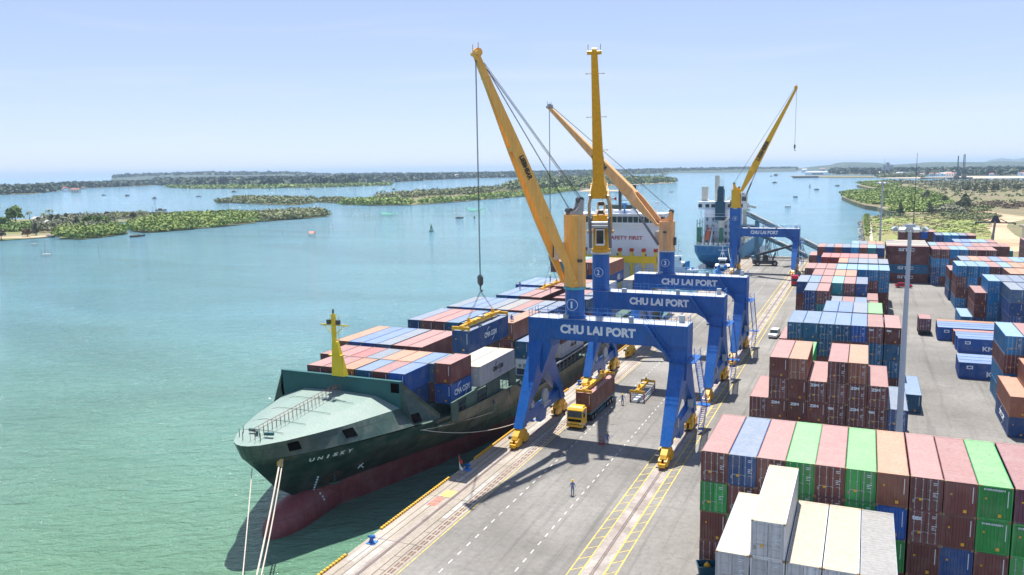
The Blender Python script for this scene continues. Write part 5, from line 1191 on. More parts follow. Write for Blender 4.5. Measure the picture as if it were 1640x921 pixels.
# ---------------------------------------------------------------- conveyors at the far quay end
def truss(name, a, b, wd, hgt, label, legs=(), cover=True):
    t = empty(name, (a[0], a[1], 0), 0, label, 'conveyor'); a = Vector(a); b = Vector(b); d = b - a; n = max(4, int(d.length / 2.4)); s = d.cross(Vector((0, 0, 1))).normalized() * wd / 2; up = Vector((0, 0, hgt))
    mb = MB()
    for o in (s, -s):
        mb.beam(a + o, b + o, .28); mb.beam(a + o + up, b + o + up, .22)
        for k in range(n):
            p, q = a.lerp(b, k / n) + o, a.lerp(b, (k + 1) / n) + o; mb.beam(p, q + up if k % 2 else p + up, .14); mb.beam(p + up if k % 2 == 0 else p, q if k % 2 == 0 else q + up, .13)
    wb(mb, 'frame', M['conveyor'], t)
    mb = MB(); mb.beam(a + up * .55, b + up * .55, wd * .75, .2); wb(mb, 'belt', M['darksteel'], t)
    if cover:
        mb = MB(); 
        for f0, f1 in ((.05, .3), (.36, .62), (.68, .95)): mb.beam(a.lerp(b, f0) + up * 1.25, a.lerp(b, f1) + up * 1.25, wd * .8, .35)
        wb(mb, 'cover', M['patch'], t)
    mb = MB()
    for f, sp in legs:
        p = a.lerp(b, f)
        for o in (s * 1.4, -s * 1.4):
            mb.beam((p.x + o.x, p.y + o.y, 0.1), (p.x + o.x * .6, p.y + o.y * .6, p.z), .3); mb.beam((p.x + o.x + sp, p.y + o.y, .1), (p.x + o.x * .6, p.y + o.y * .6, p.z), .22)
        mb.beam(Vector((p.x, p.y, .3)) + s * 1.5, Vector((p.x, p.y, .3)) - s * 1.5, .3); mb.beam(Vector((p.x, p.y, p.z * .5)) + s, Vector((p.x, p.y, p.z * .5)) - s, .2)
    wb(mb, 'leg', M['conveyor'], t)
M['conveyor'] = plain('conveyor', (.06, .17, .24), .5, 0, .3)
truss('conveyor', (1.5, 338, 1.2), (-17.5, 343, 9.2), 1.5, 1.1, 'lower blue loading conveyor rising to the left behind the black stacker', ((.85, 2), (.3, 3)))
truss('conveyor', (9.5, 344, 1.6), (-24, 352, 17.0), 1.7, 1.4, 'higher long blue conveyor rising over the quay end to the blue ship', ((.05, 2), (.35, 3), (.7, 3)))
mb = MB(); mb.box(-19.2, -17.6, 341, 342.6, .05, 15.5); mb.box(-20.2, -16.8, 340.2, 343.4, .05, 1.2); mb.box(-17.6, -14.5, 341.2, 342.4, 10.8, 12.4); tag(mb.build('loading_tower', M['conveyor']), 'slim grey blue tower at the left end of lower conveyor', 'tower')
def vehicle_wheels(t, xs, ys, r, w_, mat='rubber'):
    for y in ys:
        for x in xs:
            mb = MB(); mb.tube([(x - w_ / 2, y, r), (x + w_ / 2, y, r)], r, 16); wh = mb.build('wheel', M[mat], t)
            mb = MB(); mb.tube([(x - w_ / 2 - .012, y, r), (x + w_ / 2 + .012, y, r)], r * .55, 12); mb.build('rim', M['steel'], wh)
def stacker(x, y, rz, label, up=False):
    t = empty('reach_stacker', (x, y, 0), rz, label, 'reach stacker'); D = M['darksteel']
    mb = MB(); mb.prism([(-4.6, .7), (4.2, .7), (4.4, 1.3), (3.8, 2.0), (-2.2, 2.0), (-4.2, 2.6), (-4.7, 2.2)], 'x', -1.5, 1.5); mb.build('chassis', D, t)
    vehicle_wheels(t, (-1.75, 1.75), (3.2,), .95, .9); vehicle_wheels(t, (-1.6, 1.6), (-3.0,), .85, .6)
    mb = MB(); mb.prism([(-1.0, 2.0), (1.0, 2.0), (1.0, 3.7), (.5, 4.1), (-.9, 4.1)], 'x', -.75, .75); c = mb.build('cab', D, t)
    mb = MB(); mb.box(-.77, .77, -.7, .7, 2.7, 3.7); mb.build('window', M['glass'], c)
    mb = MB(); mb.prism([(-3.4, 2.0), (-2.2, 2.0), (-2.6, 4.2), (-3.2, 4.2)], 'x', -1.2, -.8); mb.prism([(-3.4, 2.0), (-2.2, 2.0), (-2.6, 4.2), (-3.2, 4.2)], 'x', .8, 1.2); mb.build('boom_support', D, t)
    e = Vector((0, 9.5, 7.6)) if not up else Vector((0, 5.2, 17.3)); a = Vector((0, -2.9, 4.0)); m_ = a.lerp(e, .6)
    mb = MB(); mb.beam(a, m_, .85, .95); mb.beam(m_, e, .65, .75); mb.tube([(-.9, 2.6, 2.0), (-.5, m_.y * .8, m_.z * .82)], .16, 8); mb.tube([(.9, 2.6, 2.0), (.5, m_.y * .8, m_.z * .82)], .16, 8); mb.build('boom', D, t)
    mb = MB(); mb.beam(e, e + Vector((0, .9, -1.6 if not up else -.6)), .7); q = e + (Vector((0, .9, -1.7)) if not up else Vector((0, .3, -.7))); mb.box(-.9, .9, q.y - .6, q.y + .6, q.z - .3, q.z + .25)
    if not up: mb.box(-3.1, 3.1, q.y - .25, q.y + .25, q.z - .6, q.z - .25); mb.box(-3.2, -2.9, q.y - 1.2, q.y + 1.2, q.z - .65, q.z - .3); mb.box(2.9, 3.2, q.y - 1.2, q.y + 1.2, q.z - .65, q.z - .3)
    else:
        mb.box(-6.1, 6.1, q.y - .25, q.y + .25, q.z - .45, q.z - .05); mb.prism([(-1.6, q.z - .1), (1.6, q.z - .1), (.5, q.z + 2.3), (-.5, q.z + 2.3)], 'y', q.y - .4, q.y + .4)
        for s in (-1, 1): mb.box(s * 6.0 - .2, s * 6.0 + .2, q.y - 1.2, q.y + 1.2, q.z - .8, q.z - .2); mb.beam((s * 1.4, q.y, q.z + 1.0), (s * 3.6, q.y, q.z), .25)
    mb.build('spreader', D, t)
stacker(-12.3, 318.5, R_(-76), 'black reach stacker on the far quay under the fourth crane', False)
stacker(62.5, 325.5, R_(-14), 'black reach stacker boom sticking up behind the right stacks', True)
mb = MB(); mb.prism([(0, 0), (3.4, .0), (3.6, .3), (.4, .35)], 'y', -.6, .6); o = mb.build('loading_ramp', M['darksteel']); o.location = (-5.4, 314.5, .01); o.rotation_euler = (0, -.12, .5); tag(o, 'dark steel ramp lying on the quay right of the stacker', 'ramp')
# ---------------------------------------------------------------- yellow truck with container
def truck(x, y):
    t = empty('container_truck', (x, y, 0), 0, 'yellow truck carrying a maroon container under the first crane', 'truck')
    Yt = M['truckyellow']
    mb = MB(); mb.prism([(0, .55), (2.0, .55), (2.0, 2.95), (.55, 3.05), (.2, 2.75), (.03, 1.75), (-.04, .9)], 'x', -1.22, 1.22); mb.prism([(.5, 3.05), (1.9, 2.95), (1.9, 3.25), (1.0, 3.25)], 'x', -1.0, 1.0); cab = mb.build('cab', Yt, t)
    bv = cab.modifiers.new('b', 'BEVEL'); bv.width = .07; bv.segments = 2; bv.limit_method = 'ANGLE'
    mb = MB(); mb.add([(-1.08, -.005, 1.8), (1.08, -.005, 1.8), (1.0, .14, 2.68), (-1.0, .14, 2.68)], [(0, 1, 2, 3)]); mb.box(-1.235, -1.2, .45, 1.45, 1.85, 2.65); mb.box(1.2, 1.235, .45, 1.45, 1.85, 2.65); mb.build('window', M['glass'], cab)
    mb = MB(); mb.box(-1.0, 1.0, -.07, -.02, 1.15, 1.5); mb.box(-1.05, 1.05, -.06, -.01, .6, .78); mb.build('grille', M['dark'], cab)
    for s in (-1, 1):
        mb = MB(); mb.box(s * .92 - .17, s * .92 + .17, -.07, -.02, .84, 1.04); mb.build('headlight', M['white'], cab)
        mb = MB(); mb.beam((s * 1.2, .1, 2.5), (s * 1.5, -.15, 2.5), .04); mb.box(s * 1.5 - .1, s * 1.5 + .1, -.18, -.12, 2.0, 2.6); mb.build('mirror', M['dark'], cab)
    mb = MB(); mb.box(-1.25, 1.25, -.15, .3, .38, .72); mb.build('bumper', Yt, cab)
    mb = MB(); mb.box(-.45, .45, .6, 7.2, .62, .92); mb.box(-1.0, 1.0, 2.1, 3.0, .6, 1.1); mb.build('tractor_frame', M['dark'], t)
    mb = MB(); mb.box(-.55, -.35, 3.9, 16.6, 1.02, 1.36); mb.box(.35, .55, 3.9, 16.6, 1.02, 1.36)
    for yy in np.arange(4.2, 16.5, 1.5): mb.box(-1.2, 1.2, yy - .08, yy + .08, 1.1, 1.38)
    for s in (-1, 1): mb.box(*sorted((s * 1.22, s * 1.14)), 4.0, 16.5, 1.2, 1.4); mb.box(*sorted((s * 1.2, s * 1.12)), 7.6, 11.6, .55, .72); mb.beam((s * 1.16, 7.7, .6), (s * 1.16, 7.7, 1.2), .07); mb.beam((s * 1.16, 9.6, .6), (s * 1.16, 9.6, 1.2), .07); mb.beam((s * 1.16, 11.5, .6), (s * 1.16, 11.5, 1.2), .07)
    mb.build('trailer_frame', M['chassis'], t)
    vehicle_wheels(t, (-1.02, 1.02), (1.25,), .5, .3); vehicle_wheels(t, (-.95, .95), (5.0, 6.2, 12.6, 13.9, 15.2), .5, .5)
truck(-15.45, 107.9)
container(-15.45 - CW / 2, 112.0, 1.42, 'm', 2.9, 'maroon container riding on the trailer of the yellow truck', 'containers on the quay')
spreader(-15.45, 118.1, 4.33, 'yellow spreader resting on the container of the yellow truck')
# spreader on its rack
def rack(x, y):
    t = empty('spreader_rack', (x, y, 0), 0, 'low grey rack with red corner posts holding a yellow spreader on the quay', 'rack')
    mb = MB()
    for s in (-1, 1):
        for h in (.18, .62, 1.05): mb.box(*sorted((s * 1.1, s * 1.16)), .1, 7.1, h, h + .14)
        for yy in np.arange(.4, 7.0, .8): mb.box(*sorted((s * 1.06, s * 1.12)), yy, yy + .1, .05, 1.25)
    for yy in (.06, 7.1):
        for h in (.18, .62, 1.05): mb.box(-1.1, 1.1, yy, yy + .06, h, h + .14)
    mb.box(-1.0, 1.0, .15, 7.0, .02, .1); mb.build('fence_panel', M['galv'], t)
    for sx in (-1, 1):
        for yy in (0, 7.1): mb = MB(); mb.box(sx * 1.14 - .09, sx * 1.14 + .09, yy, yy + .16, .003, 1.4); mb.build('corner_post', M['red'], t)
rack(-10.6, 124.6)
sp = spreader(-10.6, 128.2, 1.42, 'short yellow spreader lying on the grey rack with red posts'); sp.scale = (1, .6, 1)
# ---------------------------------------------------------------- cars
def car(x, y, rz, paintm, label, name='parked_car', cat='car', L=4.7, van=False):
    t = empty(name, (x, y, 0), rz, label, cat); Hh = 1.75 if van else 1.45; h = L / 2
    body = [(-h, .35), (h, .35), (h, .75), (h - .15, .95), (h - 1.0 if not van else h - .9, 1.02), (-h + .1, 1.02), (-h, .8)]
    mb = MB(); mb.prism(body, 'x', -.9, .9); b = mb.build('body', paintm, t); bv = b.modifiers.new('b', 'BEVEL'); bv.width = .09; bv.segments = 3; bv.limit_method = 'ANGLE'
    gl = [(-h + .35, 1.0), (h - 1.1, 1.0), (h - 1.9, Hh - .03), (-h + .75 if not van else -h + .45, Hh - .03)]
    mb = MB(); mb.prism(gl, 'x', -.78, .78); mb.build('window', M['glass'], t)
    mb = MB(); mb.prism([(-h + .7 if not van else -h + .4, Hh - .05), (h - 1.85, Hh - .05), (h - 2.05, Hh + .02), (-h + .85 if not van else -h + .55, Hh + .02)], 'x', -.76, .76)
    for s in (-1, 1):
        for yy in (0.1, -h + 1.1): mb.box(s * .79 - .02, s * .79 + .02, yy, yy + .1, 1.0, Hh - .04)
    mb.build('roof', paintm, t)
    for s in (-1, 1):
        mb = MB(); mb.box(s * .68 - .18, s * .68 + .18, h - .05, h + .015, .68, .85); mb.build('headlight', M['white'], t)
        mb = MB(); mb.box(s * .74 - .12, s * .74 + .12, -h - .015, -h + .03, .72, .92); mb.build('tail_light', M['red'], t)
    vehicle_wheels(t, (-.82, .82), (-h + .85, h - .9), .33, .22)
    return t
M['carwhite'] = plain('carwhite', (.72, .72, .70), .25, 0, .05); M['carred'] = plain('carred', (.42, .01, .03), .25, 0, .05)
car(4.6, 184.5, R_(174), M['carwhite'], 'silver white minivan driving beside the landside crane rail', van=True, cat='minivan')
car(33.4, 272.2, R_(-82), M['carred'], 'red car in front of the lettered container wall, half behind mast')
t = empty('box_truck', (2.2, 268.5, 0), R_(5), 'small red truck on the quay beside the fourth crane leg', 'truck')
mb = MB(); mb.prism([(-2.6, .5), (-.8, .5), (-.8, 2.4), (-2.2, 2.5), (-2.65, 1.6)], 'x', -1.0, 1.0); c = mb.build('cab', M['carred'], t); mb = MB(); mb.add([(-.85, -2.66, 1.6), (.85, -2.66, 1.6), (.8, -2.28, 2.35), (-.8, -2.28, 2.35)], [(0, 1, 2, 3)]); mb.build('window', M['glass'], c)
mb = MB(); mb.box(-1.05, 1.05, -.7, 2.8, .9, 2.9); mb.build('cargo_box', M['carred'], t); mb = MB(); mb.box(-.5, .5, -2.4, 2.8, .5, .88); mb.build('chassis', M['dark'], t); vehicle_wheels(t, (-.9, .9), (-1.8, 1.9), .42, .26)
# ---------------------------------------------------------------- light masts
def mast(x, y, H, label, rod=True):
    t = empty('light_mast', (x, y, 0), 0, label, 'light mast', 'tall light masts of the container yard')
    mb = MB(); mb.cyl((0, 0), .62, .003, .5, 12); mb.cyl((0, 0), .42, .5, H, 14, .2); mb.build('pole', M['mastpaint'], t, True)
    mb = MB(); mb.tube([(1.5 * math.cos(a), 1.5 * math.sin(a), H - .3) for a in np.linspace(0, 2 * math.pi, 21)], .07, 6, cap=False)
    for k in range(4): mb.beam((0, 0, H - .3), (1.5 * math.cos(k * 1.57), 1.5 * math.sin(k * 1.57), H - .3), .1)
    mb.cyl((0, 0), .55, H - .2, H + .45, 12); mb.build('lamp_ring', M['galv'], t)
    for k in range(8):
        a = k * math.pi / 4 + .3; mb = MB(); mb.box(-.36, .36, -.22, .22, -.2, .2); mb.m = 1; mb.box(-.3, .3, -.235, -.21, -.15, .15)
        o = mb.build('floodlight', [M['galv'], M['white']], t); o.location = (1.75 * math.cos(a), 1.75 * math.sin(a), H - .1); o.rotation_euler = (R_(35), 0, a + R_(90))
    if rod: mb = MB(); mb.tube([(.3, 0, H + .4), (.3, 0, H + 8.5)], .05, 5, .02); mb.build('lightning_rod', M['wire'], t)
M['mastpaint'] = plain('mastpaint', (.42, .47, .56), .45, 0, .06)
mast(26.75, 103.5, 30.2, 'tall pale light mast in the foreground rising between the stacks')
mast(26.75, 312, 31.0, 'far slim light mast behind the left yard near the water')
# ---------------------------------------------------------------- flag on the quay
t = empty('flag', (-23.0, 86.0, 0), 0, 'red and white flag on a short pole at the quay edge', 'flag')
mb = MB(); mb.cyl((0, 0), .25, .003, .1, 12); mb.cyl((0, 0), .025, .1, 2.7, 8); mb.build('pole', M['steel'], t)
mb = MB(); 
for (z0, z1, mi) in ((2.65, 1.75, 0), (1.75, .9, 1)):
    mb.m = mi; mb.add([(0.03, 0, z0), (.30, -.12, z0 - .55), (.5, .05, z0 - .95), (.42, .03, z1 - .35), (.25, -.1, z1 - .2), (.03, 0, z1)], [(0, 5, 4, 1), (1, 4, 3, 2)])
mb.build('cloth', [M['red'], M['white']], t)
mb = MB(); mb.tube([(.8 * math.cos(a) * .35, .8 * math.sin(a) * .35, .05 + .02 * math.sin(5 * a)) for a in np.linspace(0, 11, 40)], .035, 5); o = mb.build('rope_coil', M['rope']); o.location = (-22.2, 84.2, .05); tag(o, 'small coil of rope lying on the quay near the flag', 'rope')
# ---------------------------------------------------------------- people
def person(x, y, z, rz, label, pose='stand', items=None):
    J = {}; E_ = []; Rr = []
    V = []
    def jt(n, p, r, parent=None):
        J[n] = len(V); V.append(p); Rr.append(r)
        if parent: E_.append((J[parent], J[n]))
    sit = pose == 'sit'; hz = .95 if not sit else .28
    jt('pelvis', (0, 0, hz), .155); jt('waist', (0, .0, hz + .2), .135, 'pelvis'); jt('chest', (0, -.01, hz + .42), .165, 'waist'); jt('neck', (0, -.01, hz + .56), .062, 'chest'); jt('head', (0, -.03, hz + .68), .088, 'neck'); jt('crown', (0, -.02, hz + .80), .075, 'head')
    for s, n in ((-1, 'l'), (1, 'r')):
        jt('sh' + n, (s * .19, 0, hz + .48), .07, 'chest')
        out = .42 if pose == 'armout' else .27
        fw = -.14 if pose != 'stand' else -.05
        jt('el' + n, (s * out, fw * .6 + .03, hz + .20), .048, 'sh' + n); jt('wr' + n, (s * (out + .04), fw - .1, hz + .0 if pose != 'armout' else hz + .12), .034, 'el' + n); jt('pa' + n, (s * (out + .04), fw - .13, hz - .08 if pose != 'armout' else hz + .06), .036, 'wr' + n)
        px, py, pz = V[J['pa' + n]]
        for k, (dx, ln) in enumerate(((-.03, .075), (-.01, .09), (.01, .085), (.03, .065))):
            jt(f'f{k}a' + n, (px + dx, py - .01, pz - ln * .55), .010, 'pa' + n); jt(f'f{k}b' + n, (px + dx, py - .03, pz - ln), .009, f'f{k}a' + n)
        jt('th' + n, (px - s * .045, py - .02, pz - .02), .011, 'pa' + n)
        if sit:
            jt('hip' + n, (s * .1, -.02, hz - .02), .1, 'pelvis'); jt('kn' + n, (s * .17, -.4, hz + .16), .068, 'hip' + n); jt('an' + n, (s * .15, -.62, .1), .05, 'kn' + n); jt('to' + n, (s * .16, -.82, .05), .045, 'an' + n)
        else:
            st = .14 * s if pose in ('walk', 'armout') else .02 * s
            jt('hip' + n, (s * .1, 0, hz - .07), .105, 'pelvis'); jt('kn' + n, (s * .11, -st * .7 - .02, .50), .07, 'hip' + n); jt('an' + n, (s * .11, -st, .1), .05, 'kn' + n); jt('to' + n, (s * .12, -st - .2, .045), .045, 'an' + n)
    me = bpy.data.meshes.new('body'); me.from_pydata(V, E_, []); o = bpy.data.objects.new('body', me); COL.objects.link(o)
    sk = o.modifiers.new('skin', 'SKIN'); sl_ = me.skin_vertices[0].data
    for i, r in enumerate(Rr): sl_[i].radius = (r, r * (.75 if i in (0, 1, 2) else 1))
    sl_[0].use_root = True; ss_ = o.modifiers.new('s', 'SUBSURF'); ss_.levels = 1
    dg = bpy.context.evaluated_depsgraph_get(); nm = bpy.data.meshes.new_from_object(o.evaluated_get(dg)); bpy.data.objects.remove(o); bpy.data.meshes.remove(me)
    nm.materials.clear()
    for mt in (M['coverall'], M['skin'], M['boot']): nm.materials.append(mt)
    hands = [Vector(V[J['pa' + n]]) for n in 'lr']; feet = [(Vector(V[J['an' + n]]) + Vector(V[J['to' + n]])) / 2 for n in 'lr']; head = Vector(V[J['head']])
    for p in nm.polygons:
        c = p.center
        p.material_index = 1 if (min((c - h).length for h in hands) < .12 or (c.z > hz + .56 and (c - head).length < .25)) else (2 if min((c - f).length for f in feet) < .19 else 0)
        p.use_smooth = True
    t = bpy.data.objects.new('person', nm); COL.objects.link(t); t.location = (x, y, z); t.rotation_euler = (0, 0, rz); tag(t, label, 'person')
    mb = MB(); mb.loft([[(r * math.cos(a), -.02 + r * 1.12 * math.sin(a), hz + zz) for a in np.linspace(0, 2 * math.pi, 15)[:-1]] for zz, r in ((.755, .165), (.765, .13), (.83, .122), (.89, .09), (.92, .03))]); mb.box(-.09, .09, -.22, -.1, hz + .755, hz + .768)
    mb.build('helmet', M['helmet'], t, True)
    mb = MB()   # face: eyes, nose, mouth
    for s in (-1, 1): mb.cbox((s * .032, -.118, hz + .70), (.022, .01, .01)); mb.cbox((s * .09, -.02, hz + .67), (.016, .035, .055))
    mb.cbox((0, -.128, hz + .67), (.02, .03, .035)); mb.cbox((0, -.118, hz + .632), (.045, .01, .008)); mb.build('face', M['skin'], t)
    return t
person(-7.8, 85.1, .01, R_(200), 'worker in blue coverall and yellow helmet walking alone on the asphalt', 'walk')
person(-9.1, 103.3, .01, R_(160), 'worker with yellow helmet standing beside a small trolley by the crane shadow', 'stand')
person(-12.4, 122.4, .01, R_(20), 'worker with arms out standing between the truck and the spreader rack', 'armout')
person(-31.0, 121.2, 12.72, R_(30), 'worker sitting on the front edge of the orange brown container', 'sit')
person(-45.3, 158.5, 12.03, R_(60), 'worker standing on the ship containers left of the far spreader', 'stand')
person(-42.9, 170.5, 12.03, R_(-40), 'worker standing behind the far spreader on the ship containers', 'stand')
t = empty('hand_trolley', (-9.9, 103.1, 0), R_(20), 'small red two wheeled trolley beside the standing worker', 'trolley')
mb = MB()
for s in (-.25, .25): mb.beam((s, 0, .1), (s, .2, 1.0), .05)
for h in (.15, .5, .98): mb.beam((-.25, h * .2, h), (.25, h * .2, h), .05)
mb.box(-.3, .3, -.4, .02, .08, .12); mb.build('frame', M['red'], t); vehicle_wheels(t, (-.33, .33), (.05,), .14, .08)
# drum with tarpaulin at the foot of the nearest stack
t = empty('waste_bin', (10.0, 71.7, 0), R_(20), 'open dark bin with yellow bag at the foot of the nearest stack', 'bin')
mb = MB(); mb.loft([[(a * s, b_ * s, z) for a, b_ in ((-.9, -.7), (.9, -.7), (.9, .7), (-.9, .7))] for z, s in ((.003, .75), (1.2, 1.0), (1.25, 1.05), (1.25, .95), (.3, .72))]); mb.build('tub', M['navy'], t)
mb = MB(); mb.loft([[(.3 * r * math.cos(a), .25 * r * math.sin(a), z) for a in np.linspace(0, 2 * math.pi, 9)[:-1]] for z, r in ((.5, .6), (.9, 1.1), (1.2, .9), (1.4, .2))]); mb.build('bag', M['yellow'], t, True)
# ---------------------------------------------------------------- vegetation
def leafmat(name, c1, c2, c3):
    m, nt, b = newmat(name); L = nt.links.new; b.inputs['Roughness'].default_value = .75
    ge = N(nt, 'ShaderNodeNewGeometry'); no = N(nt, 'ShaderNodeTexNoise', i_Scale=.06, i_Detail=3.); tc = N(nt, 'ShaderNodeTexCoord'); L(tc.outputs['Object'], no.inputs['Vector'])
    ad = N(nt, 'ShaderNodeMath', operation='MULTIPLY_ADD'); L(ge.outputs['Random Per Island'], ad.inputs[0]); ad.inputs[1].default_value = .35; L(no.outputs[0], ad.inputs[2])
    cr = N(nt, 'ShaderNodeValToRGB'); e = cr.color_ramp.elements; e.new(.5); e[0].position = .42; e[1].position = .66; e[2].position = .9
    for k, c in zip(e, (c1, c2, c3)): k.color = c + (1,)
    L(ad.outputs[0], cr.inputs[0]); L(cr.outputs[0], b.inputs['Base Color'])
    return m
M['mangrove'] = leafmat('mangrove', (.10, .17, .04), (.19, .27, .05), (.29, .36, .09))
M['mangrove_dull'] = leafmat('mangrove_dull', (.11, .14, .06), (.18, .21, .085), (.26, .27, .13))
M['casuarina'] = leafmat('casuarina', (.10, .125, .075), (.17, .19, .11), (.26, .25, .17))
M['palm'] = leafmat('palm', (.07, .12, .05), (.12, .17, .06), (.19, .23, .09))
M['broadleaf'] = leafmat('broadleaf', (.06, .12, .03), (.12, .2, .035), (.2, .29, .06))
M['drybush'] = leafmat('drybush', (.10, .08, .05), (.16, .12, .08), (.2, .16, .1))
M['bark'] = plain('bark', (.09, .065, .045), .9)
M['marshgreen'] = ground_mat('marshgreen', [(.3, (.09, .10, .04)), (.7, (.17, .17, .08))], .03, 6, fine=.3)
rng = np.random.default_rng(5)
def leaves(clumps, nper, size, flat=.8):
    """clumps: array of x, y, zcentre, rx, rz -> mesh of small quads over the upper shell and inside of each clump"""
    C = np.repeat(np.asarray(clumps, float), nper, axis=0); n = len(C)
    d = rng.normal(size=(n, 3)); d /= np.linalg.norm(d, axis=1)[:, None]; d[:, 2] = np.abs(d[:, 2]) * 1.15 - .3
    r = rng.uniform(.55, 1.0, n) ** .6
    P = C[:, :3] + d * r[:, None] * np.stack([C[:, 3], C[:, 3], C[:, 4]], 1)
    nrm = d * .8 + rng.normal(size=(n, 3)) * .55; nrm[:, 2] += .35; nrm /= np.linalg.norm(nrm, axis=1)[:, None]
    a = np.cross(nrm, rng.normal(size=(n, 3))); a /= np.linalg.norm(a, axis=1)[:, None]; b = np.cross(nrm, a)
    s = (size * rng.uniform(.6, 1.35, n))[:, None]
    V = np.stack([P - a * s - b * s * flat, P + a * s - b * s * flat * .7, P + a * s * .8 + b * s * flat, P - a * s * .9 + b * s * flat], 1).reshape(-1, 3)
    return V
def quads_obj(name, V, mat, parent=None, kind=None, loc=None):
    n = len(V) // 4; me = bpy.data.meshes.new(name); me.vertices.add(len(V)); me.vertices.foreach_set('co', V.astype(np.float32).ravel())
    me.loops.add(4 * n); me.loops.foreach_set('vertex_index', np.arange(4 * n, dtype=np.int32)); me.polygons.add(n); me.polygons.foreach_set('loop_start', np.arange(0, 4 * n, 4, dtype=np.int32))
    me.materials.append(mat); me.update(calc_edges=True); me.validate()
    o = bpy.data.objects.new(name, me); COL.objects.link(o); o.parent = parent
    if loc is not None: o.location = loc
    if kind: o['kind'] = kind
    return o
def inpoly(P, poly):
    x, y = P[:, 0], P[:, 1]; c = np.zeros(len(P), bool); n = len(poly)
    for i in range(n):
        x1, y1 = poly[i]; x2, y2 = poly[(i + 1) % n]
        k = ((y1 > y) != (y2 > y)) & (x < (x2 - x1) * (y - y1) / (y2 - y1 + 1e-9) + x1); c ^= k
    return c
def sample(poly, n):
    A = np.array(poly); lo, hi = A.min(0), A.max(0); out = np.zeros((0, 2))
    while len(out) < n:
        p = rng.uniform(lo, hi, (n * 4, 2)); out = np.vstack([out, p[inpoly(p, poly)]])
    return out[:n]
def thicket(name, px, n, r, h, nper, leaf, mat, label, ground=True, zg=-3.6, gmat='marshgreen', hv=.5):
    n, r, h, leaf = int(n * 1.5), r * .85, h * .74, leaf * .8
    poly = gp(px, WATER); P = sample(poly, n); k = rng.uniform(1 - hv, 1 + hv, n)
    cl = np.stack([P[:, 0], P[:, 1], np.full(n, zg) + h * k * .45, r * rng.uniform(.5, 1.5, n), h * k * .55], 1)
    o = quads_obj(name, leaves(cl, nper, leaf), M[mat], kind='stuff'); tag(o, label, 'trees')
    if ground: sheet('islet_ground', poly, zg, M[gmat], thick=.9)
    return o
# near left shore
thicket('mangrove_thicket', [(92, 376), (98, 383), (130, 384), (170, 380), (205, 374), (203, 369), (150, 366), (100, 368)], 150, 5.5, 6.5, 70, .75, 'mangrove', 'bright green mangrove clump at the tip of the near left shore')
thicket('mangrove_thicket', [(207, 366), (216, 371), (240, 373), (290, 369), (340, 365), (410, 357), (412, 350), (370, 346), (300, 349), (240, 356)], 420, 6.5, 7.5, 55, .85, 'mangrove', 'long bright green mangrove belt left of centre, nearest to the viewer')
thicket('mangrove_thicket', [(408, 356), (440, 354), (470, 352), (524, 347), (520, 341), (480, 341), (440, 344), (412, 347)], 240, 6.0, 6.5, 45, .9, 'mangrove_dull', 'olive mangrove belt tapering out left of the green buoy')
thicket('shrub_strip', [(166, 349), (200, 351), (300, 350), (400, 345), (460, 342), (460, 339), (380, 341), (300, 343), (200, 343), (168, 344)], 260, 4, 3.5, 30, .8, 'mangrove_dull', 'low shrub strip on the dyke behind the mangrove belt', gmat='scrub')
sheet('shore_ground', gp([(-60, 386), (0, 386), (60, 382), (95, 379), (140, 376), (180, 370), (190, 360), (160, 352), (130, 349), (60, 352), (-60, 352)], WATER), -3.5, M['marsh'], thick=.9)
sheet('shore_sand', gp([(-40, 385), (60, 381.5), (96, 378.6), (60, 379), (-40, 382)], WATER), -3.38, M['sand'], thick=.1)
sheet('mud_bank', gp([(180, 356), (240, 357), (330, 350), (330, 348), (230, 352), (180, 352)], WATER), -3.6, M['scrub'], thick=.6)
thicket('shore_bushes', [(-40, 372), (0, 373), (50, 371), (52, 362), (0, 362), (-40, 362)], 120, 5, 5, 50, .8, 'broadleaf', 'dark green bushes on the near left shore', ground=False)
thicket('shore_bushes', [(52, 372), (95, 376), (178, 367), (180, 356), (140, 352), (90, 354), (56, 360)], 260, 5, 8, 45, .8, 'casuarina', 'grey green bushes and small trees behind the bright mangrove clump', ground=False)
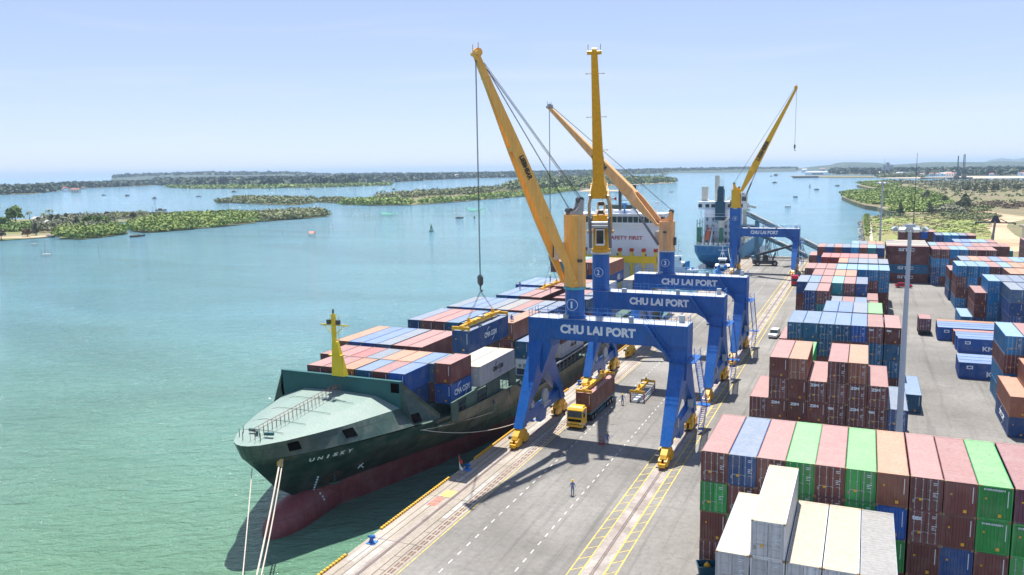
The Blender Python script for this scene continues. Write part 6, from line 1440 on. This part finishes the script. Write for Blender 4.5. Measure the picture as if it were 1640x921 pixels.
def tree(x, y, h, r, kind, label, z0=-3.5, group='trees standing on the near left shore', name=None):
    t = empty(name or {'palm': 'palm_tree', 'casuarina': 'casuarina_tree', 'broadleaf': 'broadleaf_tree', 'drybush': 'bare_tree'}[kind], (x, y, z0), 0, label, 'tree', group); rr = random.Random(int(x * 7 + y * 3))
    mb = MB()
    if kind == 'palm':
        top = Vector((rr.uniform(-1.5, 1.5), 0, h)); mb.tube([(0, 0, 0), (top.x * .4, 0, h * .5), tuple(top)], .28, 7, .16); mb.build('trunk', M['bark'], t)
        V = []
        for k in range(16):
            a = rr.uniform(0, 6.28); L_ = r * rr.uniform(.85, 1.15); up = rr.uniform(-.15, .75); p0 = top.copy(); sd = Vector((-math.sin(a), math.cos(a), 0)); 
            for j in range(5):
                f = (j + 1) / 5; p1 = top + Vector((math.cos(a) * L_ * f, math.sin(a) * L_ * f, L_ * (up * f - .85 * f * f)))
                w0, w1 = .75 * (1 - .15 * j), .75 * (1 - .15 * (j + 1)) * (1 if j < 4 else .3)
                for s in (-1, 1): V += [p0, p1, p1 + sd * s * w1 - Vector((0, 0, .3 * w1)), p0 + sd * s * w0 - Vector((0, 0, .3 * w0))]
                p0 = p1
        quads_obj('crown', np.array([list(v) for v in V]), M['palm'], t)
        return t
    mb.tube([(0, 0, 0), (rr.uniform(-.4, .4), 0, h * .4), (rr.uniform(-.6, .6), rr.uniform(-.6, .6), h * .8)], .22 + h * .015, 7, .08)
    cl = []
    nb = 13 if kind != 'casuarina' else 8
    for k in range(nb):
        if kind == 'casuarina': f = k / (nb - 1); z = h * (.25 + .72 * f); q = r * (1.05 - .8 * f); a = rr.uniform(0, 6.28); cl.append((math.cos(a) * q * .35, math.sin(a) * q * .35, z, q * .75, h * .12))
        else:
            a = rr.uniform(0, 6.28); q = r * rr.uniform(.2, .75); z = h * rr.uniform(.34, .84); cl.append((math.cos(a) * q, math.sin(a) * q, z, r * rr.uniform(.42, .62), h * rr.uniform(.14, .22)))
            mb.tube([(0, 0, h * .35), (math.cos(a) * q * .8, math.sin(a) * q * .8, z)], .12, 5, .04)
    mb.build('trunk', M['bark'], t)
    quads_obj('crown', leaves(cl, 55 if kind != 'drybush' else 22, .55 + r * .045), M[kind], t)
    return t
TL = [(20, 352, 17, 7, 'broadleaf', 'large yellow green tree, leftmost of the near shore'), (26, 358, 24, 9, 'broadleaf', 'tallest round crowned tree on the near left shore'), (8, 364, 13, 7, 'broadleaf', 'wide low tree at the left photo edge'),
      (48, 356, 14, 5, 'palm', 'dark palm left of the white roofed hut'), (80, 357, 17, 5.5, 'palm', 'tall palm right of the white roofed hut'), (70, 358, 13, 5, 'palm', 'shorter palm between hut and tall palm'), (84, 362, 13, 6, 'casuarina', 'grey green tree beside the tall palm'),
      (95, 365, 14, 7, 'casuarina', 'grey tree behind the small house'), (108, 360, 13, 7, 'casuarina', 'grey bare looking tree right of the small house'), (118, 352, 9, 7, 'drybush', 'flat pale crown behind the grey trees'), (128, 353, 8, 7, 'drybush', 'flat pale crown reaching out over the water'),
      (140, 366, 14, 6, 'broadleaf', 'green tree left above the bright mangrove'), (150, 366, 15, 7, 'broadleaf', 'yellow green tree above the bright mangrove'), (166, 365, 15, 6.5, 'broadleaf', 'green tree near the shore tip'), (175, 364, 13, 5, 'broadleaf', 'last green tree at the shore tip'),
      (124, 368, 13, 6, 'casuarina', 'grey tree in the middle of the left shore'), (58, 377, 12, 4, 'casuarina', 'thin grey tree at the water edge'), (44, 379, 9, 4, 'drybush', 'reddish bush at the water edge'), (62, 366, 12, 6, 'casuarina', 'grey tree in front of the hut'), (2, 384, 11, 4, 'drybush', 'reddish tree cut by the left photo edge'),
      (213, 350, 10, 4, 'drybush', 'pale tree on the dyke behind the mangrove belt'), (224, 349, 11, 4, 'palm', 'single palm on the dyke behind the mangrove belt'), (172, 346, 7, 3, 'drybush', 'small pale bush at the left end of dyke')]
for x, y, h, r, k, l in TL: p = g(x, y, -3.5); tree(p.x, p.y, h * .68, r * .72, k, l)
# islands in the middle distance
thicket('mangrove_thicket', [(346, 323), (349, 326), (368, 326), (370, 322)], 34, 6, 6, 30, 1.2, 'mangrove_dull', 'small mangrove islet, leftmost of the row in the middle distance')
thicket('mangrove_thicket', [(371, 325), (400, 327), (470, 329), (500, 326), (506, 323), (470, 321), (400, 320), (374, 321)], 260, 8, 8.5, 28, 1.3, 'mangrove_dull', 'long mangrove islet in the middle distance left of the gap')
thicket('mangrove_thicket', [(500, 324), (540, 326), (560, 322), (556, 319), (520, 319)], 80, 7, 5.5, 24, 1.2, 'mangrove_dull', 'thin mangrove islet right after the long one')
sheet('island_ground', gp([(548, 328), (600, 329.5), (660, 329), (720, 324.5), (800, 318), (870, 312), (925, 305), (960, 300), (980, 297), (940, 294), (860, 297), (800, 302), (740, 306), (680, 310), (600, 317), (555, 322)], WATER), -3.4, M['scrub'], thick=.8)
thicket('mangrove_thicket', [(548, 328), (600, 329.5), (656, 329), (660, 325), (600, 323), (552, 324)], 230, 8, 8, 26, 1.3, 'mangrove', 'mangrove fringe on the left end of the big island', ground=False)
thicket('mangrove_thicket', [(672, 328), (720, 325), (800, 318.5), (870, 312.5), (925, 305.5), (920, 302), (860, 308), (790, 314), (720, 320.5), (675, 323)], 420, 8, 7.5, 26, 1.4, 'mangrove', 'long mangrove fringe along the near side of the big island', ground=False)
thicket('island_trees', [(602, 320), (640, 321), (680, 316), (760, 312), (800, 307), (800, 303), (740, 307), (680, 311), (606, 316)], 220, 9, 11, 24, 1.6, 'mangrove_dull', 'scattered olive trees on the left half of the big island', ground=False)
thicket('island_trees', [(805, 307), (860, 305), (930, 303), (960, 299), (1010, 296.5), (1077, 293.5), (1079, 291.5), (1010, 290), (940, 289), (880, 290), (830, 296)], 900, 15, 19, 30, 2.6, 'palm', 'dense coconut grove on the right half of the big island', gmat='beach')
sheet('island_sandbar', gp([(925, 307), (1010, 306.2), (1015, 305.2), (940, 303.5)], WATER), -3.7, M['sand'], thick=.3)
pr = random.Random(11)
for i in range(46):
    x = pr.uniform(832, 1070); yb = 293 + (1070 - x) * .036 + pr.uniform(-1, 2); p = g(x, yb, WATER)
    o = tree(p.x, p.y, pr.uniform(24, 33), 8.5, 'palm', 'tall coconut palm in the grove on the big island', group='coconut palms of the far grove')
# ---------------------------------------------------------------- far shores and hills
M['farwood'] = leafmat('farwood', (.025, .055, .035), (.05, .085, .05), (.09, .12, .065))
M['farhill'] = ground_mat('farhill', [(.2, (.018, .045, .035)), (.55, (.035, .065, .05)), (.8, (.08, .09, .065))], .006, 10, fine=.02)
M['farsea'] = M['water']
def far_wood(px, depth, n, h, leaf, label, name='far_wood', mat='farwood', per=16):
    # px: list of (x, y) of the near shoreline; the wood reaches depth metres behind it
    pts = [g(x, y, WATER) for x, y in px]; back = [CAM.xy + (p.xy - CAM.xy) * (1 + depth / (p.xy - CAM.xy).length) for p in pts]
    poly = [(p.x, p.y) for p in pts] + [(q.x, q.y) for q in back][::-1]
    P = sample(poly, n); k = rng.uniform(.55, 1.3, n); r = leaf * 2.2
    cl = np.stack([P[:, 0], P[:, 1], -3 + h * k * .5, np.full(n, r) * rng.uniform(.7, 1.3, n), h * k * .5], 1)
    o = quads_obj(name, leaves(cl, per, leaf), M[mat], kind='stuff'); tag(o, label, 'woods'); sheet('far_ground', poly, -3.3, M['scrub'], thick=1); return o
far_wood([(-80, 312), (0, 312), (50, 311), (95, 306), (100, 303), (180, 300), (235, 298), (255, 296)], 900, 1500, 15, 4.5, 'wooded low shore with houses far left below the sea horizon')
far_wood([(250, 296), (300, 300), (400, 299), (520, 298.5), (560, 297), (620, 293), (700, 288), (760, 285.5), (850, 284), (950, 281), (1080, 277), (1200, 275), (1275, 273.5)], 1600, 5200, 20, 8, 'long wooded far shore across the middle of the photo', per=14)
thicket('far_mangrove', [(262, 300), (300, 302.5), (400, 302.5), (520, 300.5), (624, 297), (624, 295.5), (520, 297.5), (400, 299), (300, 298.5)], 800, 12, 9, 12, 3.2, 'mangrove', 'thin bright green mangrove band before the far shore')
far_wood([(1330, 279), (1420, 281), (1520, 282), (1700, 281), (1900, 279)], 1500, 2200, 17, 6, 'trees behind the sandy beach on the far right shore', per=14)
sheet('beach', gp([(1430, 286), (1560, 286.3), (1700, 285.3), (2000, 284), (2000, 281.5), (1700, 281.8), (1560, 282.6), (1470, 284.3), (1400, 285.3)], WATER), -3.2, M['beach'], thick=.8)
sheet('pier_ground', gp([(1266, 283), (1330, 285), (1400, 285), (1400, 282.5), (1330, 281.5), (1266, 282)], WATER), -2.6, M['scrub'], thick=1.4)
def hill(px, dist, label_h, mat='farhill', depth=900, seed=0, name='hills'):
    # px: ridge line as (x, y_top); the ridge stands at dist metres
    mb = MB(); nx = 90; xs = np.linspace(px[0][0], px[-1][0], nx); rowsN = 9; vs = []
    for i, x in enumerate(xs):
        yt = np.interp(x, [a for a, _ in px], [b for _, b in px]); d = FW + RT * ((x - 820) / FPX) - UP * ((yt - 460.5) / FPX); hd = math.hypot(d.x, d.y); dx, dy = d.x / hd, d.y / hd
        zt = CAM.z + dist * d.z / hd
        for j in range(rowsN):
            f = j / (rowsN - 1); D_ = dist - depth + 2 * depth * f; X_, Y_ = CAM.x + dx * D_, CAM.y + dy * D_
            nz = noise.noise(Vector((X_ / 260, Y_ / 260, seed))) * .28 + noise.noise(Vector((X_ / 70, Y_ / 70, seed))) * .1
            vs.append((X_, Y_, -4 + (zt + 4) * math.sin(math.pi * f) ** .8 * (1 + nz * (1 if j != rowsN // 2 else .35))))
    mb.add(vs, [(i * rowsN + j, i * rowsN + j + 1, (i + 1) * rowsN + j + 1, (i + 1) * rowsN + j) for i in range(nx - 1) for j in range(rowsN - 1)])
    o = mb.build(name, M[mat], smooth=True); o['kind'] = 'structure'; return o
hill([(178, 286.5), (184, 283), (215, 281.5), (260, 280), (330, 278), (360, 279), (400, 279), (440, 278), (460, 277.5), (480, 280), (520, 281), (620, 280.5), (720, 279.5), (830, 278.5), (960, 275), (1100, 271.5), (1210, 270), (1275, 269.5)], 6200, 0, seed=3)
hill([(1275, 270), (1330, 264), (1342, 260.5), (1365, 259.5), (1400, 261), (1430, 264), (1470, 261.5), (1500, 259.5), (1560, 260), (1640, 258.5), (1800, 255), (2100, 258)], 6800, 0, seed=9)
hill([(1580, 258), (1605, 253.2), (1622, 256), (1645, 252), (1700, 249), (1800, 254)], 16000, 0, depth=1500, seed=5)
# crown outline along the ridges
def ridge_trees(px, dist, n, h, leaf, label):
    cl = []
    for _ in range(n):
        x = rng.uniform(px[0][0], px[-1][0]); yt = np.interp(x, [a for a, _ in px], [b for _, b in px]); d = FW + RT * ((x - 820) / FPX) - UP * ((yt - 460.5) / FPX); hd = math.hypot(d.x, d.y); D_ = dist + rng.uniform(-350, 200)
        z = CAM.z + dist * d.z / hd; cl.append((CAM.x + d.x / hd * D_, CAM.y + d.y / hd * D_, z * (1 - abs(D_ - dist) / 1400), leaf * 2.4, h * rng.uniform(.4, 1)))
    o = quads_obj('far_wood', leaves(cl, 12, leaf), M['farwood'], kind='stuff'); tag(o, label, 'woods')
ridge_trees([(184, 283), (330, 278), (460, 278), (520, 281), (720, 279.7), (960, 275.4), (1210, 270.3)], 6200, 1500, 16, 11, 'tree crowns along the ridge of the far hills')
# far town: small houses
M['roofred'] = plain('roofred', (.4, .14, .09), .7); M['roofpale'] = plain('roofpale', (.55, .52, .5), .7); M['roofblue'] = plain('roofblue', (.12, .25, .4), .6)
def house(x, y, s, label, group, zg=-3.2, roofm='roofpale', rz=None, name='house', hh=1.0):
    p = g(x, y, WATER); r = random.Random(int(x * 13 + y * 7)); rz = r.uniform(-.6, .6) if rz is None else rz
    t = empty(name, (p.x, p.y, zg), rz, label, 'house', group); L_, W_, H_ = s * r.uniform(.9, 1.6), s * .75, s * .42 * hh
    mb = MB(); mb.box(-L_ / 2, L_ / 2, -W_ / 2, W_ / 2, 0, H_); wl = mb.build('wall', M['white'] if r.random() < .7 else M['offwhite'], t)
    mb = MB(); mb.prism([(-W_ / 2 - .4, H_ + .01), (W_ / 2 + .4, H_ + .01), (0, H_ + s * .2)], 'x', -L_ / 2 - .4, L_ / 2 + .4); mb.build('roof', M[roofm], t)
    mb = MB(); 
    for k in (-.3, 0, .3): mb.box(L_ * k - s * .05, L_ * k + s * .05, -W_ / 2 - .03, -W_ / 2 - .004, H_ * .3, H_ * .75)
    mb.build('window', M['dark'], t)
hr = random.Random(21)
for i in range(46):
    x = hr.uniform(1405, 1690); house(x, hr.uniform(279.5, 283.5) - (1 if x > 1560 else 0), hr.uniform(10, 17), 'small pale house in the town behind the far right beach', 'houses of the town on the far right shore', roofm=hr.choice(['roofred', 'roofpale', 'roofpale', 'roofblue']), hh=1.3)
for i in range(16):
    house(hr.uniform(1270, 1560), hr.uniform(273.8, 276.5), hr.uniform(16, 26), 'tiny white house at the foot of the far right hills', 'houses below the far right hills', roofm=hr.choice(['roofred', 'roofpale']), hh=1.3)
for i in range(24):
    x = hr.uniform(560, 1210); yb = np.interp(x, [560, 620, 700, 760, 850, 950, 1080, 1200], [296.5, 292.5, 287.7, 285.2, 283.7, 280.7, 276.8, 274.8]); house(x, yb - .1, hr.uniform(16, 26), 'tiny white house on the edge of the far wooded shore', 'houses on the far middle shore', roofm=hr.choice(['roofred', 'roofpale']), hh=1.4)
for i in range(14):
    house(hr.uniform(5, 150), hr.uniform(303, 310), hr.uniform(10, 16), 'small pale house among the trees on the far left shore', 'houses on the far left shore', roofm=hr.choice(['roofred', 'roofpale']), hh=1.4)
for x, y, s, l, rm in ((63, 358, 9, 'white roofed hut between palms on the near left shore', 'roofpale'), (78, 366, 10, 'small cream house below the palms on the near left shore', 'roofpale'), (1019, 294.5, 20, 'white house at the edge of the coconut grove', 'roofpale'), (938, 296.5, 22, 'low pale house on the island behind the golden boom', 'roofpale'), (818, 304, 12, 'small reddish roofed house on the open part of the island', 'roofred'), (1050, 293.6, 14, 'small pale house near the right tip of the coconut grove', 'roofpale')):
    house(x, y, s, l, None, zg=-3.4, roofm=rm)
p = g(1308, 281, WATER); t = empty('warehouse', (p.x, p.y, -2.6), -.35, 'long white warehouse with green roof edge on the far pier', 'warehouse')
mb = MB(); mb.box(-42, 42, -10, 10, 0, 11); mb.build('wall', M['white'], t); mb = MB(); mb.prism([(-11, 11), (11, 11), (0, 14)], 'x', -43, 43); mb.build('roof', M['roofpale'], t); mb = MB(); mb.box(-15, 30, -10.2, -10.01, 2, 7); mb.build('gate', M['darksteel2'], t)
p = g(1421, 280, WATER); t = empty('grey_building', (p.x, p.y, -3), .2, 'plain grey tall building rising above the town trees', 'building'); mb = MB(); mb.box(-18, 18, -10, 10, 0, 34); mb.build('wall', M['galv'], t); mb = MB(); mb.box(-6, 4, -8, 8, 34, 44); mb.build('roof', M['patch'], t)
# drilling barge off the beach
p = g(1537, 286.5, WATER); t = empty('piling_barge', (p.x, p.y, WATER), .1, 'dark piling barge with two tall towers off the far beach', 'barge')
mb = MB(); mb.prism([(-26, 0), (26, 0), (29, 4), (-29, 4)], 'y', -9, 9); mb.build('hull', M['darksteel'], t); mb = MB(); mb.box(4, 14, -5, 5, 4, 12); mb.box(-14, -2, -4, 4, 4, 8); mb.build('cabin', M['steelrust'], t)
for xx, hh, nm in ((8, 62, 'piling_tower'), (-6, 58, 'crane_mast')):
    mb = MB(); w_ = 2.2 if xx > 0 else 1.0
    for a, b_ in ((-1, -1), (1, -1), (1, 1), (-1, 1)): mb.beam((xx + a * w_, b_ * w_, 4), (xx + a * w_ * .6, b_ * w_ * .6, hh), .9)
    for k in range(14): z = 6 + k * (hh - 8) / 14; mb.beam((xx - w_, -w_, z), (xx + w_, -w_, z + 3), .5); mb.beam((xx + w_, w_, z), (xx - w_, w_, z + 3), .5)
    mb.build(nm, M['darksteel'], t)
p = g(1495, 286, WATER); o = MB().prism([(-30, 0), (30, 0), (33, 3), (-33, 3)], 'y', -6, 6).build('barge', M['darksteel']); o.location = (p.x, p.y, WATER); tag(o, 'flat dark barge left of the piling barge', 'barge')
p = g(1290, 284.8, WATER); o = MB().prism([(-38, 0), (38, 0), (40, 5), (-40, 5)], 'y', -7, 7).build('barge', M['darksteel']); o.location = (p.x, p.y, WATER); tag(o, 'long dark barge moored before the far white warehouse', 'barge')
def mini_boat(x, y, L_, label, rz=0, dark=True, cabin=True, group='small boats and huts on the lagoon'):
    p = g(x, y, WATER); t = empty('small_boat', (p.x, p.y, WATER), rz, label, 'boat', group)
    mb = MB(); mb.loft([[(L_ * s, w_ * a, z) for a, z in ((-1, .9 * q), (-.6, -.2), (.6, -.2), (1, .9 * q))] for s, w_, q in ((-.5, L_ * .07, 1.5), (-.3, L_ * .12, 1), (.2, L_ * .12, 1), (.5, L_ * .02, 1.8))]); mb.build('hull', M['darksteel' if dark else 'offwhite'], t)
    if cabin: mb = MB(); mb.box(-L_ * .25, L_ * .12, -L_ * .09, L_ * .09, .5, L_ * .2); mb.box(-L_ * .3, L_ * .17, -L_ * .11, L_ * .11, L_ * .2, L_ * .2 + .12); mb.build('cabin', M['steelrust' if dark else 'white'], t)
for x, y, L_, l, d in ((204, 314, 14, 'dark boat in the left channel, before the strip of trees', 1), (247, 318, 14, 'dark boat on open water above the near mangrove belt', 1), (166, 313, 10, 'small boat far left in the channel', 1), (318, 315, 9, 'tiny dark boat in the middle of the left channel', 1), (375, 308, 18, 'dark stilt hut boat before the thin green band', 1),
    (432, 304, 14, 'tiny boat at the green band, first', 1), (493, 303.5, 14, 'tiny boat at the green band, second', 1), (631, 304, 16, 'dark boat right of the green band', 1), (216, 380, 6.5, 'dark rowing boat beside the mangrove tip, left', 1), (223, 379, 7.5, 'dark rowing boat beside the mangrove tip, right', 1), (736, 350, 7, 'dark boat left of the right lift net', 1), (760, 349, 8, 'dark hut boat below the right lift net', 1),
    (1241, 293, 14, 'dark boat on open water right of the fourth boom', 1), (1243, 281.5, 34, 'dark vessel left of the far pier', 1), (1235, 282.5, 14, 'small boat beside the dark vessel', 1), (1274, 316, 6, 'tiny dark boat above the yard, lower one', 1), (1308, 304, 9, 'dark boat on the open water above the yard', 1), (1341, 298, 10, 'dark boat left of the peninsula tip', 1), (1262, 332, 6, 'small white boat on open water above the far quay', 0), (981, 319, 9, 'small pale boat above the ship bridge', 0), (1075, 308, 8, 'small white boat right of the grove tip', 0), (258, 337, 12, 'dark low boat behind the dyke', 1)):
    mini_boat(x, y, L_, l, (x * 1.7) % 3, bool(d))
# channel buoys
def buoy(x, y, s, mat, label):
    p = g(x, y, WATER); t = empty('channel_buoy', (p.x, p.y, WATER), 0, label, 'buoy', 'channel buoys on the lagoon')
    mb = MB(); mb.cyl((0, 0), 1.3 * s, -.3, .7 * s, 14, 1.2 * s); mb.build('float', M[mat], t, True); mb = MB()
    for a in range(4): mb.beam((math.cos(a * 1.57) * .8 * s, math.sin(a * 1.57) * .8 * s, .7 * s), (math.cos(a * 1.57) * .25 * s, math.sin(a * 1.57) * .25 * s, 3.6 * s), .14 * s)
    mb.cyl((0, 0), .5 * s, 1.6 * s, 2.9 * s, 8, .3 * s); mb.cyl((0, 0), .28 * s, 3.6 * s, 4.4 * s, 8, .05 * s); mb.build('cage', M[mat], t)
M['buoygreen'] = plain('buoygreen', (.01, .16, .11), .5); buoy(691, 371, 1.25, 'buoygreen', 'dark green channel buoy in the open water left of the cranes'); buoy(1297, 300, 1.6, 'darksteel', 'far dark channel buoy above the yard')
# lift nets and fishing stakes
M['net'], _nt, _b = newmat('net'); _b.inputs['Base Color'].default_value = (.12, .5, .28, 1); _b.inputs['Alpha'].default_value = .42; _b.inputs['Roughness'].default_value = .9
def liftnet(x, y, s, label):
    p = g(x, y, WATER); t = empty('lift_net', (p.x, p.y, WATER), .3, label, 'fishing net', 'green lift nets on poles'); mb = MB(); n = 10; vs = []
    for i in range(n + 1):
        for j in range(n + 1):
            u, v = i / n * 2 - 1, j / n * 2 - 1; e = max(abs(u), abs(v)); c = (abs(u) * abs(v)) ** 2; sx = 1 - .16 * (1 - abs(v) ** 2) * abs(u); sy = 1 - .16 * (1 - abs(u) ** 2) * abs(v)
            vs.append((u * s * sx, v * s * sy, .6 + s * .16 * (e ** 2) + s * .2 * c))
    mb.add(vs, [(i * (n + 1) + j, i * (n + 1) + j + 1, (i + 1) * (n + 1) + j + 1, (i + 1) * (n + 1) + j) for i in range(n) for j in range(n)]); mb.build('net', M['net'], t, True)
    for a in (-1, 1):
        for b_ in (-1, 1): mb = MB(); mb.tube([(a * s * 1.25, b_ * s * 1.25, -1), (a * s, b_ * s, .6 + s * .36)], .08, 5); mb.build('pole', M['bark'], t)
liftnet(622, 345.5, 9.0, 'green lift net hanging over the water, left one'); liftnet(762, 339, 10.5, 'green lift net hanging over the water, right one behind the hoist rope')
for i, (x, y, h) in enumerate([(364, 340, 16), (367, 340, 16), (566, 318, 22), (570, 318, 22), (250, 351, 17), (245, 350, 12)]):
    p = g(x, y, WATER); mb = MB(); mb.tube([(0, 0, 0), (.3, 0, h)], .22, 6, .12); mb.beam((-1.6, 0, h * .86), (1.6, 0, h * .86), .2); o = mb.build('utility_pole', M['darksteel2']); o.location = (p.x, p.y, WATER)
    tag(o, ['utility pole in the water before the long islet, left of a pair', 'utility pole in the water before the long islet, right of a pair', 'utility pole at the left end of the big island, left of a pair', 'utility pole at the left end of big island, right of a pair', 'tall utility pole on the dyke', 'short utility pole on the dyke'][i], 'pole', 'utility poles of the lagoon')
sr = random.Random(4)
spots = [(160, 415, 6), (73, 405, 8), (119, 395, 5), (129, 393, 5), (374, 378, 4.5), (415, 378, 5), (453, 378, 4.5), (601, 382, 7), (465, 331, 6), (500, 333, 6), (1283, 334, 5), (1262, 340, 5), (1321, 300, 8), (1085, 350, 5)] + [(sr.uniform(420, 760), sr.uniform(331, 346), 5) for _ in range(22)]
for x, y, h in spots:
    p = g(x, y, WATER); mb = MB(); mb.tube([(0, 0, -1), (sr.uniform(-.8, .8), 0, h)], .06, 5); o = mb.build('fishing_stake', M['bark']); o.location = (p.x, p.y, WATER); tag(o, 'thin fishing stake standing in the lagoon', 'stake', 'fishing stakes in the lagoon')
def stilt(x, y, label, s=1.0, red=False):
    p = g(x, y, WATER); t = empty('fishing_platform', (p.x, p.y, WATER), .4, label, 'fishing platform'); mb = MB()
    for a in (-1, 1):
        for b_ in (-1, 1): mb = MB(); mb.tube([(a * 1.6 * s, b_ * 1.3 * s, -1), (a * 1.5 * s, b_ * 1.2 * s, 3.4 * s)], .07, 5); mb.build('stilt', M['bark'], t)
    mb = MB(); mb.box(-1.7 * s, 1.7 * s, -1.4 * s, 1.4 * s, 1.2 * s, 1.35 * s); mb.build('platform', M['patch'], t)
    if red: mb = MB(); mb.prism([(-1.5 * s, 2.4 * s), (1.5 * s, 2.4 * s), (0, 3.4 * s)], 'x', -1.6 * s, 1.6 * s); mb.build('roof', M['orange'], t)
stilt(75, 411, 'white fishing platform on stilts in the left water', 1.1); stilt(55, 393, 'small fishing platform near the left shore', .9); stilt(500, 380, 'fishing platform with an orange roof left of the buoy', 1.1, True); stilt(530, 366, 'small stilt platform above the orange roofed one', .9); stilt(587, 347, 'small stilt platform left of the green net', .9); stilt(728, 342, 'small stilt platform between the lift nets', .9)
p = g(93, 380, WATER); mini_boat(82, 380, 16, 'long low boat at the landing of the left shore', -.4, True, False)
# ---------------------------------------------------------------- right headland plants
thicket('mangrove_thicket', [(1346, 315), (1352, 320), (1372, 328), (1395, 334), (1430, 339), (1440, 336), (1480, 340), (1505, 344), (1530, 338), (1515, 325), (1490, 314), (1455, 305), (1425, 305), (1400, 309), (1365, 311)], 800, 5.5, 4.2, 26, 1.1, 'mangrove', 'bright green mangrove covering the tip of the right headland', ground=False, zg=-.4)
thicket('mangrove_thicket', [(1404, 283.5), (1404, 285), (1480, 284.5), (1480, 283)], 60, 9, 14, 30, 2.5, 'mangrove_dull', 'dark trees along the water at the left end of the far beach')
thicket('mangrove_thicket', [(1372, 297), (1395, 303), (1430, 305), (1440, 300), (1420, 295), (1392, 295)], 240, 6, 5.5, 22, 1.3, 'mangrove', 'mangrove spit reaching left beyond the headland inlet', ground=False, zg=-.4)
thicket('mangrove_thicket', [(1426, 345), (1440, 347), (1490, 348), (1502, 344), (1480, 338), (1446, 341)], 200, 5, 4, 30, .9, 'mangrove', 'green bushes along the inlet above the grass field', ground=False, zg=-.4)
thicket('scrub_trees', [(1400, 296), (1500, 302), (1560, 300), (1700, 300), (1700, 292), (1560, 292), (1420, 293)], 220, 6, 5.5, 22, 1.4, 'casuarina', 'grey green scrub trees along the back of the headland', ground=False, zg=-.4)
thicket('scrub_trees', [(1490, 305), (1530, 312), (1560, 306), (1700, 310), (1700, 304), (1540, 300)], 90, 6, 6, 24, 1.3, 'casuarina', 'scattered casuarina scrub in the middle of headland', ground=False, zg=-.4)
thicket('scrub_bushes', [(1455, 300), (1500, 318), (1530, 330), (1600, 332), (1700, 336), (1700, 298), (1560, 298)], 120, 5, 4, 24, 1.0, 'mangrove_dull', 'olive scrub bushes dotted over the dry middle of the headland', ground=False, zg=-.4)
thicket('scrub_bushes', [(1530, 334), (1590, 341), (1700, 345), (1700, 334), (1600, 331)], 110, 4, 2.5, 26, .8, 'drybush', 'brown dry bushes on the sandy part of the headland', ground=False, zg=-.4)
thicket('scrub_bushes', [(1500, 343), (1530, 338), (1545, 347), (1535, 352), (1505, 350)], 130, 5, 5, 30, .9, 'casuarina', 'grey green bushes between the grass field and the mangrove', ground=False, zg=-.4)
thicket('bushes', [(1536, 345), (1560, 349), (1580, 346), (1578, 339), (1545, 339)], 90, 4.5, 3.5, 40, .8, 'mangrove_dull', 'olive bushes at the edge of the sand above the stacks', ground=False, zg=-.4)
thicket('grass_tufts', [(1396, 388), (1396, 352), (1460, 349), (1520, 352), (1590, 366), (1580, 392)], 520, 2.2, .5, 14, .55, 'mangrove_dull', 'tufts of pale grass scattered over the field', ground=False, zg=-.4)
thicket('bushes', [(1508, 350), (1520, 361), (1560, 362), (1600, 358), (1590, 352), (1540, 351)], 130, 4, 2.5, 40, .6, 'mangrove_dull', 'pale green weeds at the right end of grass field', ground=False, zg=-.4)
thicket('bushes', [(1384, 352), (1388, 390), (1391, 390), (1390, 352)], 90, 1.6, 1.2, 40, .4, 'mangrove', 'green weeds between the rocks and shore path', ground=False, zg=-.4)
tr_ = random.Random(8)
for i in range(26):
    x, y = (tr_.uniform(1480, 1530), tr_.uniform(312, 345)) if i < 5 else (tr_.uniform(1540, 1640), tr_.uniform(296, 312)); p = g(x, y, -1)
    tree(p.x, p.y, tr_.uniform(5, 9), tr_.uniform(3.5, 5.5), 'casuarina', 'grey green casuarina on the headland, ' + ('beside the bright mangrove' if i < 5 else 'in the dry scrub at right'), -.2, 'casuarinas of the headland')
for x, y, h, r, l in ((1545, 338, 12, 8, 'dark round casuarina standing alone on the sand'), (1441.5, 346.5, 8, 2.8, 'small dark conical tree at the inlet')):
    p = g(x, y, -1); tree(p.x, p.y, h, r, 'casuarina', l, -.2)
# right-hand sheds by the sand track
t = empty('shed', (101, 415, 0), .25, 'pale flat roofed shed at the right photo edge behind the track', 'shed')
mb = MB(); mb.box(-14, 14, -8, 8, 0, 9); mb.build('wall', M['offwhite'], t); mb = MB(); mb.box(-15, 15, -9, 9, 9, 9.8); mb.build('roof', M['patch'], t); mb = MB(); mb.box(-4, 8, -8.1, -8.01, .1, 6); mb.build('door', M['darksteel2'], t)
for i, c in enumerate('wtwm'): container(84.5 + i * 2.9, 392 - i * .8, 0, c, 2.6, ['white', 'teal', 'pale', 'maroon'][i] + ' container in the small row before the right shed', 'containers stacked in the yard', L=6.06)
far_stacks()
# ---------------------------------------------------------------- air
HAZE = 7e-5
hz = MB(); hz.box(-26000, 26000, -2500, 34000, WATER - 11, 130); o = hz.build('haze', []); tag(o, kind='stuff')
m = bpy.data.materials.new('haze'); m.use_nodes = True; nt = m.node_tree; nt.nodes.clear(); out = nt.nodes.new('ShaderNodeOutputMaterial'); pv = nt.nodes.new('ShaderNodeVolumePrincipled'); pv.inputs['Color'].default_value = (.58, .78, 1, 1); pv.inputs['Density'].default_value = HAZE; pv.inputs['Anisotropy'].default_value = .1
nt.links.new(pv.outputs[0], out.inputs['Volume']); o.data.materials.append(m)
